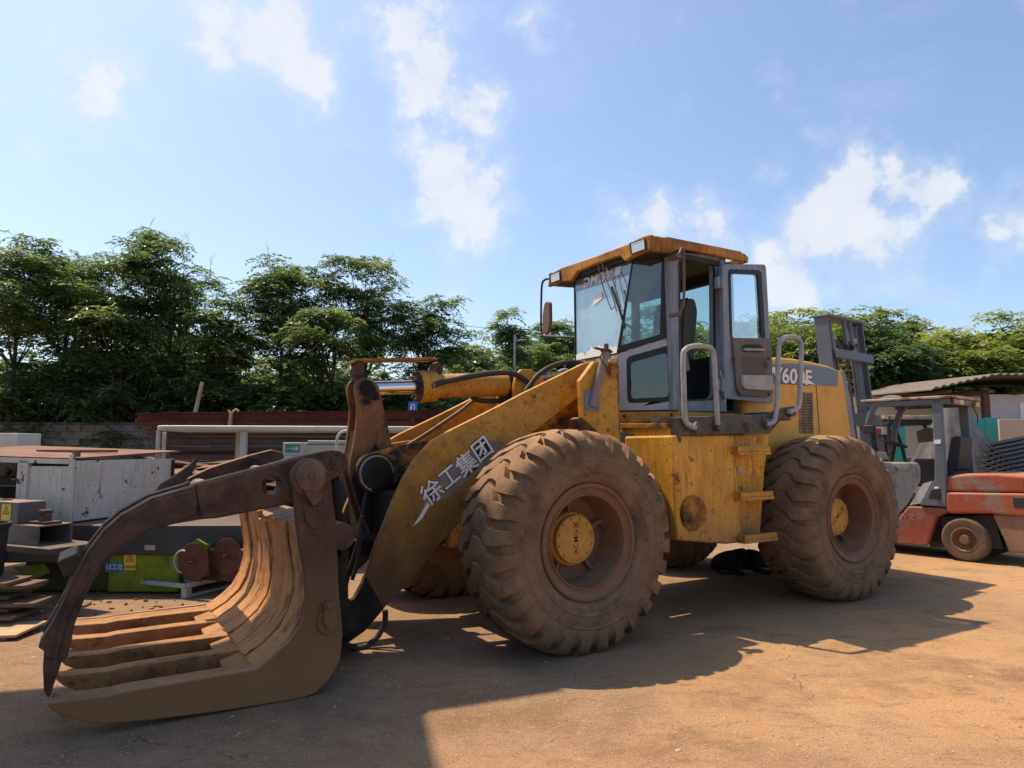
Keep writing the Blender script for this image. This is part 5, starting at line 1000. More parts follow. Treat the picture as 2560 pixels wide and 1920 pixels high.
# floor tines
def tine(v0, v1, nearp=False):
    top = [(-2.22, 0.225), (-2.30, 0.204), (-2.66, 0.203), (-2.95, 0.200), (-3.02, 0.192), (-3.27, 0.205)]
    bot = [(-3.28, 0.196), (-3.24, 0.15), (-3.14, 0.092), (-3.04, 0.06), (-2.82, 0.036), (-2.5, 0.012), (-2.22, 0.006)]
    k = lb(); k.prism([Vector((u, v0, z)) for u, z in top + bot], (0, v1 - v0, 0)); return k.build('floor_tine', M_TINE, GB, bevel=0.008)
tine(BN - 0.052, 1.02); tine(BF + 0.052, BF + 0.12)
for vc in (0.665, 0.25, -0.20, -0.62): tine(vc + 0.055, vc - 0.055)
for vc in (0.93, 0.56, 0.14, -0.30):   # tooth wings between the tines near their points
    lb().prism([(-3.22, vc, 0.10), (-2.92, vc, 0.14), (-2.90, vc + 0.085, 0.15), (-3.02, vc + 0.085, 0.155), (-3.2, vc + 0.07, 0.11)], (0, 0, 0.025)).build('tooth_wing', M_TINE, GB, bevel=0.006)
lb().prism([(-2.42, BN - 0.03, 0.165), (-2.28, BN - 0.03, 0.20), (-2.2, BN - 0.03, 0.19), (-2.2, BN - 0.03, 0.02), (-2.4, BN - 0.03, 0.02)], (0, -(BN - BF) + 0.07, 0)).build('floor_lip', M_TINE, GB, bevel=0.006)
# pivots, stops and keepers on the cheeks
pc = on_side(C1([(1420, 352)]), BN)[0]
for s, vv in ((1, BN), (-1, BF)):
    k = lb(); k.lathe([(0, -0.16), (0.098, -0.16), (0.098, 0.0), (0.112, 0.003), (0.112, 0.016), (0.100, 0.018), (0.100, 0.026), (0.106, 0.028), (0.106, 0.042), (0.092, 0.044), (0.092, 0.054), (0.088, 0.070), (0.082, 0.074), (0.022, 0.074), (0.022, 0.066), (0.0, 0.066)], (pc.x, vv, pc.z), (0, s, 0), 36)
    k.cyl((pc.x, vv, pc.z), (pc.x, vv + s * 0.074, pc.z), 0.014, n=8); k.build('pivot_boss', M_WASH, GB, bevel=0.003)
k = lb().prism(on_side(C1([(1465, 325), (1500, 328), (1522, 350), (1505, 378), (1470, 385)]), BN + 0.03), (0, 0.035, 0)); k.build('keeper_tab', M_STEEL, GB, bevel=0.004)
t0 = on_side(C1([(1386, 418), (1475, 430), (1494, 455), (1425, 490), (1402, 470)]), BN + 0.004)
k = lb(); a, b_, c_, d_ = on_side(C1([(1386, 418), (1475, 425), (1494, 452), (1425, 488)]), BN); o_ = Vector((0, 0.10, 0))
k.add([a, b_, c_, d_, a + o_ * 0.9, d_ + o_], [(0, 1, 2, 3), (0, 3, 5, 4), (4, 5, 2, 1), (0, 4, 1), (3, 2, 5)]); k.build('stop_bracket', M_STEEL, GB, bevel=0.003)
lb().prism(rounded(on_side(C1([(1395, 500), (1490, 495), (1497, 560), (1470, 592), (1430, 592), (1408, 560)]), BN + 0.002), 0.03), (0, 0.014, 0)).build('wear_pad', M_STEEL, GB, bevel=0.004)
k = lb(); q = on_side(C1([(1457, 617)]), BN)[0]; k.cyl(q, q + Vector((0, 0.02, 0)), 0.016, n=12); k.build('bolt', M_STEEL, GB)
k = lb(); q = on_side(C1([(1515, 1020)]), BN)[0]; k.cyl(q, q + Vector((0, 0.02, 0)), 0.075, n=28)
k.prism(on_side(C1([(1494, 940), (1500, 930), (1535, 930), (1542, 945), (1550, 1020), (1543, 1045), (1520, 1058), (1498, 1045), (1488, 1020)]), BN + 0.02), (0, 0.03, 0)); q = on_side(C1([(1519, 950)]), BN + 0.05)[0]; k.cyl(q, q + Vector((0, 0.02, 0)), 0.018, n=10); k.build('pin_keeper', M_CHEEK, GB, bevel=0.005)
# back structure: lugs, torque tube and clamp cylinders
k = lb(); k.cyl((-1.78, BF + 0.06, 0.93), (-1.78, BN - 0.06, 0.93), 0.085, n=20)
k.build('torque_tube', M_STEEL, GB)
for v in (0.40, 0.62, -0.40, -0.62): lb().prism([(-1.85, v - 0.025, 0.25), (-1.60, v - 0.025, 0.16), (-1.46, v - 0.025, 0.2), (-1.46, v - 0.025, 0.36), (-1.60, v - 0.025, 0.45), (-1.82, v - 0.025, 0.7)], (0, 0.05, 0)).build('mounting_lug', M_BLACK, GB, bevel=0.01)
for v in (0.86, -0.46):
    k = lb(); k.cyl((-1.70, v, 0.45), (-1.72, v, 0.98), 0.06, n=18); k.cyl((-1.72, v, 0.98), (-1.765, v, 1.36), 0.035, n=16); k.cyl((-1.765, v - 0.07, 1.36), (-1.765, v + 0.07, 1.36), 0.045, n=16); k.cyl((-1.70, v - 0.08, 0.45), (-1.70, v + 0.08, 0.45), 0.05, n=16); k.cyl((-1.71, v - 0.01, 0.80), (-1.71, v + 0.13, 0.80), 0.03, n=12)
    k.build('clamp_cylinder', M_BLACK, GB)
# upper clamp tines
up = [(1590, 248), (1605, 280), (1598, 318), (1560, 348), (1500, 385), (1440, 440), (1365, 462), (1340, 480), (1200, 506), (1000, 545), (930, 550), (800, 572), (680, 606), (580, 670), (500, 740), (430, 832), (380, 940), (342, 1040), (330, 1112), (312, 1186), (296, 1200), (205, 1185), (200, 1155), (176, 1142), (182, 1118), (205, 1085), (250, 1010), (290, 930), (330, 830), (400, 705), (480, 600), (560, 530), (700, 452), (880, 400), (905, 386), (1160, 320), (1400, 255), (1470, 240), (1530, 231), (1570, 236)]
UV = 1.10; upo = on_side(C1(up), UV)
hc, hx, hy = on_side(C1([(1250, 393), (1292, 393), (1250, 343)]), UV); hr_ = 0.5 * ((hx - hc).length + (hy - hc).length)
hole = [Vector((hc.x + hr_ * math.cos(a), UV, hc.z + hr_ * math.sin(a))) for a in [-i * 2 * math.pi / 24 for i in range(24)]]
rpl = on_side(C1([(1400, 262), (1160, 327), (912, 392), (905, 410), (918, 500), (935, 545), (1000, 538), (1200, 498), (1345, 470), (1352, 340)]), UV)
strap = on_side(C1([(900, 412), (700, 465), (570, 545), (490, 615), (415, 715), (345, 840), (300, 950), (268, 1060), (245, 1190), (262, 1195), (290, 1080), (320, 985), (395, 860), (480, 740), (560, 665), (680, 600), (800, 566), (895, 530), (912, 490)]), UV)
tooth = on_side(C1([(200, 1170), (290, 1190), (272, 1250), (246, 1320), (232, 1372), (216, 1380), (200, 1340), (196, 1240)]), UV)
for s in (1, -1):
    sh_ = Vector((0, 0, 0)) if s > 0 else Vector((0, -0.33, 0))
    mv = lambda L_: [p + sh_ for p in L_]
    k = lb(); uo = mv(upo) if s > 0 else mv(upo[10:35]); hl = [mv(hole)] if s > 0 else []; k.prism([uo] + hl, (0, -0.035, 0)); k.prism([[p + Vector((0, -0.10, 0)) for p in lp_] for lp_ in [uo] + hl], (0, -0.035, 0))
    top_ = upo[34:] + upo[:1]; inner_ = []
    seq = mv(upo[23:39] if s > 0 else upo[23:35])
    vs = [p + Vector((0, -0.034, 0)) for p in seq] + [p + Vector((0, -0.101, 0)) for p in seq]; n = len(seq)
    dn = [p + Vector((0.01, 0, -0.03)) for p in vs]
    k.add(vs + dn, [(i, i + 1, n + i + 1, n + i) for i in range(n - 1)] + [(2 * n + i, 3 * n + i, 3 * n + i + 1, 2 * n + i + 1) for i in range(n - 1)])
    ut = k.build('clamp_tine', M_STEEL, GB, bevel=0.006)
    if s > 0: k = lb(); k.lathe([(hr_ * 0.96, 0), (hr_ * 1.05, 0), (hr_ * 1.05, 0.14), (hr_ * 0.96, 0.14)], hc + sh_ + Vector((0, 0.002, 0)), (0, -1, 0), 28, True); k.build('hole_ring', M_STEEL, ut)
    if s > 0:
        lb().prism([rpl, hole], (0, 0.022, 0)).build('reinforcing_plate', M_STEEL, ut, bevel=0.006); lb().prism(strap, (0, 0.012, 0)).build('reinforcing_strap', M_STEEL, ut, bevel=0.004)
    lb().prism([p + Vector((0, -0.02, 0)) for p in mv(tooth)], (0, -0.09, 0)).build('tine_tooth', M_STEEL, ut, bevel=0.012)
    if s < 0: continue
    q = on_side(C1([(1553, 290)]), UV)[0] + sh_; k = lb(); k.cyl(q, q + Vector((0, 0.02, 0)), 0.042, n=16); k.cyl(q + Vector((0, 0.02, 0)), q + Vector((0, 0.035, 0)), 0.024, n=6); k.build('tine_bolt', M_STEEL, ut)
cx = on_side(C1([(318, 775)]), UV)[0]
k = lb(); k.obox((cx.x + 0.005, 0.82, cx.z), (0.045, 0, 0.02), (0, 0.19, 0), (-0.02, 0, 0.046)); k.build('clamp_cross_tube', M_STEEL, GB, bevel=0.008)
lev = on_side([(1 / 1.8433 * x, 1000 + y / 1.8433) for x, y in [(1590, 248), (1605, 280), (1598, 318), (1560, 348), (1440, 400), (1340, 430), (1150, 445), (960, 470), (950, 450), (1160, 345), (1400, 265), (1530, 231)]], UV)
lb().prism([p + Vector((0, BF + 0.16 - UV, 0)) for p in lev], (0, -0.10, 0)).build('clamp_lever', M_STEEL, GB, bevel=0.008)
k = lb().prism([Vector((p.x, 0.25, p.z)) for p in on_side(C1([(708, 428), (760, 405), (840, 385), (890, 330), (912, 272), (900, 266), (872, 300), (800, 350), (740, 385)]), 0.28)], (0, 0.06, 0)); k.build('clamp_fin', M_STEEL, GB, bevel=0.004)
lb().cyl((-2.42, BF + 0.1, 1.17), (-2.42, UV - 0.1, 1.17), 0.075, n=18).build('clamp_shadow_tube', M_STEEL, GB)  # unseen tube added to cast the shade band on the bucket back
k = lb(); c_ = on_side(C1([(1000, 345)]), 0.2)[0]; k.cyl((pc.x + 0.03, BF + 0.05, pc.z - 0.02), (pc.x + 0.03, BN - 0.1, pc.z - 0.02), 0.05, n=18); k.build('clamp_shaft', M_STEEL, GB)
# ================================================================== yard wall, scrap and machines on the left
M_BLOCK = mat('grey_concrete_block', (0.17, 0.16, 0.145), 0.9, var=0.2, var_scale=1.3, layers=[((0.13, 0.12, 0.105), 1.4, 0.5, 0.7, 0.7, one), ((0.33, 0.31, 0.28), 6, 0.55, 0.72, 0.5, one)], bump=0.5, bump_scale=30, coord='Generated')
M_MORT = mat('grey_mortar', (0.085, 0.08, 0.07), 0.95, var=0.2, bump=0.3)
M_BEAM = mat('red_rusted_beam', (0.13, 0.036, 0.024), 0.65, var=0.3, var_scale=2, layers=[((0.20, 0.075, 0.035), 5, 0.5, 0.7, 0.6, (0.4, 3, 3)), (DRUST, 3, 0.52, 0.66, 0.7, (0.5, 2, 2))], dust=((0.30, 0.13, 0.07), 0.5), bump=0.2)
M_BEAM2 = mat('brown_rusted_bar', (0.10, 0.048, 0.034), 0.75, var=0.3, var_scale=2, layers=[((0.20, 0.12, 0.085), 5, 0.5, 0.7, 0.6, (0.4, 3, 3)), (DRUST, 3, 0.52, 0.66, 0.7, (0.5, 2, 2))], bump=0.25)
M_CHIP = mat('chipped_white_paint', (0.64, 0.61, 0.52), 0.6, var=0.10, layers=[((0.40, 0.37, 0.30), 3, 0.5, 0.7, 0.5, (3, 3, 0.7)), ((0.08, 0.05, 0.035), 6, 0.62, 0.635, 0.95, one), (RUST, 3.2, 0.62, 0.68, 0.85, (1, 1, 0.6)), ((0.10, 0.06, 0.04), 28, 0.63, 0.655, 0.9, one), ((0.34, 0.25, 0.16), 4, 0.54, 0.70, 0.6, (5, 5, 0.4))], bump=0.08)
M_LID = mat('rusty_brown_lid', (0.17, 0.085, 0.055), 0.8, var=0.2, layers=[((0.28, 0.17, 0.11), 3, 0.48, 0.7, 0.6, one)], bump=0.15)
M_DGREY = mat('dark_grey_machine_paint', (0.05, 0.053, 0.056), 0.5, var=0.2, layers=[((0.09, 0.06, 0.045), 5, 0.52, 0.70, 0.7, one)], dust=((0.15, 0.105, 0.075), 0.8), bump=0.05)
M_MGREY = mat('mid_grey_machine_paint', (0.13, 0.128, 0.12), 0.5, var=0.2, layers=[((0.10, 0.06, 0.04), 5, 0.54, 0.70, 0.7, one)], dust=((0.24, 0.15, 0.10), 0.9), bump=0.05)
M_LIME = mat('lime_green_paint', (0.17, 0.24, 0.014), 0.55, var=0.2, layers=[((0.07, 0.08, 0.02), 4, 0.50, 0.68, 0.75, one), (DRUST, 14, 0.62, 0.70, 0.8, one)], bump=0.06)
M_PALLET = mat('peeling_pale_blue_steel', (0.36, 0.42, 0.41), 0.6, var=0.15, layers=[((0.16, 0.10, 0.07), 9, 0.56, 0.66, 0.85, one)], bump=0.1)
M_BLADE = mat('rusted_saw_blade', (0.10, 0.040, 0.028), 0.7, var=0.25, layers=[((0.17, 0.08, 0.05), 12, 0.5, 0.7, 0.6, one)], bump=0.2)
M_PLY = mat('plywood_sheet', (0.42, 0.30, 0.18), 0.75, var=0.15, layers=[((0.28, 0.17, 0.09), 4, 0.52, 0.70, 0.6, (1, 6, 1))], bump=0.08)
M_PLANK = mat('weathered_dark_plank', (0.12, 0.08, 0.055), 0.85, var=0.3, layers=[((0.24, 0.15, 0.10), 4, 0.5, 0.7, 0.6, (1, 6, 1))], bump=0.2)
M_BIN = mat('black_plastic', (0.02, 0.022, 0.024), 0.4, var=0.2, layers=[((0.08, 0.07, 0.06), 8, 0.58, 0.75, 0.5, one)], bump=0.04)
M_WPAINT = mat('dusty_white_paint', (0.52, 0.53, 0.50), 0.5, var=0.12, layers=[((0.34, 0.30, 0.24), 5, 0.52, 0.7, 0.6, one)], bump=0.05)
M_CARD = mat('grey_cardboard', (0.42, 0.43, 0.41), 0.8, var=0.12, bump=0.05)
M_BLUE = mat('dark_blue_slats', (0.018, 0.028, 0.05), 0.5, var=0.2, bump=0.05)
M_TEALS = simple('teal_sticker', (0.02, 0.22, 0.18), 0.5)

# concrete block wall
WY = 19.6; wx0, wx1 = -16.6, -8.6; wz = at(150, 1062, WY).z
wall = MB().box((-40, WY + 0.03, 0), (4, WY + 0.22, wz - 0.07)).build('block_wall', M_MORT, None, smooth=None); tag(wall, 'grey concrete block wall under the shrubs on the left', 'wall')
bl = MB().box((-0.193, -0.03, -0.094), (0.193, 0.035, 0.094)).mesh('block'); bl.materials.append(M_BLOCK)
rng = random.Random(2); rows = int(wz / 0.2)
hole_px = at(217, 1097, WY)
for r in range(rows):
    z = wz - 0.1 - r * 0.2
    if z < 0.75: break
    for c in range(int((wx1 - wx0) / 0.4)):
        x = wx0 + c * 0.4 + (0.2 if r % 2 else 0)
        if abs(x - hole_px.x) < 0.2 and abs(z - hole_px.z) < 0.1: continue
        o = bpy.data.objects.new('block', bl); COL.objects.link(o); o.parent = wall; o.location = (x, WY + rng.uniform(-0.008, 0.008), z); o.rotation_euler = (0, 0, rng.uniform(-0.012, 0.012))
k = MB().box((-40, WY - 0.05, wz + 0.0), (4, WY + 0.26, wz + 0.07)).build('coping', M_MORT, wall, smooth=None)
MB().box((hole_px.x - 0.17, WY + 0.02, hole_px.z - 0.10), (hole_px.x + 0.17, WY + 0.028, hole_px.z + 0.10)).build('vent_hole', M_INK, wall, smooth=None)
tag(MB().box((-60, 19.9, 0.0), (6, 30, wz - 0.35)).build('earth_bank', mat('dark_earth', (0.06, 0.045, 0.03), 0.95, bump=0.3), None, smooth=None), kind='structure')

# pile of long steel beams
def beam_mesh(kind, Lh):
    k = MB(); h, w, t = (0.075, 0.06, 0.008)
    if kind == 0: prof = [(-w, -h), (w, -h), (w, -h + t), (t / 2, -h + t), (t / 2, h - t), (w, h - t), (w, h), (-w, h), (-w, h - t), (-t / 2, h - t), (-t / 2, -h + t), (-w, -h + t)]
    elif kind == 1: prof = [(-w, -h), (w, -h), (w, -h + t), (-w + t, -h + t), (-w + t, h - t), (w, h - t), (w, h), (-w, h)]
    else: prof = [(-w, -w * 0.6), (w, -w * 0.6), (w, w * 0.6), (-w, w * 0.6)]
    k.prism([(-Lh, y, z) for y, z in prof], (2 * Lh, 0, 0)); return k.mesh('steel_beam', 30)
bms = [beam_mesh(0, 3.4), beam_mesh(1, 3.4), beam_mesh(2, 3.2)]
GBM = 'rusty steel beams stacked in the pile'
for i, me in enumerate(bms): me.materials.append(M_BEAM if i < 2 else M_BEAM2)
M_BEAM3 = mat('grey_brown_bar', (0.15, 0.095, 0.07), 0.75, var=0.3, var_scale=2, layers=[(DRUST, 3, 0.5, 0.66, 0.7, (0.5, 2, 2))], bump=0.2)
bms_alt = [me.copy() for me in bms]
for me in bms_alt: me.materials.clear(); me.materials.append(M_BEAM3)
rng = random.Random(4); BY = 13.0
labs = {0: 'rusty red H-section steel beam lying in the long pile', 1: 'rusty red channel steel lying in the long pile', 2: 'brown rusty steel bar in the lower layers of the long pile'}
ORD = ['first', 'second', 'third', 'fourth', 'fifth', 'sixth', 'seventh', 'eighth', 'ninth', 'tenth', 'eleventh', 'twelfth', 'thirteenth', 'fourteenth', 'fifteenth', 'sixteenth']
zrows = [(2.11, 1, 2), (1.955, 0, 2), (1.80, 1, 3), (1.62, 1, 3), (1.465, 2, 3), (1.385, 2, 3), (1.30, 2, 3), (1.21, 2, 3), (1.12, 1, 3), (0.98, 2, 3), (0.90, 1, 3), (0.74, 1, 3), (0.58, 0, 3), (0.42, 1, 3), (0.26, 1, 3), (0.10, 0, 3)]
for ri, (z, kd, nb_) in enumerate(zrows):
    for j in range(2):
        o = bpy.data.objects.new('steel_beam', (bms if rng.random() < 0.7 else bms_alt)[kd]); COL.objects.link(o); o.location = (-3.55 + rng.uniform(-0.3, 0.3) + (0.25 if 4 < ri < 10 else 0), BY + j * 0.16 + rng.uniform(-0.09, 0.09) + 0.10 * (ri % 3) - 0.08 * (ri > 4), z); o['kind'] = 'thing'; o.rotation_euler = (math.pi if rng.random() < .85 else 0, rng.uniform(-0.012, 0.012), rng.uniform(-0.035, 0.035)); tag(o, ('front', 'rear')[j] + ' ' + ('H-section beam', 'channel steel', 'flat steel bar')[kd] + ' in the ' + ORD[ri] + ' layer from the top of the long rusty pile', 'beam', GBM)
GSC = 'rusty flat strips and offcuts heaped in front of the beam pile'
st_me = []
for i in range(4):
    k = MB(); Lh = 0.5 + 0.35 * i; k.prism([(-Lh, -0.05, 0), (Lh * 0.9, -0.045, 0.0), (Lh, 0.05, 0), (-Lh * 0.95, 0.05, 0)], (0, 0, 0.012)); me = k.mesh('steel_strip'); me.materials.append(M_BEAM2 if i % 2 else M_BEAM); st_me.append(me)
for i in range(22):
    o = bpy.data.objects.new('steel_strip', st_me[i % 4]); COL.objects.link(o); px = rng.uniform(420, 700); z = rng.uniform(0.75, 1.28); p = at(px, 1120, 12.3 + rng.uniform(-.4, .3)); o.location = (p.x, p.y, z); o.rotation_euler = (rng.uniform(-.5, .5), rng.uniform(-0.15, 0.15), rng.uniform(-0.4, 0.4)); tag(o, 'short rusty steel strip in the heap behind the white cabinet', 'scrap', GSC)
k = MB().box((-6.3, 11.8, 0), (-3.2, 12.7, 0.74)).build('scrap_crate', M_BEAM2, None, bevel=0.02); tag(k, 'rusty steel crate full of strips behind the white cabinet', 'crate')
# rag tied over the top beams
k = MB(); q = at(578, 1033, 12.9); k.tube([q + Vector((0, 0, 0.02)), q + Vector((0.0, -0.02, -0.10)), q + Vector((-0.01, -0.03, -0.34))], (0.03, 0.045), 8, 4); k.tube([q + Vector((-0.06, 0, 0.06)), q, q + Vector((0.08, 0, 0.07)), q + Vector((0.14, 0, 0.03))], 0.022, 6, 3); tag(k.build('tied_rag', mat('pale_tan_rag', (0.45, 0.30, 0.20), 0.9), None), 'pale tan rag tied around the top steel beams', 'rag')
# leaning timber pole
a, c = at(487, 1032, 18.5), at(506, 955, 18.5); tag(MB().cyl((a.x - 0.1, 18.5, a.z - 0.6), c, 0.06, 0.05, 10).build('leaning_pole', mat('pale_grey_timber', (0.30, 0.27, 0.22), 0.9), None), 'pale grey pole leaning among the shrubs behind the wall', 'pole')
# white steel frame
wf = empty('white_frame_table', at(700, 1120, 9.6) * 1.0 - Vector((0, 0, HC)), 0, 'long white steel frame table in front of the rusty beam pile', 'table'); wo = wf.location.copy(); wo.z = 0; wf.location = wo
def wfp(v): return Vector(v) - wo
A0, A1 = at(392, 1075, 9.3), at(1075, 1070, 9.8); zt_ = 1.80
k = MB(); k.prism(rounded([wfp((A0.x, 9.25, zt_ - 0.07)), wfp((A1.x, 9.75, zt_ - 0.07)), wfp((A1.x - 0.1, 10.9, zt_ - 0.07)), wfp((A0.x - 0.15, 10.4, zt_ - 0.07))], 0.12), (0, 0, 0.07)); k.build('table_top', M_WPAINT, wf, bevel=0.02, seg=3)
for px, Y, t in ((396, 9.35, 0.022), (411, 10.1, 0.022), (610, 9.5, 0.04), (596, 10.2, 0.028), (1005, 9.75, 0.04)):
    p = at(px, 1090, Y); MB().box(wfp((p.x - t, Y - t, 0)), wfp((p.x + t, Y + t, zt_ - 0.072))).build('leg', M_WPAINT, wf, bevel=0.004)
# boxes beside it
def wbox(name, px0, px1, y0, y1, Y, dpt, m, label, cat, bevel=0.01, zmin=None):
    a, c = at(px0, y1, Y), at(px1, y0, Y); root = empty(name, ((a.x + c.x) / 2, Y + dpt / 2, zmin if zmin is not None else a.z), 0, label, cat); w2 = (c.x - a.x) / 2; h = c.z - root.location.z
    MB().box((-w2, -dpt / 2, 0), (w2, dpt / 2, h)).build('body', m, root, bevel=bevel); return root, w2, h, dpt / 2
cr, cw2, chh, cd2 = wbox('slatted_crate', 690, 880, 1165, 1300, 8.7, 0.5, M_BLUE, 'dark blue slatted crate behind the grapple cheek', 'crate', zmin=0.0)
for i in range(8): MB().box((-cw2 - 0.01, -cd2 - 0.018, 0.08 + i * chh / 8), (cw2 + 0.01, -cd2, 0.08 + i * chh / 8 + chh / 8 * 0.8)).build('slat', M_BLUE, cr, bevel=0.004)
zc_ = chh
r1, a1, h1, d1 = wbox('cooler_box', 700, 868, 1140, 1170, 8.7, 0.46, M_WPAINT, 'low white box under the teal-labelled carton', 'box', zmin=zc_)
r2, a2, h2, d2 = wbox('labelled_carton', 706, 757, 1106, 1140, 8.72, 0.3, M_CARD, 'pale carton with a teal label beside the grapple arm', 'box', zmin=zc_ + h1)
k = MB(); k.add([(-a2 * 0.72, -d2 - 0.003, h2 * 0.25), (a2 * 0.72, -d2 - 0.003, h2 * 0.25), (a2 * 0.72, -d2 - 0.003, h2 * 0.85), (-a2 * 0.72, -d2 - 0.003, h2 * 0.85)], [(0, 1, 2, 3)]); k.build('teal_label', M_TEALS, r2, smooth=None)
k = MB(); add_text(k, '一卡通', (0, -d2 - 0.006, h2 * 0.52), (1, 0, 0), (0, 0, 1), 0.05, 0.01); k.build('label_print', M_SIGNW, r2, smooth=None)
r3, a3, h3, d3 = wbox('grey_tool_box', 768, 852, 1101, 1140, 8.75, 0.3, M_CARD, 'light grey box right of the teal-labelled carton', 'box', zmin=zc_ + h1)
MB().box((-a3 - 0.006, -d3 - 0.006, h3 * 0.72), (a3 + 0.006, d3 + 0.006, h3 * 0.78)).build('lid_seam', M_MORT, r3)
k = MB(); q = at(862, 1135, 8.6); tag(k.tube([q + Vector((-0.10, 0, 0.02)), q + Vector((-0.10, 0, 0.20)), q + Vector((-0.03, 0, 0.28)), q + Vector((0.1, 0, 0.28)), q + Vector((0.16, 0, 0.2)), q + Vector((0.14, 0, 0.0))], 0.018, 8, 4).build('white_hose', M_WPAINT, None), 'white hose looped beside the grey box, behind the bell crank', 'hose')
k = MB(); q = at(640, 1325, 8.3); n = 14
vs = []
for i in range(n + 1):
    a = math.pi * (0.05 + 0.9 * i / n); vs += [Vector((q.x - math.cos(a) * 0.36, 8.2, q.z - 0.12 + math.sin(a) * 0.24)), Vector((q.x - math.cos(a) * 0.36, 8.5, q.z - 0.12 + math.sin(a) * 0.24)), Vector((q.x - math.cos(a) * 0.31, 8.5, q.z - 0.12 + math.sin(a) * 0.19)), Vector((q.x - math.cos(a) * 0.31, 8.2, q.z - 0.12 + math.sin(a) * 0.19))]
k.add(vs, [(i * 4 + e, i * 4 + (e + 1) % 4, i * 4 + 4 + (e + 1) % 4, i * 4 + 4 + e) for i in range(n) for e in range(4)] + [(0, 1, 2, 3), (n * 4, n * 4 + 3, n * 4 + 2, n * 4 + 1)]); 
k.box((q.x - 0.40, 8.2, 0), (q.x - 0.30, 8.5, q.z - 0.07)); k.box((q.x + 0.30, 8.2, 0), (q.x + 0.40, 8.5, q.z - 0.07))
tag(k.build('arched_mudguard', M_WPAINT, None), 'white arched mudguard under the clamp arm, behind the saw blades', 'mudguard')

# ---------------------------------------------------------------- log saw machine with the white cabinet on it
LM = empty('log_saw_machine', (-4.0, 7.5, 0), 0, 'dark grey and lime green log saw machine under the white cabinet', 'machine'); lo_ = LM.location.copy()
def lp(x, y, z): return Vector((x, y, z)) - lo_
k = MB(); k.box(lp(-5.15, 7.10, 0.40), lp(-2.72, 8.6, 0.70)); k.build('base_beam', M_DGREY, LM, bevel=0.012)
k = MB(); k.box(lp(-5.45, 6.86, 0.36), lp(-4.45, 7.098, 0.56)); k.prism([lp(-5.9, 7.1, 0.36), lp(-5.45, 6.86, 0.36), lp(-5.45, 7.6, 0.36), lp(-5.9, 7.9, 0.36)], (0, 0, 0.2)); k.build('side_box', M_DGREY, LM, bevel=0.012)
k = MB(); k.box(lp(-4.15, 7.14, 0.02), lp(-3.42, 8.4, 0.398)); k.build('lime_housing', M_LIME, LM, bevel=0.012)
k = MB(); k.box(lp(-5.05, 7.20, 0.02), lp(-4.17, 8.4, 0.36)); k.build('lime_housing', mat('shaded_lime_paint', (0.045, 0.06, 0.012), 0.55, var=0.2, bump=0.05), LM, bevel=0.012)  # darker copy of the lime paint for the shaded left part
k = MB(); k.prism([lp(-5.0, 6.95, 0.30), lp(-4.72, 7.0, 0.33), lp(-4.66, 7.0, 0.24), lp(-4.82, 6.98, 0.17)], (0, 0.02, 0)); k.build('lime_bracket', M_LIME, LM)
def sticker(root, c, ex, ez, w, h, m, off):
    c, ex, ez = Vector(c), Vector(ex).normalized(), Vector(ez).normalized(); n = ex.cross(ez)
    if n.y > 0: n = -n
    c = c + n * off; return MB().add([c - ex * w - ez * h, c + ex * w - ez * h, c + ex * w + ez * h, c - ex * w + ez * h], [(0, 1, 2, 3)]), c, n
def warn_sign(root, c, ex, ez, w, h, words, name):
    mb, c, n = sticker(root, c, ex, ez, w, h, None, 0.003); o = mb.build(name, M_SIGNY, root, smooth=None); ex, ez = Vector(ex).normalized(), Vector(ez).normalized(); d = n * 0.002
    k = MB(); T = lambda s: [c + d + ez * (h * 0.36) + (ex * x + ez * y) * s for x, y in ((-0.866, -0.5), (0.866, -0.5), (0, 1))]
    a, b_ = T(w * 0.82), T(w * 0.60); k.add(a + b_, [(0, 1, 4, 3), (1, 2, 5, 4), (2, 0, 3, 5)]); q = c + d + ez * (h * 0.30)
    k.add([q + (ex * math.cos(t) * (0.22 if i % 2 else 0.09) + ez * math.sin(t) * (0.22 if i % 2 else 0.09)) * w for i, t in enumerate([j * math.pi / 4 for j in range(8)])], [tuple(range(8))])
    add_text(k, words, c + d - ez * (h * 0.62), ex, ez, w * 0.50, 0.02); k.build('sign_print', M_INK, o, smooth=None)
p = (at(325, 1405, 7.14)); warn_sign(LM, lp(p.x, 7.14, p.z), (1, 0, 0), (0, 0, 1), 0.062, 0.082, '当心机械伤人', 'warning_sign')
p = at(287, 1418, 7.14); mb_, c, n = sticker(LM, lp(p.x, 7.14, p.z), (1, 0, 0), (0, 0, 1), 0.097, 0.046, None, 0.003); o = mb_.build('station_sign', M_SIGNB, LM, smooth=None)
k = MB(); add_text(k, '12工位', c + n * 0.002, (1, 0, 0), (0, 0, 1), 0.062, 0.01); k.build('sign_print', M_SIGNW, o, smooth=None)
p = at(375, 1345, 7.1); MB().add([lp(p.x - .05, 7.097, .45), lp(p.x + .06, 7.097, .45), lp(p.x + .06, 7.097, .5), lp(p.x - .05, 7.097, .5)], [(0, 1, 2, 3)]).build('name_plate', M_POCKET, LM, smooth=None)
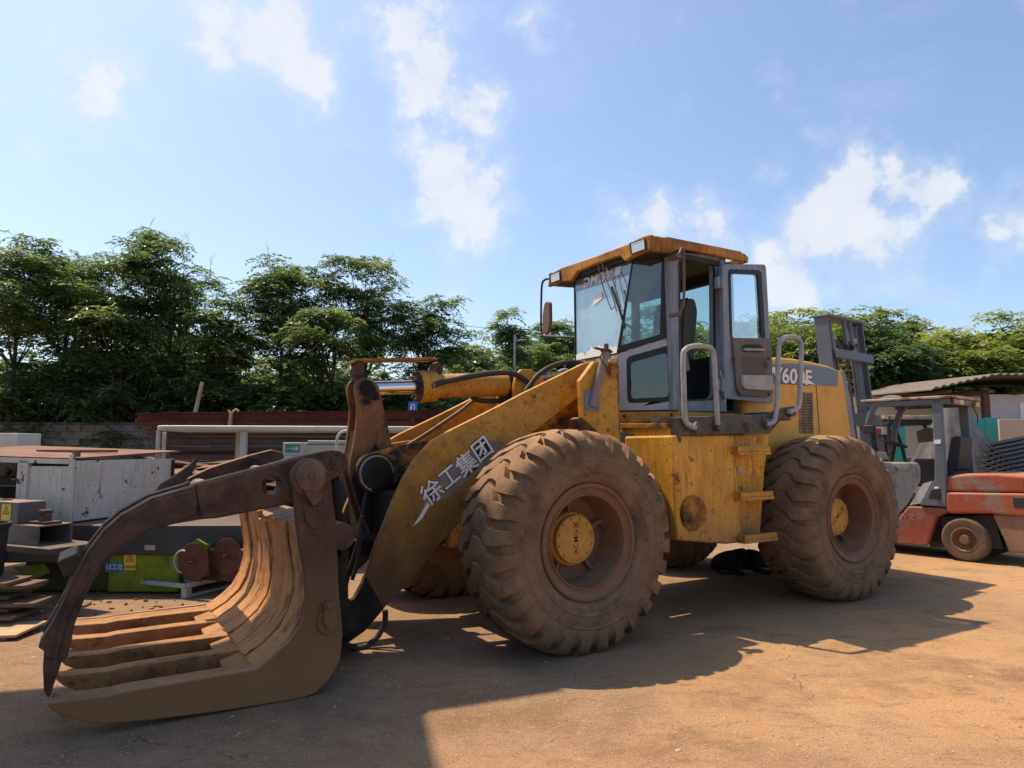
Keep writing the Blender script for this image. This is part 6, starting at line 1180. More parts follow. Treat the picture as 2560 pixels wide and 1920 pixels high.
# square feed beam running forward, with its sign and hinge
FD = Vector((0.92, -0.39, 0)).normalized(); FS = Vector((0.39, 0.92, 0)).normalized(); fe = at(138, 1336, 6.45)
hw_, hh_ = 0.165, 0.092
k = MB(); c0_ = Vector((fe.x, fe.y, fe.z)) - lo_
ring = lambda t, s: [c0_ - FD * t + FS * (a * hw_ * s) + Vector((0, 0, b_ * hh_ * s)) for a, b_ in ((-1, -1), (1, -1), (1, 1), (-1, 1))]
vs = ring(0, 1) + ring(2.6, 1) + ring(0, 0.86) + ring(0.6, 0.86)
k.add(vs, [(i, (i + 1) % 4, 4 + (i + 1) % 4, 4 + i) for i in range(4)] + [(i, (i + 1) % 4, 8 + (i + 1) % 4, 8 + i) for i in range(4)] + [(8 + i, 8 + (i + 1) % 4, 12 + (i + 1) % 4, 12 + i) for i in range(4)] + [(12, 13, 14, 15), (4, 5, 6, 7)]); k.build('feed_beam', M_MGREY, LM, smooth=None)
k = MB(); k.obox(c0_ - FD * 1.2 + Vector((0, 0, 0.19)), FD * 0.85, FS * 0.13, (0, 0, 0.105)); k.build('feed_beam_upper', M_MGREY, LM, bevel=0.01)
k = MB(); k.obox(c0_ - FD * 1.2 + Vector((0, 0, -0.115)), FD * 1.5, FS * 0.24, (0, 0, 0.03)); k.build('feed_beam_flange', M_DGREY, LM, bevel=0.008)
sp_ = at(55, 1306, 6.6); cc_ = c0_ - FD * 0.52 - FS * 0.131 + Vector((0, 0, 0.17)); warn_sign(LM, cc_, FD, (0, 0, 1), 0.07, 0.10, '当心夹手', 'warning_sign')
k = MB(); h0 = c0_ - FD * 0.16 + Vector((0, 0, hh_)); k.obox(h0 + Vector((0, 0, 0.012)), FD * 0.13, FS * 0.08, (0, 0, 0.014)); k.obox(h0 + Vector((0, 0, 0.07)) - FS * 0.03, FD * 0.035, FS * 0.012, (0, 0, 0.055)); k.obox(h0 + Vector((0, 0, 0.07)) + FS * 0.03, FD * 0.035, FS * 0.012, (0, 0, 0.055)); k.cyl(h0 + Vector((0, 0, 0.11)) - FS * 0.06, h0 + Vector((0, 0, 0.11)) + FS * 0.06, 0.025); k.cyl(h0 + FD * 0.03 + Vector((0, 0, 0.02)), h0 + FD * 0.03 + Vector((0, 0, 0.09)), 0.02); k.build('hinge_bracket', M_BEAM2, LM, bevel=0.004)
MB().lathe([(0.0, 0), (0.05, 0), (0.05, 0.012), (0.035, 0.012), (0.035, 0.004), (0, 0.004)], c0_ - FD * 0.75 + Vector((0, 0, 0.296)), (0, 0, 1), 18).build('plug', M_MGREY, LM)
MB().box(lp(-5.5, 6.5, 0), lp(-5.25, 6.8, 0.36)).build('support_leg', M_DGREY, LM)
k = MB(); k.obox((c0_ - FD * 0.9 + Vector((0, 0, -0.3))), FD * 0.06, FS * 0.06, (0, 0, 0.25)); k.build('support_leg', M_DGREY, LM)
# white cabinet
CA = Vector((-4.67, 7.3, 0.702)); dR = Vector((0.2, 0.98, 0)).normalized(); dL = Vector((-0.98, 0.2, 0)).normalized(); UPZ = Vector((0, 0, 1)); hC = 0.655
CB = empty('white_steel_cabinet', CA, 0, 'white chipped steel cabinet with a rusty brown top on the saw machine', 'cabinet')
k = MB(); k.obox(dR * 0.78 + UPZ * (hC / 2), dR * 0.76, -dL * 0.012, UPZ * (hC / 2)); k.build('side_panel', M_CHIP, CB, bevel=0.004)
k = MB(); k.obox(dL * 0.30 + UPZ * (hC / 2 - 0.03), dL * 0.26, dR * 0.012, UPZ * (hC / 2 - 0.03)); k.build('door_panel', M_CHIP, CB, bevel=0.004)
k = MB(); k.obox(dL * 0.62 + UPZ * (hC / 2) - dR * 0.004, dL * 0.065, dR * 0.03, UPZ * (hC / 2)); k.build('post', M_CHIP, CB, bevel=0.004)
k = MB(); k.obox(dL * 0.012 - dR * 0.012 + UPZ * (hC / 2 + 0.03), dL * 0.022, dR * 0.022, UPZ * (hC / 2 + 0.04)); k.build('corner_post', M_CHIP, CB, bevel=0.003)
k = MB(); k.obox(dL * 0.0 + dR * 0.02 + UPZ * (hC + 0.075), dL * 0.03, dR * 0.03, UPZ * 0.035); k.build('post_stub', M_LID, CB, bevel=0.004)
k = MB(); c_ = UPZ * (hC + 0.012)
tp = [c_ - dL * 0.02 - dR * 0.03, c_ + dL * 2.3 - dR * 0.03 + UPZ * 0.05, c_ + dL * 2.3 + dR * 1.62 + UPZ * 0.14, c_ - dL * 0.03 + dR * 1.6 + UPZ * 0.07]
k.prism(tp, (0, 0, 0.016)); k.build('lid', M_LID, CB, bevel=0.003)
k = MB(); k.prism([tp[0] - dR * 0.004, tp[1] - dR * 0.004, tp[1] - dR * 0.004 - UPZ * 0.055, tp[0] - dR * 0.004 - UPZ * 0.05], dR * 0.02); k.build('lid_edge', M_CHIP, CB, bevel=0.002)
k = MB(); k.obox(c_ + dL * 0.75 + dR * 0.8 + UPZ * 0.085, dL * 0.55, dR * 0.03, UPZ * 0.015); k.build('lid_rib', M_LID, CB)
k = MB(); k.obox(dL * 1.5 + dR * 0.7 + UPZ * 0.38, dL * 0.84, dR * 0.7, UPZ * 0.01); k.build('shelf', M_DGREY, CB)
k = MB(); k.obox(dL * 1.15 + dR * 1.5 + UPZ * 0.32, dL * 1.2, dR * 0.01, UPZ * 0.32); k.build('back_panel', M_DARKIN, CB)
k = MB(); k.obox(dL * 1.15 + dR * 0.75 + UPZ * 0.008, dL * 1.2, dR * 0.74, UPZ * 0.006); k.build('cabinet_floor', M_DARKIN, CB)
k = MB(); k.obox(dL * 2.3 + dR * 0.75 + UPZ * 0.33, dL * 0.01, dR * 0.74, UPZ * 0.32); k.build('far_panel', M_CHIP, CB)
rng = random.Random(8)
for i, z in enumerate((0.395, 0.395, 0.02, 0.02, 0.02, 0.02)):
    k = MB(); w_ = rng.uniform(0.06, 0.1); k.obox((0, 0, 0.03), (w_, 0, 0.0), (0, 0.04, 0), (0.01, 0, 0.028)); k.cyl((-w_, 0, 0.05), (w_ * 0.6, 0.02, 0.07), 0.022, n=8); o = k.build('scrap_fitting', M_BEAM2, None, bevel=0.006); o.location = CA + dL * (0.85 + 0.16 * i) + dR * rng.uniform(0.05, 0.2) + UPZ * z; o.rotation_euler = (0, 0, rng.uniform(0, 3)); tag(o, 'small rusty fitting lying inside the open white cabinet', 'scrap', 'rusty fittings in the white cabinet')
# low pale pallet with the twin-blade saw head
PF, PR, PL_ = on_ground(467, 1468, 0.11), on_ground(606, 1436, 0.11), on_ground(275, 1456, 0.11)
e1 = Vector((PR.x - PF.x, PR.y - PF.y, 0)); e2 = Vector((PL_.x - PF.x, PL_.y - PF.y, 0)); e2 = (e2 - e1.normalized() * e2.dot(e1.normalized())).normalized() * e2.length
PT = empty('steel_pallet', (PF.x, PF.y, 0), 0, 'low pale blue steel pallet under the saw blades', 'pallet'); Z = lambda z: Vector((0, 0, z))
for a, c in ((Vector(), e1), (e2, e1 + e2)):
    MB().obox((a + c) / 2 + Z(0.125), (c - a) / 2, e2.normalized() * 0.025, Z(0.022)).build('side_rail', M_PALLET, PT, bevel=0.004)
for t in (0, 0.33, 0.66, 1.0): MB().obox(e1 * t + e2 / 2 + Z(0.121), e2 / 2, e1.normalized() * 0.028, Z(0.02)).build('cross_rail', M_PALLET, PT, bevel=0.004)
for a in (Vector(), e1, e2, e1 + e2): MB().obox(a * 0.96 + (e1 + e2) * 0.02 + Z(0.05), e1.normalized() * 0.035, e2.normalized() * 0.035, Z(0.05)).build('leg', M_PALLET, PT, bevel=0.004)
MB().obox(e1 * 0.5 + Z(0.02), e1 * 0.5, e2.normalized() * 0.02, Z(0.012)).build('bottom_rail', M_PALLET, PT)
b0, b1 = at(484, 1405, 6.95), at(568, 1391, 6.98); bax = Vector((-0.30, -0.95, 0)).normalized()
SH = empty('saw_head', (b0.x, b0.y, 0.145), 0, 'lime green saw head with two rusty circular blades on the pale pallet', 'saw'); so_ = SH.location.copy()
def blade(c, r):
    ex_ = bax.cross(UPZ).normalized(); n = 80; lp1 = []
    for i in range(n * 2):
        a = math.pi * i / n; rr = r if i % 2 == 0 else r * 0.965; lp1.append(c + (ex_ * math.cos(a + (0.02 if i % 2 else 0)) + UPZ * math.sin(a)) * rr)
    o = MB().prism(lp1, bax * 0.006).build('saw_blade', M_BLADE, SH); q = MB(); q.lathe([(0, 0.004), (0.05, 0.004), (0.05, 0.014), (0.03, 0.016), (0.026, 0.03), (0, 0.03)], c, bax, 20); q.cyl(c, c + bax * 0.06, 0.012, n=8); q.build('blade_hub', M_BLADE, o)
blade(b0 - so_, 0.192); blade(b1 - so_, 0.182)
sx_ = -bax; lx = bax.cross(UPZ).normalized()
if lx.x < 0: lx = -lx
k = MB(); cc_ = b0 - so_ + sx_ * 0.10; k.prism([cc_ + lx * a + Z(b_) for a, b_ in ((-0.27, -0.12), (-0.29, 0.02), (-0.22, 0.10), (-0.06, 0.22), (0.06, 0.16), (0.06, -0.16), (-0.17, -0.17))], sx_ * 0.30); k.build('green_housing', M_LIME, SH, bevel=0.008)
k = MB(); k.obox(cc_ + lx * 0.25 + Z(0.02) + sx_ * 0.12, lx * 0.42, sx_ * 0.10, Z(0.10)); k.obox(cc_ + lx * 0.25 + Z(-0.14) + sx_ * 0.12, lx * 0.36, sx_ * 0.05, Z(0.07)); k.build('motor_block', M_BEAM2, SH, bevel=0.01)
k = MB(); q = at(505, 1350, 7.2) - so_; k.prism([q + lx * a + Z(b_) for a, b_ in ((-0.14, -0.02), (-0.03, 0.11), (0.06, 0.13), (0.08, -0.02))], sx_ * 0.2); k.build('green_guard', M_LIME, SH, bevel=0.006)
k = MB(); q = at(545, 1335, 7.3) - so_; k.prism([q + lx * a + Z(b_) for a, b_ in ((-0.16, 0.0), (-0.10, 0.10), (0.10, 0.08), (0.20, 0.0), (0.14, -0.06), (-0.1, -0.06))], sx_ * 0.14); k.build('bent_rusty_cover', M_BEAM2, SH, bevel=0.006)
k = MB(); k.tube([cc_ + bax * 0.11 + lx * (-0.13 + 0.10 * math.cos(a)) + Z(0.0 + 0.11 * math.sin(a)) for a in [math.pi * (0.4 + 1.1 * i / 10) for i in range(11)]], 0.010, 8, 1); k.build('grab_hoop', M_PALLET, SH)
# black bin, timber and plywood at the left edge
BNp = at(-28, 1120, 6.0); k = MB(); k.lathe([(0.0, 0.40), (0.165, 0.40), (0.185, 0.80), (0.205, 0.81), (0.205, 0.84), (0.18, 0.84), (0.16, 0.44), (0, 0.44)], (0, 0, 0), (0, 0, 1), 32); o = k.build('plastic_bin', M_BIN, None); o.location = (BNp.x, 6.0, 0.0); tag(o, 'black plastic bin on the plank stack at the left edge', 'bin')
rng = random.Random(12)
for i in range(9):
    k = MB(); Lh = rng.uniform(0.5, 0.75); k.box((-Lh, -rng.uniform(0.10, 0.22), 0), (Lh * 0.95, rng.uniform(0.10, 0.2), 0.03)); o = k.build('plank', M_PLANK, None, bevel=0.003); o.location = (-4.55 + rng.uniform(-0.1, 0.05) - 0.02 * i, 5.95 + rng.uniform(-0.08, 0.08), 0.012 + i * 0.043); o.rotation_euler = (0, rng.uniform(-0.01, 0.01), rng.uniform(-0.15, 0.25)); tag(o, ('lowest', 'second lowest', 'third lowest', 'fourth lowest', 'middle', 'fourth highest', 'third highest', 'second highest', 'topmost')[i] + ' dark weathered plank in the stack at the left edge', 'plank', 'planks stacked under the black bin')
q = on_ground(20, 1575, 0.05); k = MB(); k.prism([[(-0.55, -0.19, 0), (0.32, -0.17, 0), (0.36, 0.2, 0), (-0.5, 0.22, 0)], [(0.02, 0.02, 0), (-0.1, 0.02, 0), (-0.1, 0.12, 0), (0.02, 0.12, 0)]], (0, 0, 0.02)); o = k.build('plywood_sheet', M_PLY, None, bevel=0.002); o.location = (q.x - 0.18, q.y, 0.035); o.rotation_euler = (0.05, 0.0, 0.12); tag(o, 'tan plywood offcut with a square hole on the ground at left', 'plywood')
k = MB(); k.box((-0.5, -0.17, 0.0), (0.28, 0.17, 0.03)); o = k.build('plank', M_PLANK, None, bevel=0.003); o.location = (q.x - 0.2, q.y + 0.02, 0.0); o.rotation_euler = (0, 0, 0.05); tag(o, 'dark board lying under the tan plywood offcut', 'plank')
# white unit on the wall side, far left
wr, a_, h_, d_ = wbox('white_cooling_unit', -30, 45, 1083, 1120, 12.0, 0.6, M_WPAINT, 'white louvred unit at the left edge behind the rusty lid', 'cooling unit', zmin=0.9)
for i in range(6): MB().box((a_ - 0.30, -d_ - 0.012, 0.06 + i * (h_ - 0.1) / 6), (a_ - 0.02, -d_, 0.06 + i * (h_ - 0.1) / 6 + 0.06)).build('louvre', M_WPAINT, wr, bevel=0.004)
MB().box((-a_, -d_, -0.9), (a_, d_, -0.002)).build('stand', M_DGREY, wr)

# ================================================================== far signs and wires
sp = at(1032, 1017, 18.9); k = empty('road_sign', (sp.x, 18.9, 0), 0, 'small blue U-turn road sign behind the chromed rod', 'road sign')
sz = 0.125
MB().box((-sz, -0.01, sp.z - 0.14), (sz, 0.01, sp.z + 0.14)).build('sign_panel', simple('road_sign_blue', (0.02, 0.14, 0.5), 0.4), k); MB().cyl((0, 0.04, 0), (0, 0.04, sp.z), 0.03).build('post', M_RAIL, k)
m_ = MB(); m_.tube([(0.045, -0.012, sp.z - 0.08), (0.045, -0.012, sp.z + 0.03), (0.026, -0.012, sp.z + 0.066), (-0.026, -0.012, sp.z + 0.066), (-0.045, -0.012, sp.z + 0.03), (-0.045, -0.012, sp.z - 0.02)], 0.015, 6, 3); m_.add([(-0.086, -0.016, sp.z - 0.02), (-0.004, -0.016, sp.z - 0.02), (-0.045, -0.016, sp.z - 0.088)], [(0, 1, 2)]); m_.build('turn_arrow', M_SIGNW, k)
M_WIRE = simple('black_wire', (0.05, 0.05, 0.055), 0.6)
for i, (y0, y1) in enumerate(((770, 806), (780, 814), (800, 826))):
    a, c = at(540, y0 - 35 + i * 3, 46), at(2400, y1 + 40, 60); n = 14; pts = [a.lerp(c, t / n) + Vector((0, 0, -1.6 * 4 * (t / n) * (1 - t / n))) for t in range(n + 1)]
    tag(MB().tube(pts, 0.018, 4, 2).build('power_line', M_WIRE, None), ('topmost', 'middle', 'lowest')[i] + ' of the three thin black wires crossing behind the cab', 'wire', 'wires behind the cab')
k = MB(); q = at(1287, 960, 31); k.tube([(q.x, 31, 0), (q.x, 31, at(1287, 865, 31).z), (q.x + 0.1, 31, at(1287, 853, 31).z), (q.x + 0.5, 31, at(1287, 850, 31).z)], (0.06, 0.035), 8, 3); tag(k.build('lamp_post', M_RAIL, None), 'thin grey lamp post among the trees left of the cab', 'lamp post')
# ================================================================== right side: forklift
M_RED = mat('worn_red_forklift_paint', (0.36, 0.075, 0.034), 0.6, var=0.15, layers=[((0.24, 0.20, 0.175), 2.2, 0.48, 0.58, 0.85, one), ((0.22, 0.12, 0.085), 9, 0.50, 0.66, 0.6, (1, 1, 2)), ((0.20, 0.05, 0.025), 6, 0.5, 0.7, 0.6, one), (DRUST, 22, 0.60, 0.68, 0.8, (1, 1, 2.5))], dust=(DUST, 0.5), bump=0.06)
M_REDL = mat('dusty_low_red_paint', (0.26, 0.065, 0.035), 0.7, var=0.2, layers=[((0.20, 0.14, 0.10), 4, 0.46, 0.66, 0.8, one)], bump=0.1)
M_FGREY = mat('forklift_guard_grey', (0.115, 0.135, 0.155), 0.5, var=0.15, layers=[((0.22, 0.22, 0.21), 5, 0.55, 0.72, 0.5, (3, 3, 0.7))], bump=0.05)
M_FRUST = mat('forklift_roof_pale', (0.40, 0.33, 0.25), 0.7, var=0.2, layers=[(RUST, 4, 0.5, 0.62, 0.8, one)], bump=0.1)
M_FBLK = mat('forklift_black', (0.025, 0.025, 0.027), 0.6, var=0.2, bump=0.05)
M_STYRE = mat('dusty_small_tyre', (0.13, 0.095, 0.065), 0.9, var=0.25, layers=[((0.06, 0.05, 0.04), 5, 0.5, 0.7, 0.6, one)], bump=0.3, bump_scale=40, spec=0.15)
FW = Vector((5.99, 9.12, 0)); FA = math.atan2(0.788, -0.616); FH = Vector((math.cos(FA), math.sin(FA), 0)); FL = Vector((-FH.y, FH.x, 0))
FK = empty('forklift', FW, FA, 'red forklift with grey overhead guard and raised mast behind the loader', 'forklift')
def fk(pts, b):
    out = []
    for px, py in pts:
        r = pray(px, py); t = (FW + FL * b - CAMP).dot(FL) / r.dot(FL); p = CAMP + r * t - FW; out.append(Vector((p.dot(FH), b, p.z)))
    return out
CF = lambda pts: [(1960 + x / 2.37, 740 + y / 2.37) for x, y in pts]
CG = lambda pts: [(2160 + x / 4.6075, 920 + y / 4.6075) for x, y in pts]
BWD = 1.12
def fplate(name, px, b, th, m, parent=FK, bevel=0.01, cf=None): return MB().prism(fk(cf(px) if cf else px, b), (0, -th, 0)).build(name, m, parent, bevel=bevel)
hood_ = fk(CF([(955, 1075), (985, 1062), (1080, 1052), (1250, 1050), (1420, 1062), (1560, 1090), (1570, 1140), (1570, 1170), (957, 1160)]), -0.02)
MB().prism(hood_, (0, -BWD + 0.04, 0)).build('engine_cover', M_RED, FK, bevel=0.04, seg=3)
cw_ = fk(CF([(957, 1163), (1570, 1172), (1590, 1300), (1500, 1312), (1330, 1300), (1230, 1290), (1000, 1290), (957, 1283)]), 0.0)
sidep = MB().prism(cw_, (0, -BWD, 0)).build('counterweight_body', M_RED, FK, bevel=0.03, seg=3)
rr_ = fk(CF([(1230, 1292), (1570, 1300), (1585, 1480), (1480, 1535), (1330, 1520), (1300, 1440), (1260, 1360)]), -0.03); MB().prism(rr_, (0, -BWD + 0.06, 0)).build('counterweight_skirt', mat('dusty_pinkish_skirt', (0.26, 0.15, 0.105), 0.8, var=0.2, layers=[((0.16, 0.10, 0.07), 4, 0.5, 0.7, 0.7, one)], bump=0.1), FK, bevel=0.03)
fplate('red_side_plate', [(625, 1385), (735, 1245), (960, 1255), (960, 1285), (905, 1310), (850, 1480), (640, 1465), (560, 1470), (560, 1390)], -0.02, BWD - 0.04, M_REDL, cf=CF, bevel=0.02)
k = MB(); p = fk(CF([(750, 1312)]), 0.0)[0]; q = fk(CF([(820, 1310)]), 0.0)[0]; add_text(k, '力叉车', p + Vector((0, -0.012, 0)), (q - p).normalized() * -1 if (q - p).x > 0 and False else (q - p), (0, 0, 1), 0.115, 0.006); k.build('painted_words', mat('faded_pale_paint', (0.36, 0.27, 0.23), 0.7, layers=[((0.22, 0.08, 0.05), 25, 0.52, 0.6, 0.85, one)], bump=0), FK, smooth=None)
k = MB(); p = fk(CF([(1390, 1120)]), -0.012)[0]; add_text(k, 'HELI', p + (q - p).normalized() * -0.0, (-1, 0, 0), (0, 0, 1), 0.13, -0.004); 
k.v = [(x - 0.17, -0.014, z) for x, y, z in k.v]; k.build('maker_lettering', M_OUTL, FK, smooth=None)
fplate('vent_slot', [(1352, 1192), (1560, 1196), (1560, 1258), (1362, 1255)], 0.004, 0.02, M_INK, cf=CF, bevel=0.004)
MB().prism(fk(CF([(900, 1310), (1240, 1295), (1300, 1500), (860, 1490)]), -0.10), (0, -BWD + 0.2, 0)).build('wheel_arch', M_FBLK, FK)
def fwheel(a, b, r, w_):
    t = MB(); t.lathe([(r * 0.5, 0.0), (r * 0.62, 0.012), (r * 0.9, 0.008), (r * 0.985, -0.02), (r, -0.05), (r, -w_ + 0.05), (r * 0.97, -w_ + 0.01), (r * 0.5, -w_)], (0, 0, 0), (0, 1, 0), 40)
    o = t.build('wheel', M_STYRE, FK); o.location = (a, b, r)
    for i in range(26):
        an = 2 * math.pi * i / 26; c = Vector((math.cos(an), 0, math.sin(an)))
    t = MB(); t.lathe([(r * 0.56, -0.01), (r * 0.58, 0.012), (r * 0.52, 0.014), (r * 0.47, -0.03), (r * 0.30, -0.05), (r * 0.22, -0.02), (r * 0.2, 0.02), (0, 0.025)], (0, 0, 0), (0, 1, 0), 30)
    for i in range(6): an = 2 * math.pi * i / 6; c = Vector((math.cos(an) * r * 0.36, -0.035, math.sin(an) * r * 0.36)); t.cyl(c, c + Vector((0, 0.02, 0)), 0.012, n=6)
    t.build('rim', M_RIM, o)
fwheel(0.02, 0.0, 0.285, 0.2); fwheel(0.02, -BWD + 0.2, 0.285, 0.2); fwheel(1.62, 0.03, 0.34, 0.26); fwheel(1.62, -BWD + 0.22, 0.34, 0.26)
MB().box((0.3, -BWD + 0.1, 0.18), (1.9, -0.1, 0.72)).build('chassis', M_FBLK, FK, bevel=0.02)
# overhead guard
rl_ = fk(CG([(765, 330), (885, 340), (920, 860), (945, 1280), (945, 1600), (640, 1580), (790, 1330), (812, 1270), (808, 860)]), 0.0)
leg_ = MB().prism(rl_, (0, -0.07, 0)).build('guard_rear_leg', M_FGREY, FK, bevel=0.012)
pk = fk(CG([(740, 1500), (775, 1400), (880, 1390), (890, 1510)]), 0.004); MB().prism(pk, (0, -0.01, 0)).build('tie_pocket', M_FBLK, leg_, bevel=0.006)
q = fk(CG([(845, 1488)]), 0.0)[0]; MB().cyl(q, q + Vector((0, 0.03, 0)), 0.03, n=12).build('lock_knob', M_FBLK, leg_)
for pts in ([(805, 828), (882, 822), (884, 872), (808, 876)], [(805, 1368), (856, 1364), (858, 1388), (806, 1390)]): MB().add(fk(CG(pts), 0.004), [(0, 1, 2, 3)]).build('leg_sticker', M_SIGNW, leg_, smooth=None)
a0 = fk(CG([(825, 335)]), 0.0)[0]; zro = a0.z
ff = fk(CG([(0, 372)]), 0.0)[0]; af = max(ff.x, a0.x + 0.9); ar = fk(CG([(900, 300)]), 0.0)[0].x - 0.08
MB().prism([(a0.x + 0.02, -BWD + 0.10, 0.9), (a0.x - 0.10, -BWD + 0.10, 0.9), (a0.x - 0.06, -BWD + 0.10, zro), (a0.x + 0.06, -BWD + 0.10, zro)], (0, 0.07, 0)).build('guard_rear_leg', M_FGREY, FK, bevel=0.012)
for b in (-0.035, -BWD + 0.135):
    fl_ = fk(CG([(420, 362), (300, 352), (200, 380), (130, 430), (85, 510), (55, 610), (30, 700), (15, 800), (5, 900), (0, 980)]), -0.035); MB().tube([Vector((p.x, b, p.z)) for p in fl_], 0.05, 8, 3).build('guard_front_leg', M_FGREY, FK)
roofz = zro
MB().prism(rounded([(af + 0.05, 0.03, roofz - 0.02), (ar - 0.05, 0.03, roofz - 0.02), (ar - 0.05, -BWD + 0.07, roofz - 0.02), (af + 0.05, -BWD + 0.07, roofz - 0.02)], 0.05), (0, 0, 0.035)).build('guard_roof', M_FRUST, FK, bevel=0.008)
for b in (0.0, -BWD + 0.10): MB().box((ar, b - 0.07, roofz - 0.10), (af, b, roofz - 0.022)).build('roof_rail', M_FGREY, FK, bevel=0.01)
MB().box((ar, -BWD + 0.1, roofz - 0.10), (ar + 0.06, -0.07, roofz - 0.022)).build('roof_rail', M_FGREY, FK, bevel=0.008)
for i in range(5): MB().box((ar + 0.2 + i * 0.2, -BWD + 0.1, roofz - 0.07), (ar + 0.24 + i * 0.2, -0.07, roofz - 0.024)).build('roof_slat', M_FGREY, FK)
MB().box((ar - 0.035, -0.30, roofz - 0.10), (ar - 0.002, -0.06, roofz - 0.03)).build('tail_lamp', simple('red_lamp', (0.25, 0.02, 0.03), 0.3), FK, bevel=0.006)
MB().box((ar - 0.03, -0.44, roofz - 0.10), (ar - 0.002, -0.302, roofz - 0.03)).build('tail_lamp', simple('cream_lamp', (0.55, 0.42, 0.25), 0.3), FK, bevel=0.006)
MB().box((ar - 0.03, -1.04, roofz - 0.11), (ar - 0.002, -0.90, roofz - 0.04)).build('tail_lamp', simple('amber_lamp', (0.5, 0.22, 0.04), 0.3), FK, bevel=0.006)
MB().tube([(ar - 0.01, -0.8, roofz - 0.06), (ar - 0.02, -0.86, roofz - 0.16), (ar - 0.02, -0.95, roofz - 0.24), (ar, -1.0, roofz - 0.34)], 0.008, 6, 4).build('lamp_cable', M_FBLK, FK)
# driver's place
zs_ = 1.16
k = MB(); k.prism(rounded([(0.16, -0.32, zs_ + 0.02), (0.10, -0.32, zs_ + 0.46), (0.13, -0.32, zs_ + 0.50), (0.22, -0.32, zs_ + 0.48), (0.30, -0.32, zs_ + 0.1), (0.30, -0.32, zs_ + 0.0)], 0.03), (0, -0.46, 0)); k.box((0.2, -0.80, zs_ - 0.06), (0.72, -0.30, zs_ + 0.08)); k.build('seat', M_FBLK, FK, bevel=0.03, seg=3)
k = MB(); k.box((0.35, -0.24, 0.95), (0.66, -0.16, zs_ + 0.18)); k.build('side_console', M_FBLK, FK, bevel=0.03)
MB().box((0.32, -BWD + 0.06, 0.72), (1.2, -0.06, 0.80)).build('floor_plate', M_FBLK, FK)
k = MB(); k.prism(fk(CG([(525, 1580), (680, 1330), (790, 1300), (650, 1560)]), -0.05), (0, -0.3, 0)); k.build('entry_step', mat('worn_white_step', (0.45, 0.45, 0.42), 0.6, layers=[(GRIME, 12, 0.58, 0.66, 0.8, one)], bump=0.05), FK)
k = MB(); k.box((1.22, -BWD + 0.12, 0.72), (1.42, -0.1, 1.25)); k.build('front_cowl', M_FGREY, FK, bevel=0.02)
sw_c = fk(CG([(400, 875)]), -0.42)[0]
k = MB(); k.tube([sw_c + Vector((0.05 + 0.16 * math.cos(t) * 0.9, 0.17 * math.sin(t), 0.05 * math.cos(t) + 0.0)) for t in [i * 2 * math.pi / 24 for i in range(25)]], 0.013, 8, 1); k.obox(sw_c + Vector((0.05, 0, 0)), (0.14, 0, 0.045), (0, 0.014, 0), (0, 0, 0.012)); k.obox(sw_c + Vector((0.05, 0, 0)), (0.015, 0, 0), (0, 0.16, 0), (0, 0, 0.012)); k.build('steering_wheel', M_FBLK, FK)
k = MB(); k.cyl(sw_c + Vector((0.06, 0, -0.01)), (sw_c.x + 0.22, -0.42, 0.85), 0.03, n=12); k.build('steering_column', M_FBLK, FK)
for i in range(3):
    p0 = Vector((sw_c.x - 0.12 + 0.0, -0.70 - 0.07 * i, 1.22)); MB().cyl(p0 + Vector((0.25, 0, -0.25)), p0 + Vector((0.14, 0, 0.12)), 0.010, n=8).build('lever', M_FBLK, FK)
k = MB(); p = fk(CG([(700, 770)]), -1.0)[0]; k.prism([p + Vector((x, 0, z)) for x, z in ((-0.11, -0.10), (0.10, -0.12), (0.12, 0.05), (-0.02, 0.11), (-0.12, 0.10))], (0, -0.02, 0)); k.build('rear_mirror', mat('mirror_back', (0.16, 0.14, 0.11), 0.4), FK, bevel=0.006)
p = fk(CG([(62, 705)]), 0.06)[0]; MB().prism([p + Vector((x, 0, z)) for x, z in ((-0.075, -0.06), (0.075, -0.06), (0.08, 0.055), (-0.07, 0.06))], (0, 0.03, 0)).build('wing_mirror', M_FBLK, FK, bevel=0.012)
# mast
MT = 0.075
def ms(a, b, z): return Vector((1.50 + a + z * MT, b, z))
ztp = 3.52
def rail(b0, b1, a0_, a1_, z0, z1, nm, m=M_FGREY, par=FK): return MB().add([ms(a, b, z) for z in (z0, z1) for a, b in ((a0_, b0), (a1_, b0), (a1_, b1), (a0_, b1))], [(0, 1, 2, 3), (4, 5, 6, 7), (0, 1, 5, 4), (1, 2, 6, 5), (2, 3, 7, 6), (3, 0, 4, 7)]).build(nm, m, par, bevel=0.006)
MC = rail(0.12, 0.085, -0.10, 0.12, 0.1, ztp, 'mast_rail'); rail(0.085, 0.0, 0.08, 0.12, 0.1, ztp, 'mast_rail'); rail(-1.05, -1.015, -0.10, 0.12, 0.1, ztp, 'mast_rail'); rail(-1.015, -0.93, 0.08, 0.12, 0.1, ztp, 'mast_rail')
rail(-0.02, -0.06, -0.06, 0.08, 0.1, ztp - 0.04, 'inner_rail'); rail(-0.87, -0.91, -0.06, 0.08, 0.1, ztp - 0.04, 'inner_rail')
rail(0.14, -1.07, -0.14, 0.14, ztp, ztp + 0.04, 'mast_top_plate'); rail(0.10, -1.05, -0.20, -0.14, 2.86, 3.00, 'mast_crossbar'); rail(0.10, -1.05, -0.20, -0.14, 1.84, 2.02, 'mast_crossbar'); rail(0.10, -1.05, -0.16, -0.1, 0.5, 0.7, 'mast_crossbar')
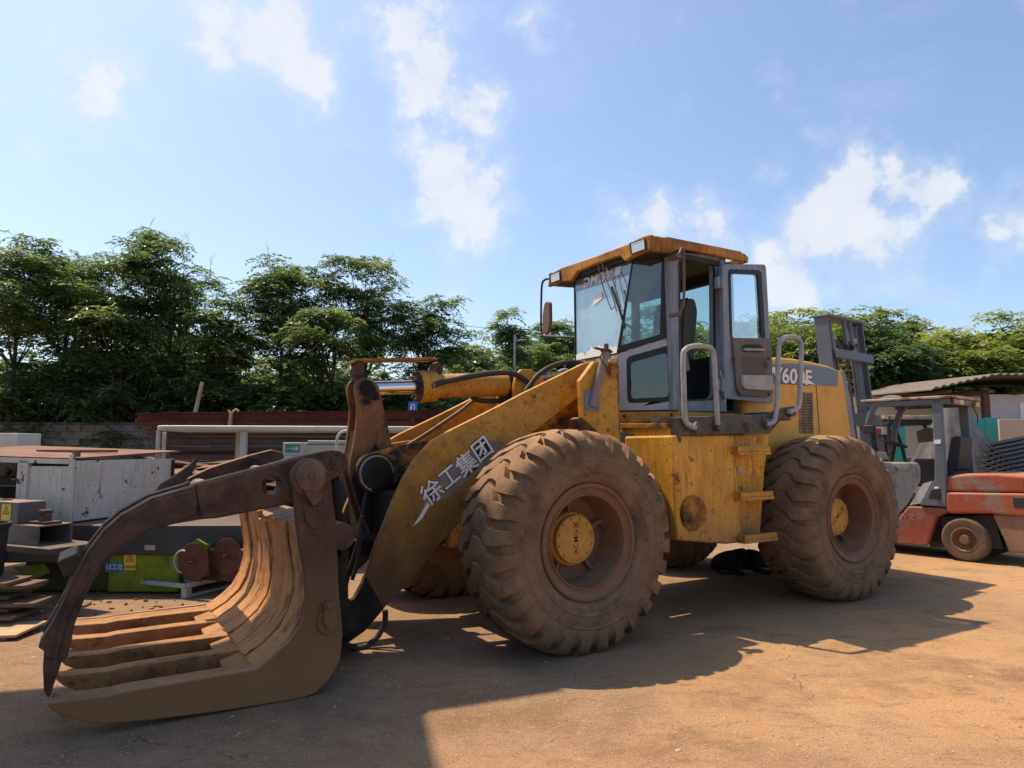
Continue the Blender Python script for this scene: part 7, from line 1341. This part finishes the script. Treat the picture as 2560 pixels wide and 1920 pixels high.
for b in (-0.14, -0.80):
    k = MB(); k.cyl(ms(-0.02, b, 0.2), ms(-0.02, b, 2.95), 0.045, n=14); k.build('lift_cylinder', M_FGREY, FK); k = MB(); k.cyl(ms(-0.02, b, 2.95), ms(-0.02, b, 3.02), 0.06, n=14); k.cyl(ms(-0.02, b, 3.02), ms(-0.02, b, 3.2), 0.03, n=12); k.cyl(ms(-0.02, b, 3.18), ms(-0.02, b, 3.26), 0.055, n=12); k.build('cylinder_head', M_RAIL, FK)
for b in (-0.40, -0.60):
    k = MB(); 
    for i in range(70): z = 0.3 + i * 0.041; k.obox(ms(-0.07, b, z), (0.012, 0, 0), (0, 0.022 if i % 2 else 0.014, 0), (0, 0, 0.019))
    o = k.build('lift_chain', M_STEEL, FK, smooth=None); o['kind'] = 'stuff'
    MB().cyl(ms(-0.05, b - 0.03, 3.12), ms(-0.05, b + 0.03, 3.12), 0.08, n=18).build('chain_wheel', M_FBLK, FK)
    k = MB(); k.prism([ms(-0.15, b + 0.10, z_) + Vector((a_, 0, 0)) for a_, z_ in ((0, 3.5), (0.05, 3.5), (0.05, 3.14), (0.0, 3.1))], (0, -0.05, 0)); k.build('hook_plate', M_FGREY, FK, bevel=0.004)
for b in (-0.07, -0.09): MB().tube([ms(-0.08, b, 0.9), ms(-0.08, b, 2.0), ms(-0.08, b, 3.0)], 0.010, 6, 2).build('hydraulic_pipe', simple('faded_red_pipe', (0.30, 0.07, 0.05), 0.5), FK)
for b in (-0.1, -0.95): MB().prism([(1.86, b, 0.05), (2.9, b, 0.05), (2.9, b, 0.07), (1.90, b, 0.1), (1.90, b, 0.7), (1.86, b, 0.7)], (0, -0.11, 0)).build('fork', M_FBLK, FK, bevel=0.006)

# ================================================================== things behind the forklift
M_PLAST = mat('cream_plaster_wall', (0.66, 0.60, 0.50), 0.9, var=0.08, var_scale=1.2, layers=[((0.45, 0.40, 0.33), 1.5, 0.56, 0.74, 0.5, (1, 1, 0.5)), ((0.30, 0.26, 0.21), 14, 0.66, 0.70, 0.6, one)], bump=0.1)
M_SHEDW = mat('pale_blue_shed_wall', (0.46, 0.50, 0.55), 0.8, var=0.08, bump=0.08)
M_TEAL = mat('teal_steel_panel', (0.05, 0.36, 0.30), 0.5, var=0.08, layers=[((0.10, 0.28, 0.25), 4, 0.55, 0.75, 0.5, one)], bump=0.03)
M_CORR = mat('weathered_corrugated_roof', (0.13, 0.118, 0.10), 0.7, var=0.2, layers=[(RUST, 4, 0.58, 0.7, 0.6, one)], bump=0.1)
M_TARP = mat('dark_grey_tarp', (0.085, 0.085, 0.09), 0.75, var=0.2, layers=[((0.16, 0.15, 0.145), 3, 0.5, 0.7, 0.6, one)], bump=0.15)
M_BEIGE = mat('beige_board', (0.46, 0.37, 0.27), 0.8, var=0.08, bump=0.05)
a, c = at(2170, 1000, 17), at(2490, 985, 17)
SHD = empty('plaster_building', ((a.x + c.x) / 2, 17, 0), 0, 'low cream plaster building behind the forklift', 'building'); w2 = (c.x - a.x) / 2 + 0.6
MB().box((-w2, 0, 0), (w2, 0.25, 2.78)).build('wall', M_PLAST, SHD); MB().box((-w2 - 0.1, -0.06, 2.782), (w2, 0.3, 2.86)).build('coping', M_CORR, SHD)
for i in range(2):
    p = at(2425 + i * 12, 1040, 16.98); MB().cyl((p.x - SHD.location.x, -0.03, 0.5), (p.x - SHD.location.x, -0.03, 2.7), 0.02, n=8).build('drain_pipe', M_RAIL, SHD)
SH2 = empty('corrugated_shed', (at(2530, 1000, 15.0).x, 15.0, 0), 0, 'pale blue shed with a weathered corrugated roof at the right edge', 'shed')
x0 = at(2470, 1000, 15.0).x - SH2.location.x
MB().box((x0, 0, 0), (x0 + 4.5, 3.0, at(2500, 986, 15).z)).build('wall', M_SHEDW, SH2)
zr0 = at(2400, 968, 14.2).z; zr1 = at(2470, 948, 15.5).z
k = MB(); n = 60; xs = [at(2330, 970, 14.2).x - SH2.location.x + i * 0.085 for i in range(n + 1)]
vs = []
for i, x in enumerate(xs):
    dz = 0.022 * (1 if i % 2 else -1); zz = zr0 + (zr1 - zr0) * min(1, i / 16.0)
    vs += [(x, -0.8, zz - 0.02 + dz), (x, 3.0, zz + 0.10 + dz), (x, 3.0, zz + 0.075 + dz), (x, -0.8, zz - 0.045 + dz)]
k.add(vs, [(i * 4 + e, i * 4 + 4 + e, i * 4 + 4 + (e + 1) % 4, i * 4 + (e + 1) % 4) for i in range(n) for e in range(4)] + [(0, 1, 2, 3), (n * 4, n * 4 + 3, n * 4 + 2, n * 4 + 1)]); k.build('corrugated_roof', M_CORR, SH2, smooth=25)
for i in range(4): MB().box((xs[4] + 0.1 + i * 0.9, -0.6, zr0 - 0.10), (xs[4] + 0.2 + i * 0.9, 2.9, zr0 - 0.04)).build('rafter', M_PLANK, SH2)
p = at(2458, 978, 14.6); MB().box((p.x - SH2.location.x - 0.06, -0.5, 0), (p.x - SH2.location.x + 0.06, -0.38, p.z + 0.06)).build('roof_post', M_BEAM2, SH2)
p = at(2545, 1030, 14.98); MB().box((p.x - SH2.location.x - 0.18, -0.35, 1.95), (p.x - SH2.location.x + 0.6, -0.002, 2.03)).build('ledge', M_WPAINT, SH2)
p = at(2555, 1008, 14.98); MB().box((p.x - SH2.location.x - 0.05, -0.02, 2.1), (p.x - SH2.location.x + 0.2, -0.002, 2.5)).build('window', M_SIGNW, SH2)
def panel(name, px0, px1, y0, Y, m, label, cat, group=None, z0=0.0, th=0.04, rz=0.0):
    a, c = at(px0, y0, Y), at(px1, y0, Y); o = MB().box((-(c.x - a.x) / 2, 0, 0), ((c.x - a.x) / 2, th, a.z - z0)).build(name, m, None, bevel=0.006); o.location = ((a.x + c.x) / 2, Y, z0); o.rotation_euler = (0, 0, rz); return tag(o, label, cat, group)
panel('teal_panel', 2404, 2462, 1047, 14.0, M_TEAL, 'teal steel panel left of the far guard leg of the forklift', 'panel')
panel('teal_panel', 2463, 2502, 1044, 14.0, M_TEAL, 'teal steel panel right of the far guard leg of the forklift', 'panel')
panel('teal_panel', 2222, 2262, 1056, 14.5, M_TEAL, 'teal steel panel seen under the front of the forklift guard', 'panel')
panel('beige_board', 2497, 2640, 1048, 13.4, M_BEIGE, 'large beige board leaning at the right edge', 'board')
panel('notice_board', 2187, 2206, 1053, 14.4, M_SIGNW, 'small white notice board with a red mark under the forklift guard', 'notice board', z0=0.0)
p = at(2196, 1083, 14.38); tag(MB().box((p.x - 0.05, 14.37, p.z - 0.12), (p.x + 0.06, 14.38, p.z + 0.1)).build('red_notice', simple('red_print', (0.55, 0.03, 0.04), 0.5), None), 'red rectangle stuck on the small white notice board', 'notice')
# second forklift far behind
F2 = empty('forklift', at(2235, 1120, 13.2) - Vector((0, 0, HC)), 0, 'small dark forklift with a teal body behind the red forklift', 'forklift'); F2.location.z = 0
MB().prism(rounded([(-0.42, -0.6, 2.02), (0.42, -0.6, 2.02), (0.46, 0.6, 2.06), (-0.42, 0.6, 2.06)], 0.08), (0, 0, 0.07)).build('guard_roof', M_FRUST, F2, bevel=0.01)
MB().box((-0.40, -0.58, 1.92), (0.42, 0.58, 2.018)).build('guard_frame', M_FBLK, F2, bevel=0.01)
for x, y in ((-0.36, -0.5), (0.30, -0.5), (-0.36, 0.5), (0.30, 0.5)): MB().tube([(x + (0.25 if x > 0 else 0), y, 0.8), (x + (0.14 if x > 0 else 0), y, 1.5), (x, y, 1.95)], 0.035, 8, 3).build('guard_leg', M_FBLK, F2)
MB().box((-0.45, -0.55, 0.25), (0.9, 0.55, 1.0)).build('body', M_TEAL, F2, bevel=0.05); MB().box((-0.30, -0.2, 1.0), (-0.12, 0.25, 1.75)).build('seat', M_FBLK, F2, bevel=0.04)
for x in (-0.3, 0.65):
    for y in (-0.56, 0.36): t = MB(); t.lathe([(0.1, 0), (0.26, 0), (0.28, 0.03), (0.28, 0.17), (0.26, 0.2), (0.1, 0.2)], (x, y, 0.28), (0, 1, 0), 24); t.build('wheel', M_STYRE, F2)
k = MB(); k.obox((0.62, -0.4, 1.62), (0.11, 0, 0.02), (0, 0.06, 0), (-0.02, 0, 0.10)); k.obox((0.52, -0.4, 1.38), (0.09, 0, 0), (0, 0.05, 0), (0, 0, 0.05)); k.build('head_lamp', M_SWOOSH, F2, bevel=0.01)
# tarp-covered machine
tp_ = at(2368, 1006, 12.2); k = MB(); nr, na = 12, 64; vs = []; rng = np.random.default_rng(3)
ph = rng.uniform(0, 6.28, 6)
for i in range(nr + 1):
    t = i / nr
    for j in range(na):
        a = 2 * math.pi * j / na; fold = 1 + 0.10 * t * math.sin(5 * a + ph[0]) + 0.07 * t * math.sin(9 * a + ph[1] + 2 * t) + 0.04 * t * math.sin(17 * a + ph[2])
        rad = (0.06 + 1.25 * t ** 0.9) * fold * (1.0 + 0.25 * math.cos(a)); z = tp_.z + 0.02 - 1.55 * t - 0.12 * t * math.sin(3 * a + ph[3]); z = max(z, 0.25)
        vs.append((tp_.x + 0.05 * t + rad * math.cos(a) * 0.78, 12.2 + rad * math.sin(a) * 0.6, z))
k.add(vs, [(i * na + j, i * na + (j + 1) % na, (i + 1) * na + (j + 1) % na, (i + 1) * na + j) for i in range(nr) for j in range(na)] + [tuple(range(na))])
tag(k.build('tarp_covered_machine', M_TARP, None, smooth=60), 'dark grey tarp draped over a tall machine behind the forklift', 'tarp')
k = MB(); k.box((tp_.x - 0.4, 11.9, 0), (tp_.x + 0.6, 12.6, 0.75)); tag(k.build('wooden_crate', M_PLANK, None, bevel=0.01), 'dark crate under the grey tarp', 'crate')
# ribbed black plastic mats and rubble
GM = 'black ribbed plastic mats at the right edge'
for i in range(5):
    k = MB(); k.box((-0.45, -0.32, 0), (0.45, 0.32, 0.03))
    for j in range(7): k.box((-0.43, -0.30 + j * 0.09, 0.03), (0.43, -0.26 + j * 0.09, 0.05))
    o = k.build('plastic_mat', M_BIN, None, bevel=0.004); p = at(2545 + 8 * i, 1165 - 9 * i, 11.2); o.location = (p.x, 11.2 + 0.05 * i, p.z - 0.02); o.rotation_euler = (0.55 + 0.04 * i, -0.35 + 0.05 * i, 0.25); tag(o, ('lowest', 'second lowest', 'middle', 'second highest', 'topmost')[i] + ' black ribbed plastic mat in the slanting pile at the right edge', 'plastic mat', GM)
k = MB(); rngp = random.Random(6)
for i in range(220):
    p = at(rngp.uniform(2470, 2680), 1120, 12.2); z = rngp.uniform(0, 1.25) * (0.6 + 0.4 * rngp.random()); s_ = rngp.uniform(0.03, 0.09); c = Vector((p.x, 12.0 + rngp.uniform(-.3, .6), z)); ax_ = Vector((rngp.uniform(-1, 1), rngp.uniform(-1, 1), rngp.uniform(-1, 1))).normalized(); bx_ = ax_.orthogonal().normalized(); k.obox(c, ax_ * s_ * 1.4, bx_ * s_, ax_.cross(bx_) * s_ * 0.5)
o = k.build('rubble_heap', mat('pale_purple_rubble', (0.30, 0.25, 0.27), 0.9, var=0.4, var_scale=3), None, smooth=None); tag(o, 'pale heap of scrap behind the black plastic mats', 'rubble', None, 'stuff')

# ================================================================== dog asleep under the loader
def veh(u, v, z=0.0): return ORG + UD * u + VD * v + Vector((0, 0, z))
def dog():
    M_FUR = mat('black_dog_fur', (0.016, 0.014, 0.013), 0.8, var=0.3, var_scale=12, bump=0.5, bump_scale=120)
    me = bpy.data.meshes.new('dog'); J = {}; V = []; E = []; RAD = []
    def node(n, p, r, par=None):
        J[n] = len(V); V.append(p); RAD.append(r)
        if par is not None: E.append((J[par], J[n]))
    node('pelvis', (-0.20, 0.02, 0.145), (0.125, 0.135)); node('rump', (-0.30, 0.03, 0.13), (0.10, 0.12), 'pelvis'); node('tail1', (-0.36, 0.05, 0.06), (0.03, 0.03), 'rump'); node('tail2', (-0.30, -0.14, 0.03), (0.022, 0.022), 'tail1'); node('tail3', (-0.16, -0.20, 0.025), (0.018, 0.018), 'tail2')
    node('loin', (-0.04, 0.0, 0.165), (0.125, 0.14), 'pelvis'); node('chest', (0.14, 0.0, 0.175), (0.14, 0.155), 'loin'); node('shoulder', (0.26, -0.01, 0.18), (0.11, 0.13), 'chest'); node('neck', (0.36, -0.05, 0.17), (0.075, 0.08), 'shoulder')
    node('skull', (0.44, -0.11, 0.12), (0.075, 0.07), 'neck'); node('muzzle', (0.47, -0.19, 0.075), (0.045, 0.04), 'skull'); node('nose', (0.475, -0.245, 0.06), (0.03, 0.027), 'muzzle')
    node('stifle', (-0.06, -0.16, 0.11), (0.075, 0.085), 'pelvis'); node('hock', (-0.20, -0.19, 0.045), (0.035, 0.035), 'stifle'); node('hpaw', (-0.02, -0.23, 0.028), (0.032, 0.026), 'hock')
    node('elbow', (0.16, -0.15, 0.06), (0.05, 0.055), 'shoulder'); node('wrist', (0.30, -0.20, 0.035), (0.032, 0.032), 'elbow'); node('paw', (0.38, -0.22, 0.026), (0.034, 0.026), 'wrist')
    node('ear1', (0.41, -0.07, 0.19), (0.03, 0.02), 'skull'); node('ear1b', (0.40, -0.06, 0.235), (0.012, 0.01), 'ear1'); node('ear2', (0.48, -0.07, 0.185), (0.03, 0.02), 'skull'); node('ear2b', (0.50, -0.05, 0.225), (0.012, 0.01), 'ear2')
    me.from_pydata(V, E, []); o = bpy.data.objects.new('dog', me); COL.objects.link(o)
    sk = o.modifiers.new('skin', 'SKIN'); ly = me.skin_vertices[0].data if me.skin_vertices else None
    if ly is None:
        bm = bmesh.new(); bm.from_mesh(me); bm.verts.layers.skin.verify(); bm.to_mesh(me); bm.free(); ly = me.skin_vertices[0].data
    for i, r in enumerate(RAD): ly[i].radius = r
    ly[0].use_root = True; sb = o.modifiers.new('sub', 'SUBSURF'); sb.levels = 2; sb.render_levels = 2; sk.use_smooth_shade = True
    bpy.context.view_layer.update(); dg = bpy.context.evaluated_depsgraph_get(); m2 = bpy.data.meshes.new_from_object(o.evaluated_get(dg)); bpy.data.objects.remove(o)
    m2.polygons.foreach_set('use_smooth', [True] * len(m2.polygons)); m2.materials.clear(); m2.materials.append(M_FUR)
    zmin = min(v.co.z for v in m2.vertices)
    for v in m2.vertices: v.co.z -= zmin
    d = bpy.data.objects.new('dog', m2); COL.objects.link(d); p = on_ground(1845, 1432); d.location = (p.x, p.y, 0.002); d.rotation_euler = (0, 0, R(8)); d.scale = (0.88, 0.88, 0.95); tag(d, 'black dog lying asleep in the shade under the loader', 'dog')
dog()

# ================================================================== roof added out of view, shaped so its shadow covers the left foreground
def shade_roof():
    zc = 7.0; o_ = Vector((-0.42 * zc, 0.304 * zc, 0)); root = empty('added_shade_roof', (-8, 0, 0), 0, 'unseen roof added left of the camera to shade the foreground', 'shed'); ro = root.location
    pl = [Vector((-0.52, 4.02, 0)), Vector((0.75, -1.6, 0)), Vector((-9.0, -2.6, 0)), Vector((-9.6, 5.1, 0))]; edge = [Vector((-3.2, 4.32, 0)), Vector((-0.95, 4.98, 0)), Vector((0.12, 5.02, 0)), Vector((0.30, 4.37, 0))]  # outline of the wanted shadow, moved up along the sun direction
    MB().prism([p + o_ + Vector((0, 0, zc)) - ro for p in pl + edge], (0, 0, 0.06)).build('shade_sheet', M_CORR, root)
    for p in pl[1:]:
        q = p.lerp(Vector((-4.5, 1.2, 0)), 0.06) + o_ - ro; MB().box((q.x - 0.1, q.y - 0.1, 0), (q.x + 0.1, q.y + 0.1, zc)).build('column', M_FGREY, root)
    for t in (0.15, 0.5, 0.85):
        a = pl[0].lerp(pl[1], t) + o_ - ro; b_ = pl[3].lerp(pl[2], t) + o_ - ro; a.z = b_.z = zc - 0.12; d = (b_ - a).normalized(); MB().obox((a + b_) / 2, (b_ - a) / 2 * 0.995, d.cross(UPZ) * 0.06, (0, 0, 0.11)).build('roof_beam', M_FGREY, root)
shade_roof()
# ================================================================== wood chips, grit and pebbles on the yard
def grit():
    rng = np.random.default_rng(21); n = 9000
    d = 2.6 + 8.5 * rng.random(n) ** 1.5; a = rng.uniform(-0.72, 0.72, n); X = a * d; Y = d; s = rng.uniform(0.0018, 0.0055, n) * np.where(rng.random(n) < 0.02, 2.2, 1)
    base = np.array([[-1, -.6, 0], [1, -.7, 0], [.8, .7, 0], [-.9, .6, 0], [-.5, -.3, .8], [.6, -.35, .7], [.4, .4, .75], [-.5, .3, .65]])
    th = rng.uniform(0, 6.28, n); st = rng.uniform(0.6, 2.2, n); c, sn = np.cos(th), np.sin(th)
    P = base[None] * s[:, None, None]; P[:, :, 0] *= st[:, None]; Q = P.copy(); Q[:, :, 0] = P[:, :, 0] * c[:, None] - P[:, :, 1] * sn[:, None] + X[:, None]; Q[:, :, 1] = P[:, :, 0] * sn[:, None] + P[:, :, 1] * c[:, None] + Y[:, None]; Q[:, :, 2] += 0.0015
    f = np.array([[0, 1, 5, 4], [1, 2, 6, 5], [2, 3, 7, 6], [3, 0, 4, 7], [4, 5, 6, 7]]); Fi = (f[None] + (np.arange(n) * 8)[:, None, None]).reshape(-1)
    me = bpy.data.meshes.new('grit'); me.vertices.add(n * 8); me.vertices.foreach_set('co', Q.astype(np.float32).ravel()); me.loops.add(n * 20); me.loops.foreach_set('vertex_index', Fi.astype(np.int32)); me.polygons.add(n * 5); me.polygons.foreach_set('loop_start', np.arange(0, n * 20, 4, dtype=np.int32)); me.polygons.foreach_set('loop_total', np.full(n * 5, 4, dtype=np.int32)); me.update(calc_edges=True)
    me.materials.append(mat('mixed_grit', (0.36, 0.26, 0.17), 0.9, var=0.55, var_scale=9, bump=0)); o = bpy.data.objects.new('grit', me); COL.objects.link(o); tag(o, 'scattered grit and wood chips on the yard', 'grit', None, 'stuff')
grit()

def litter():
    """bark, twigs and clods trodden into the yard around the saw and along the left"""
    rng = random.Random(31); k = MB()
    for i in range(260):
        p = on_ground(rng.uniform(-60, 620), 1440 + 150 * rng.random() ** 1.4)
        L_ = rng.uniform(0.006, 0.024) * (3 if rng.random() < 0.05 else 1); a = rng.uniform(0, 3.14); d = Vector((math.cos(a), math.sin(a), 0)); n = Vector((-d.y, d.x, 0)); h = rng.uniform(0.003, 0.009)
        k.obox(p + Vector((0, 0, h)), d * L_ + Vector((0, 0, rng.uniform(-0.002, 0.002))), n * L_ * rng.uniform(0.15, 0.5), (0, 0, h))
    o = k.build('bark_litter', mat('dark_bark_litter', (0.13, 0.08, 0.05), 0.9, var=0.6, var_scale=5, bump=0.2), None, smooth=None); tag(o, 'bark bits and twigs trodden into the yard', 'bark litter', None, 'stuff')
litter()
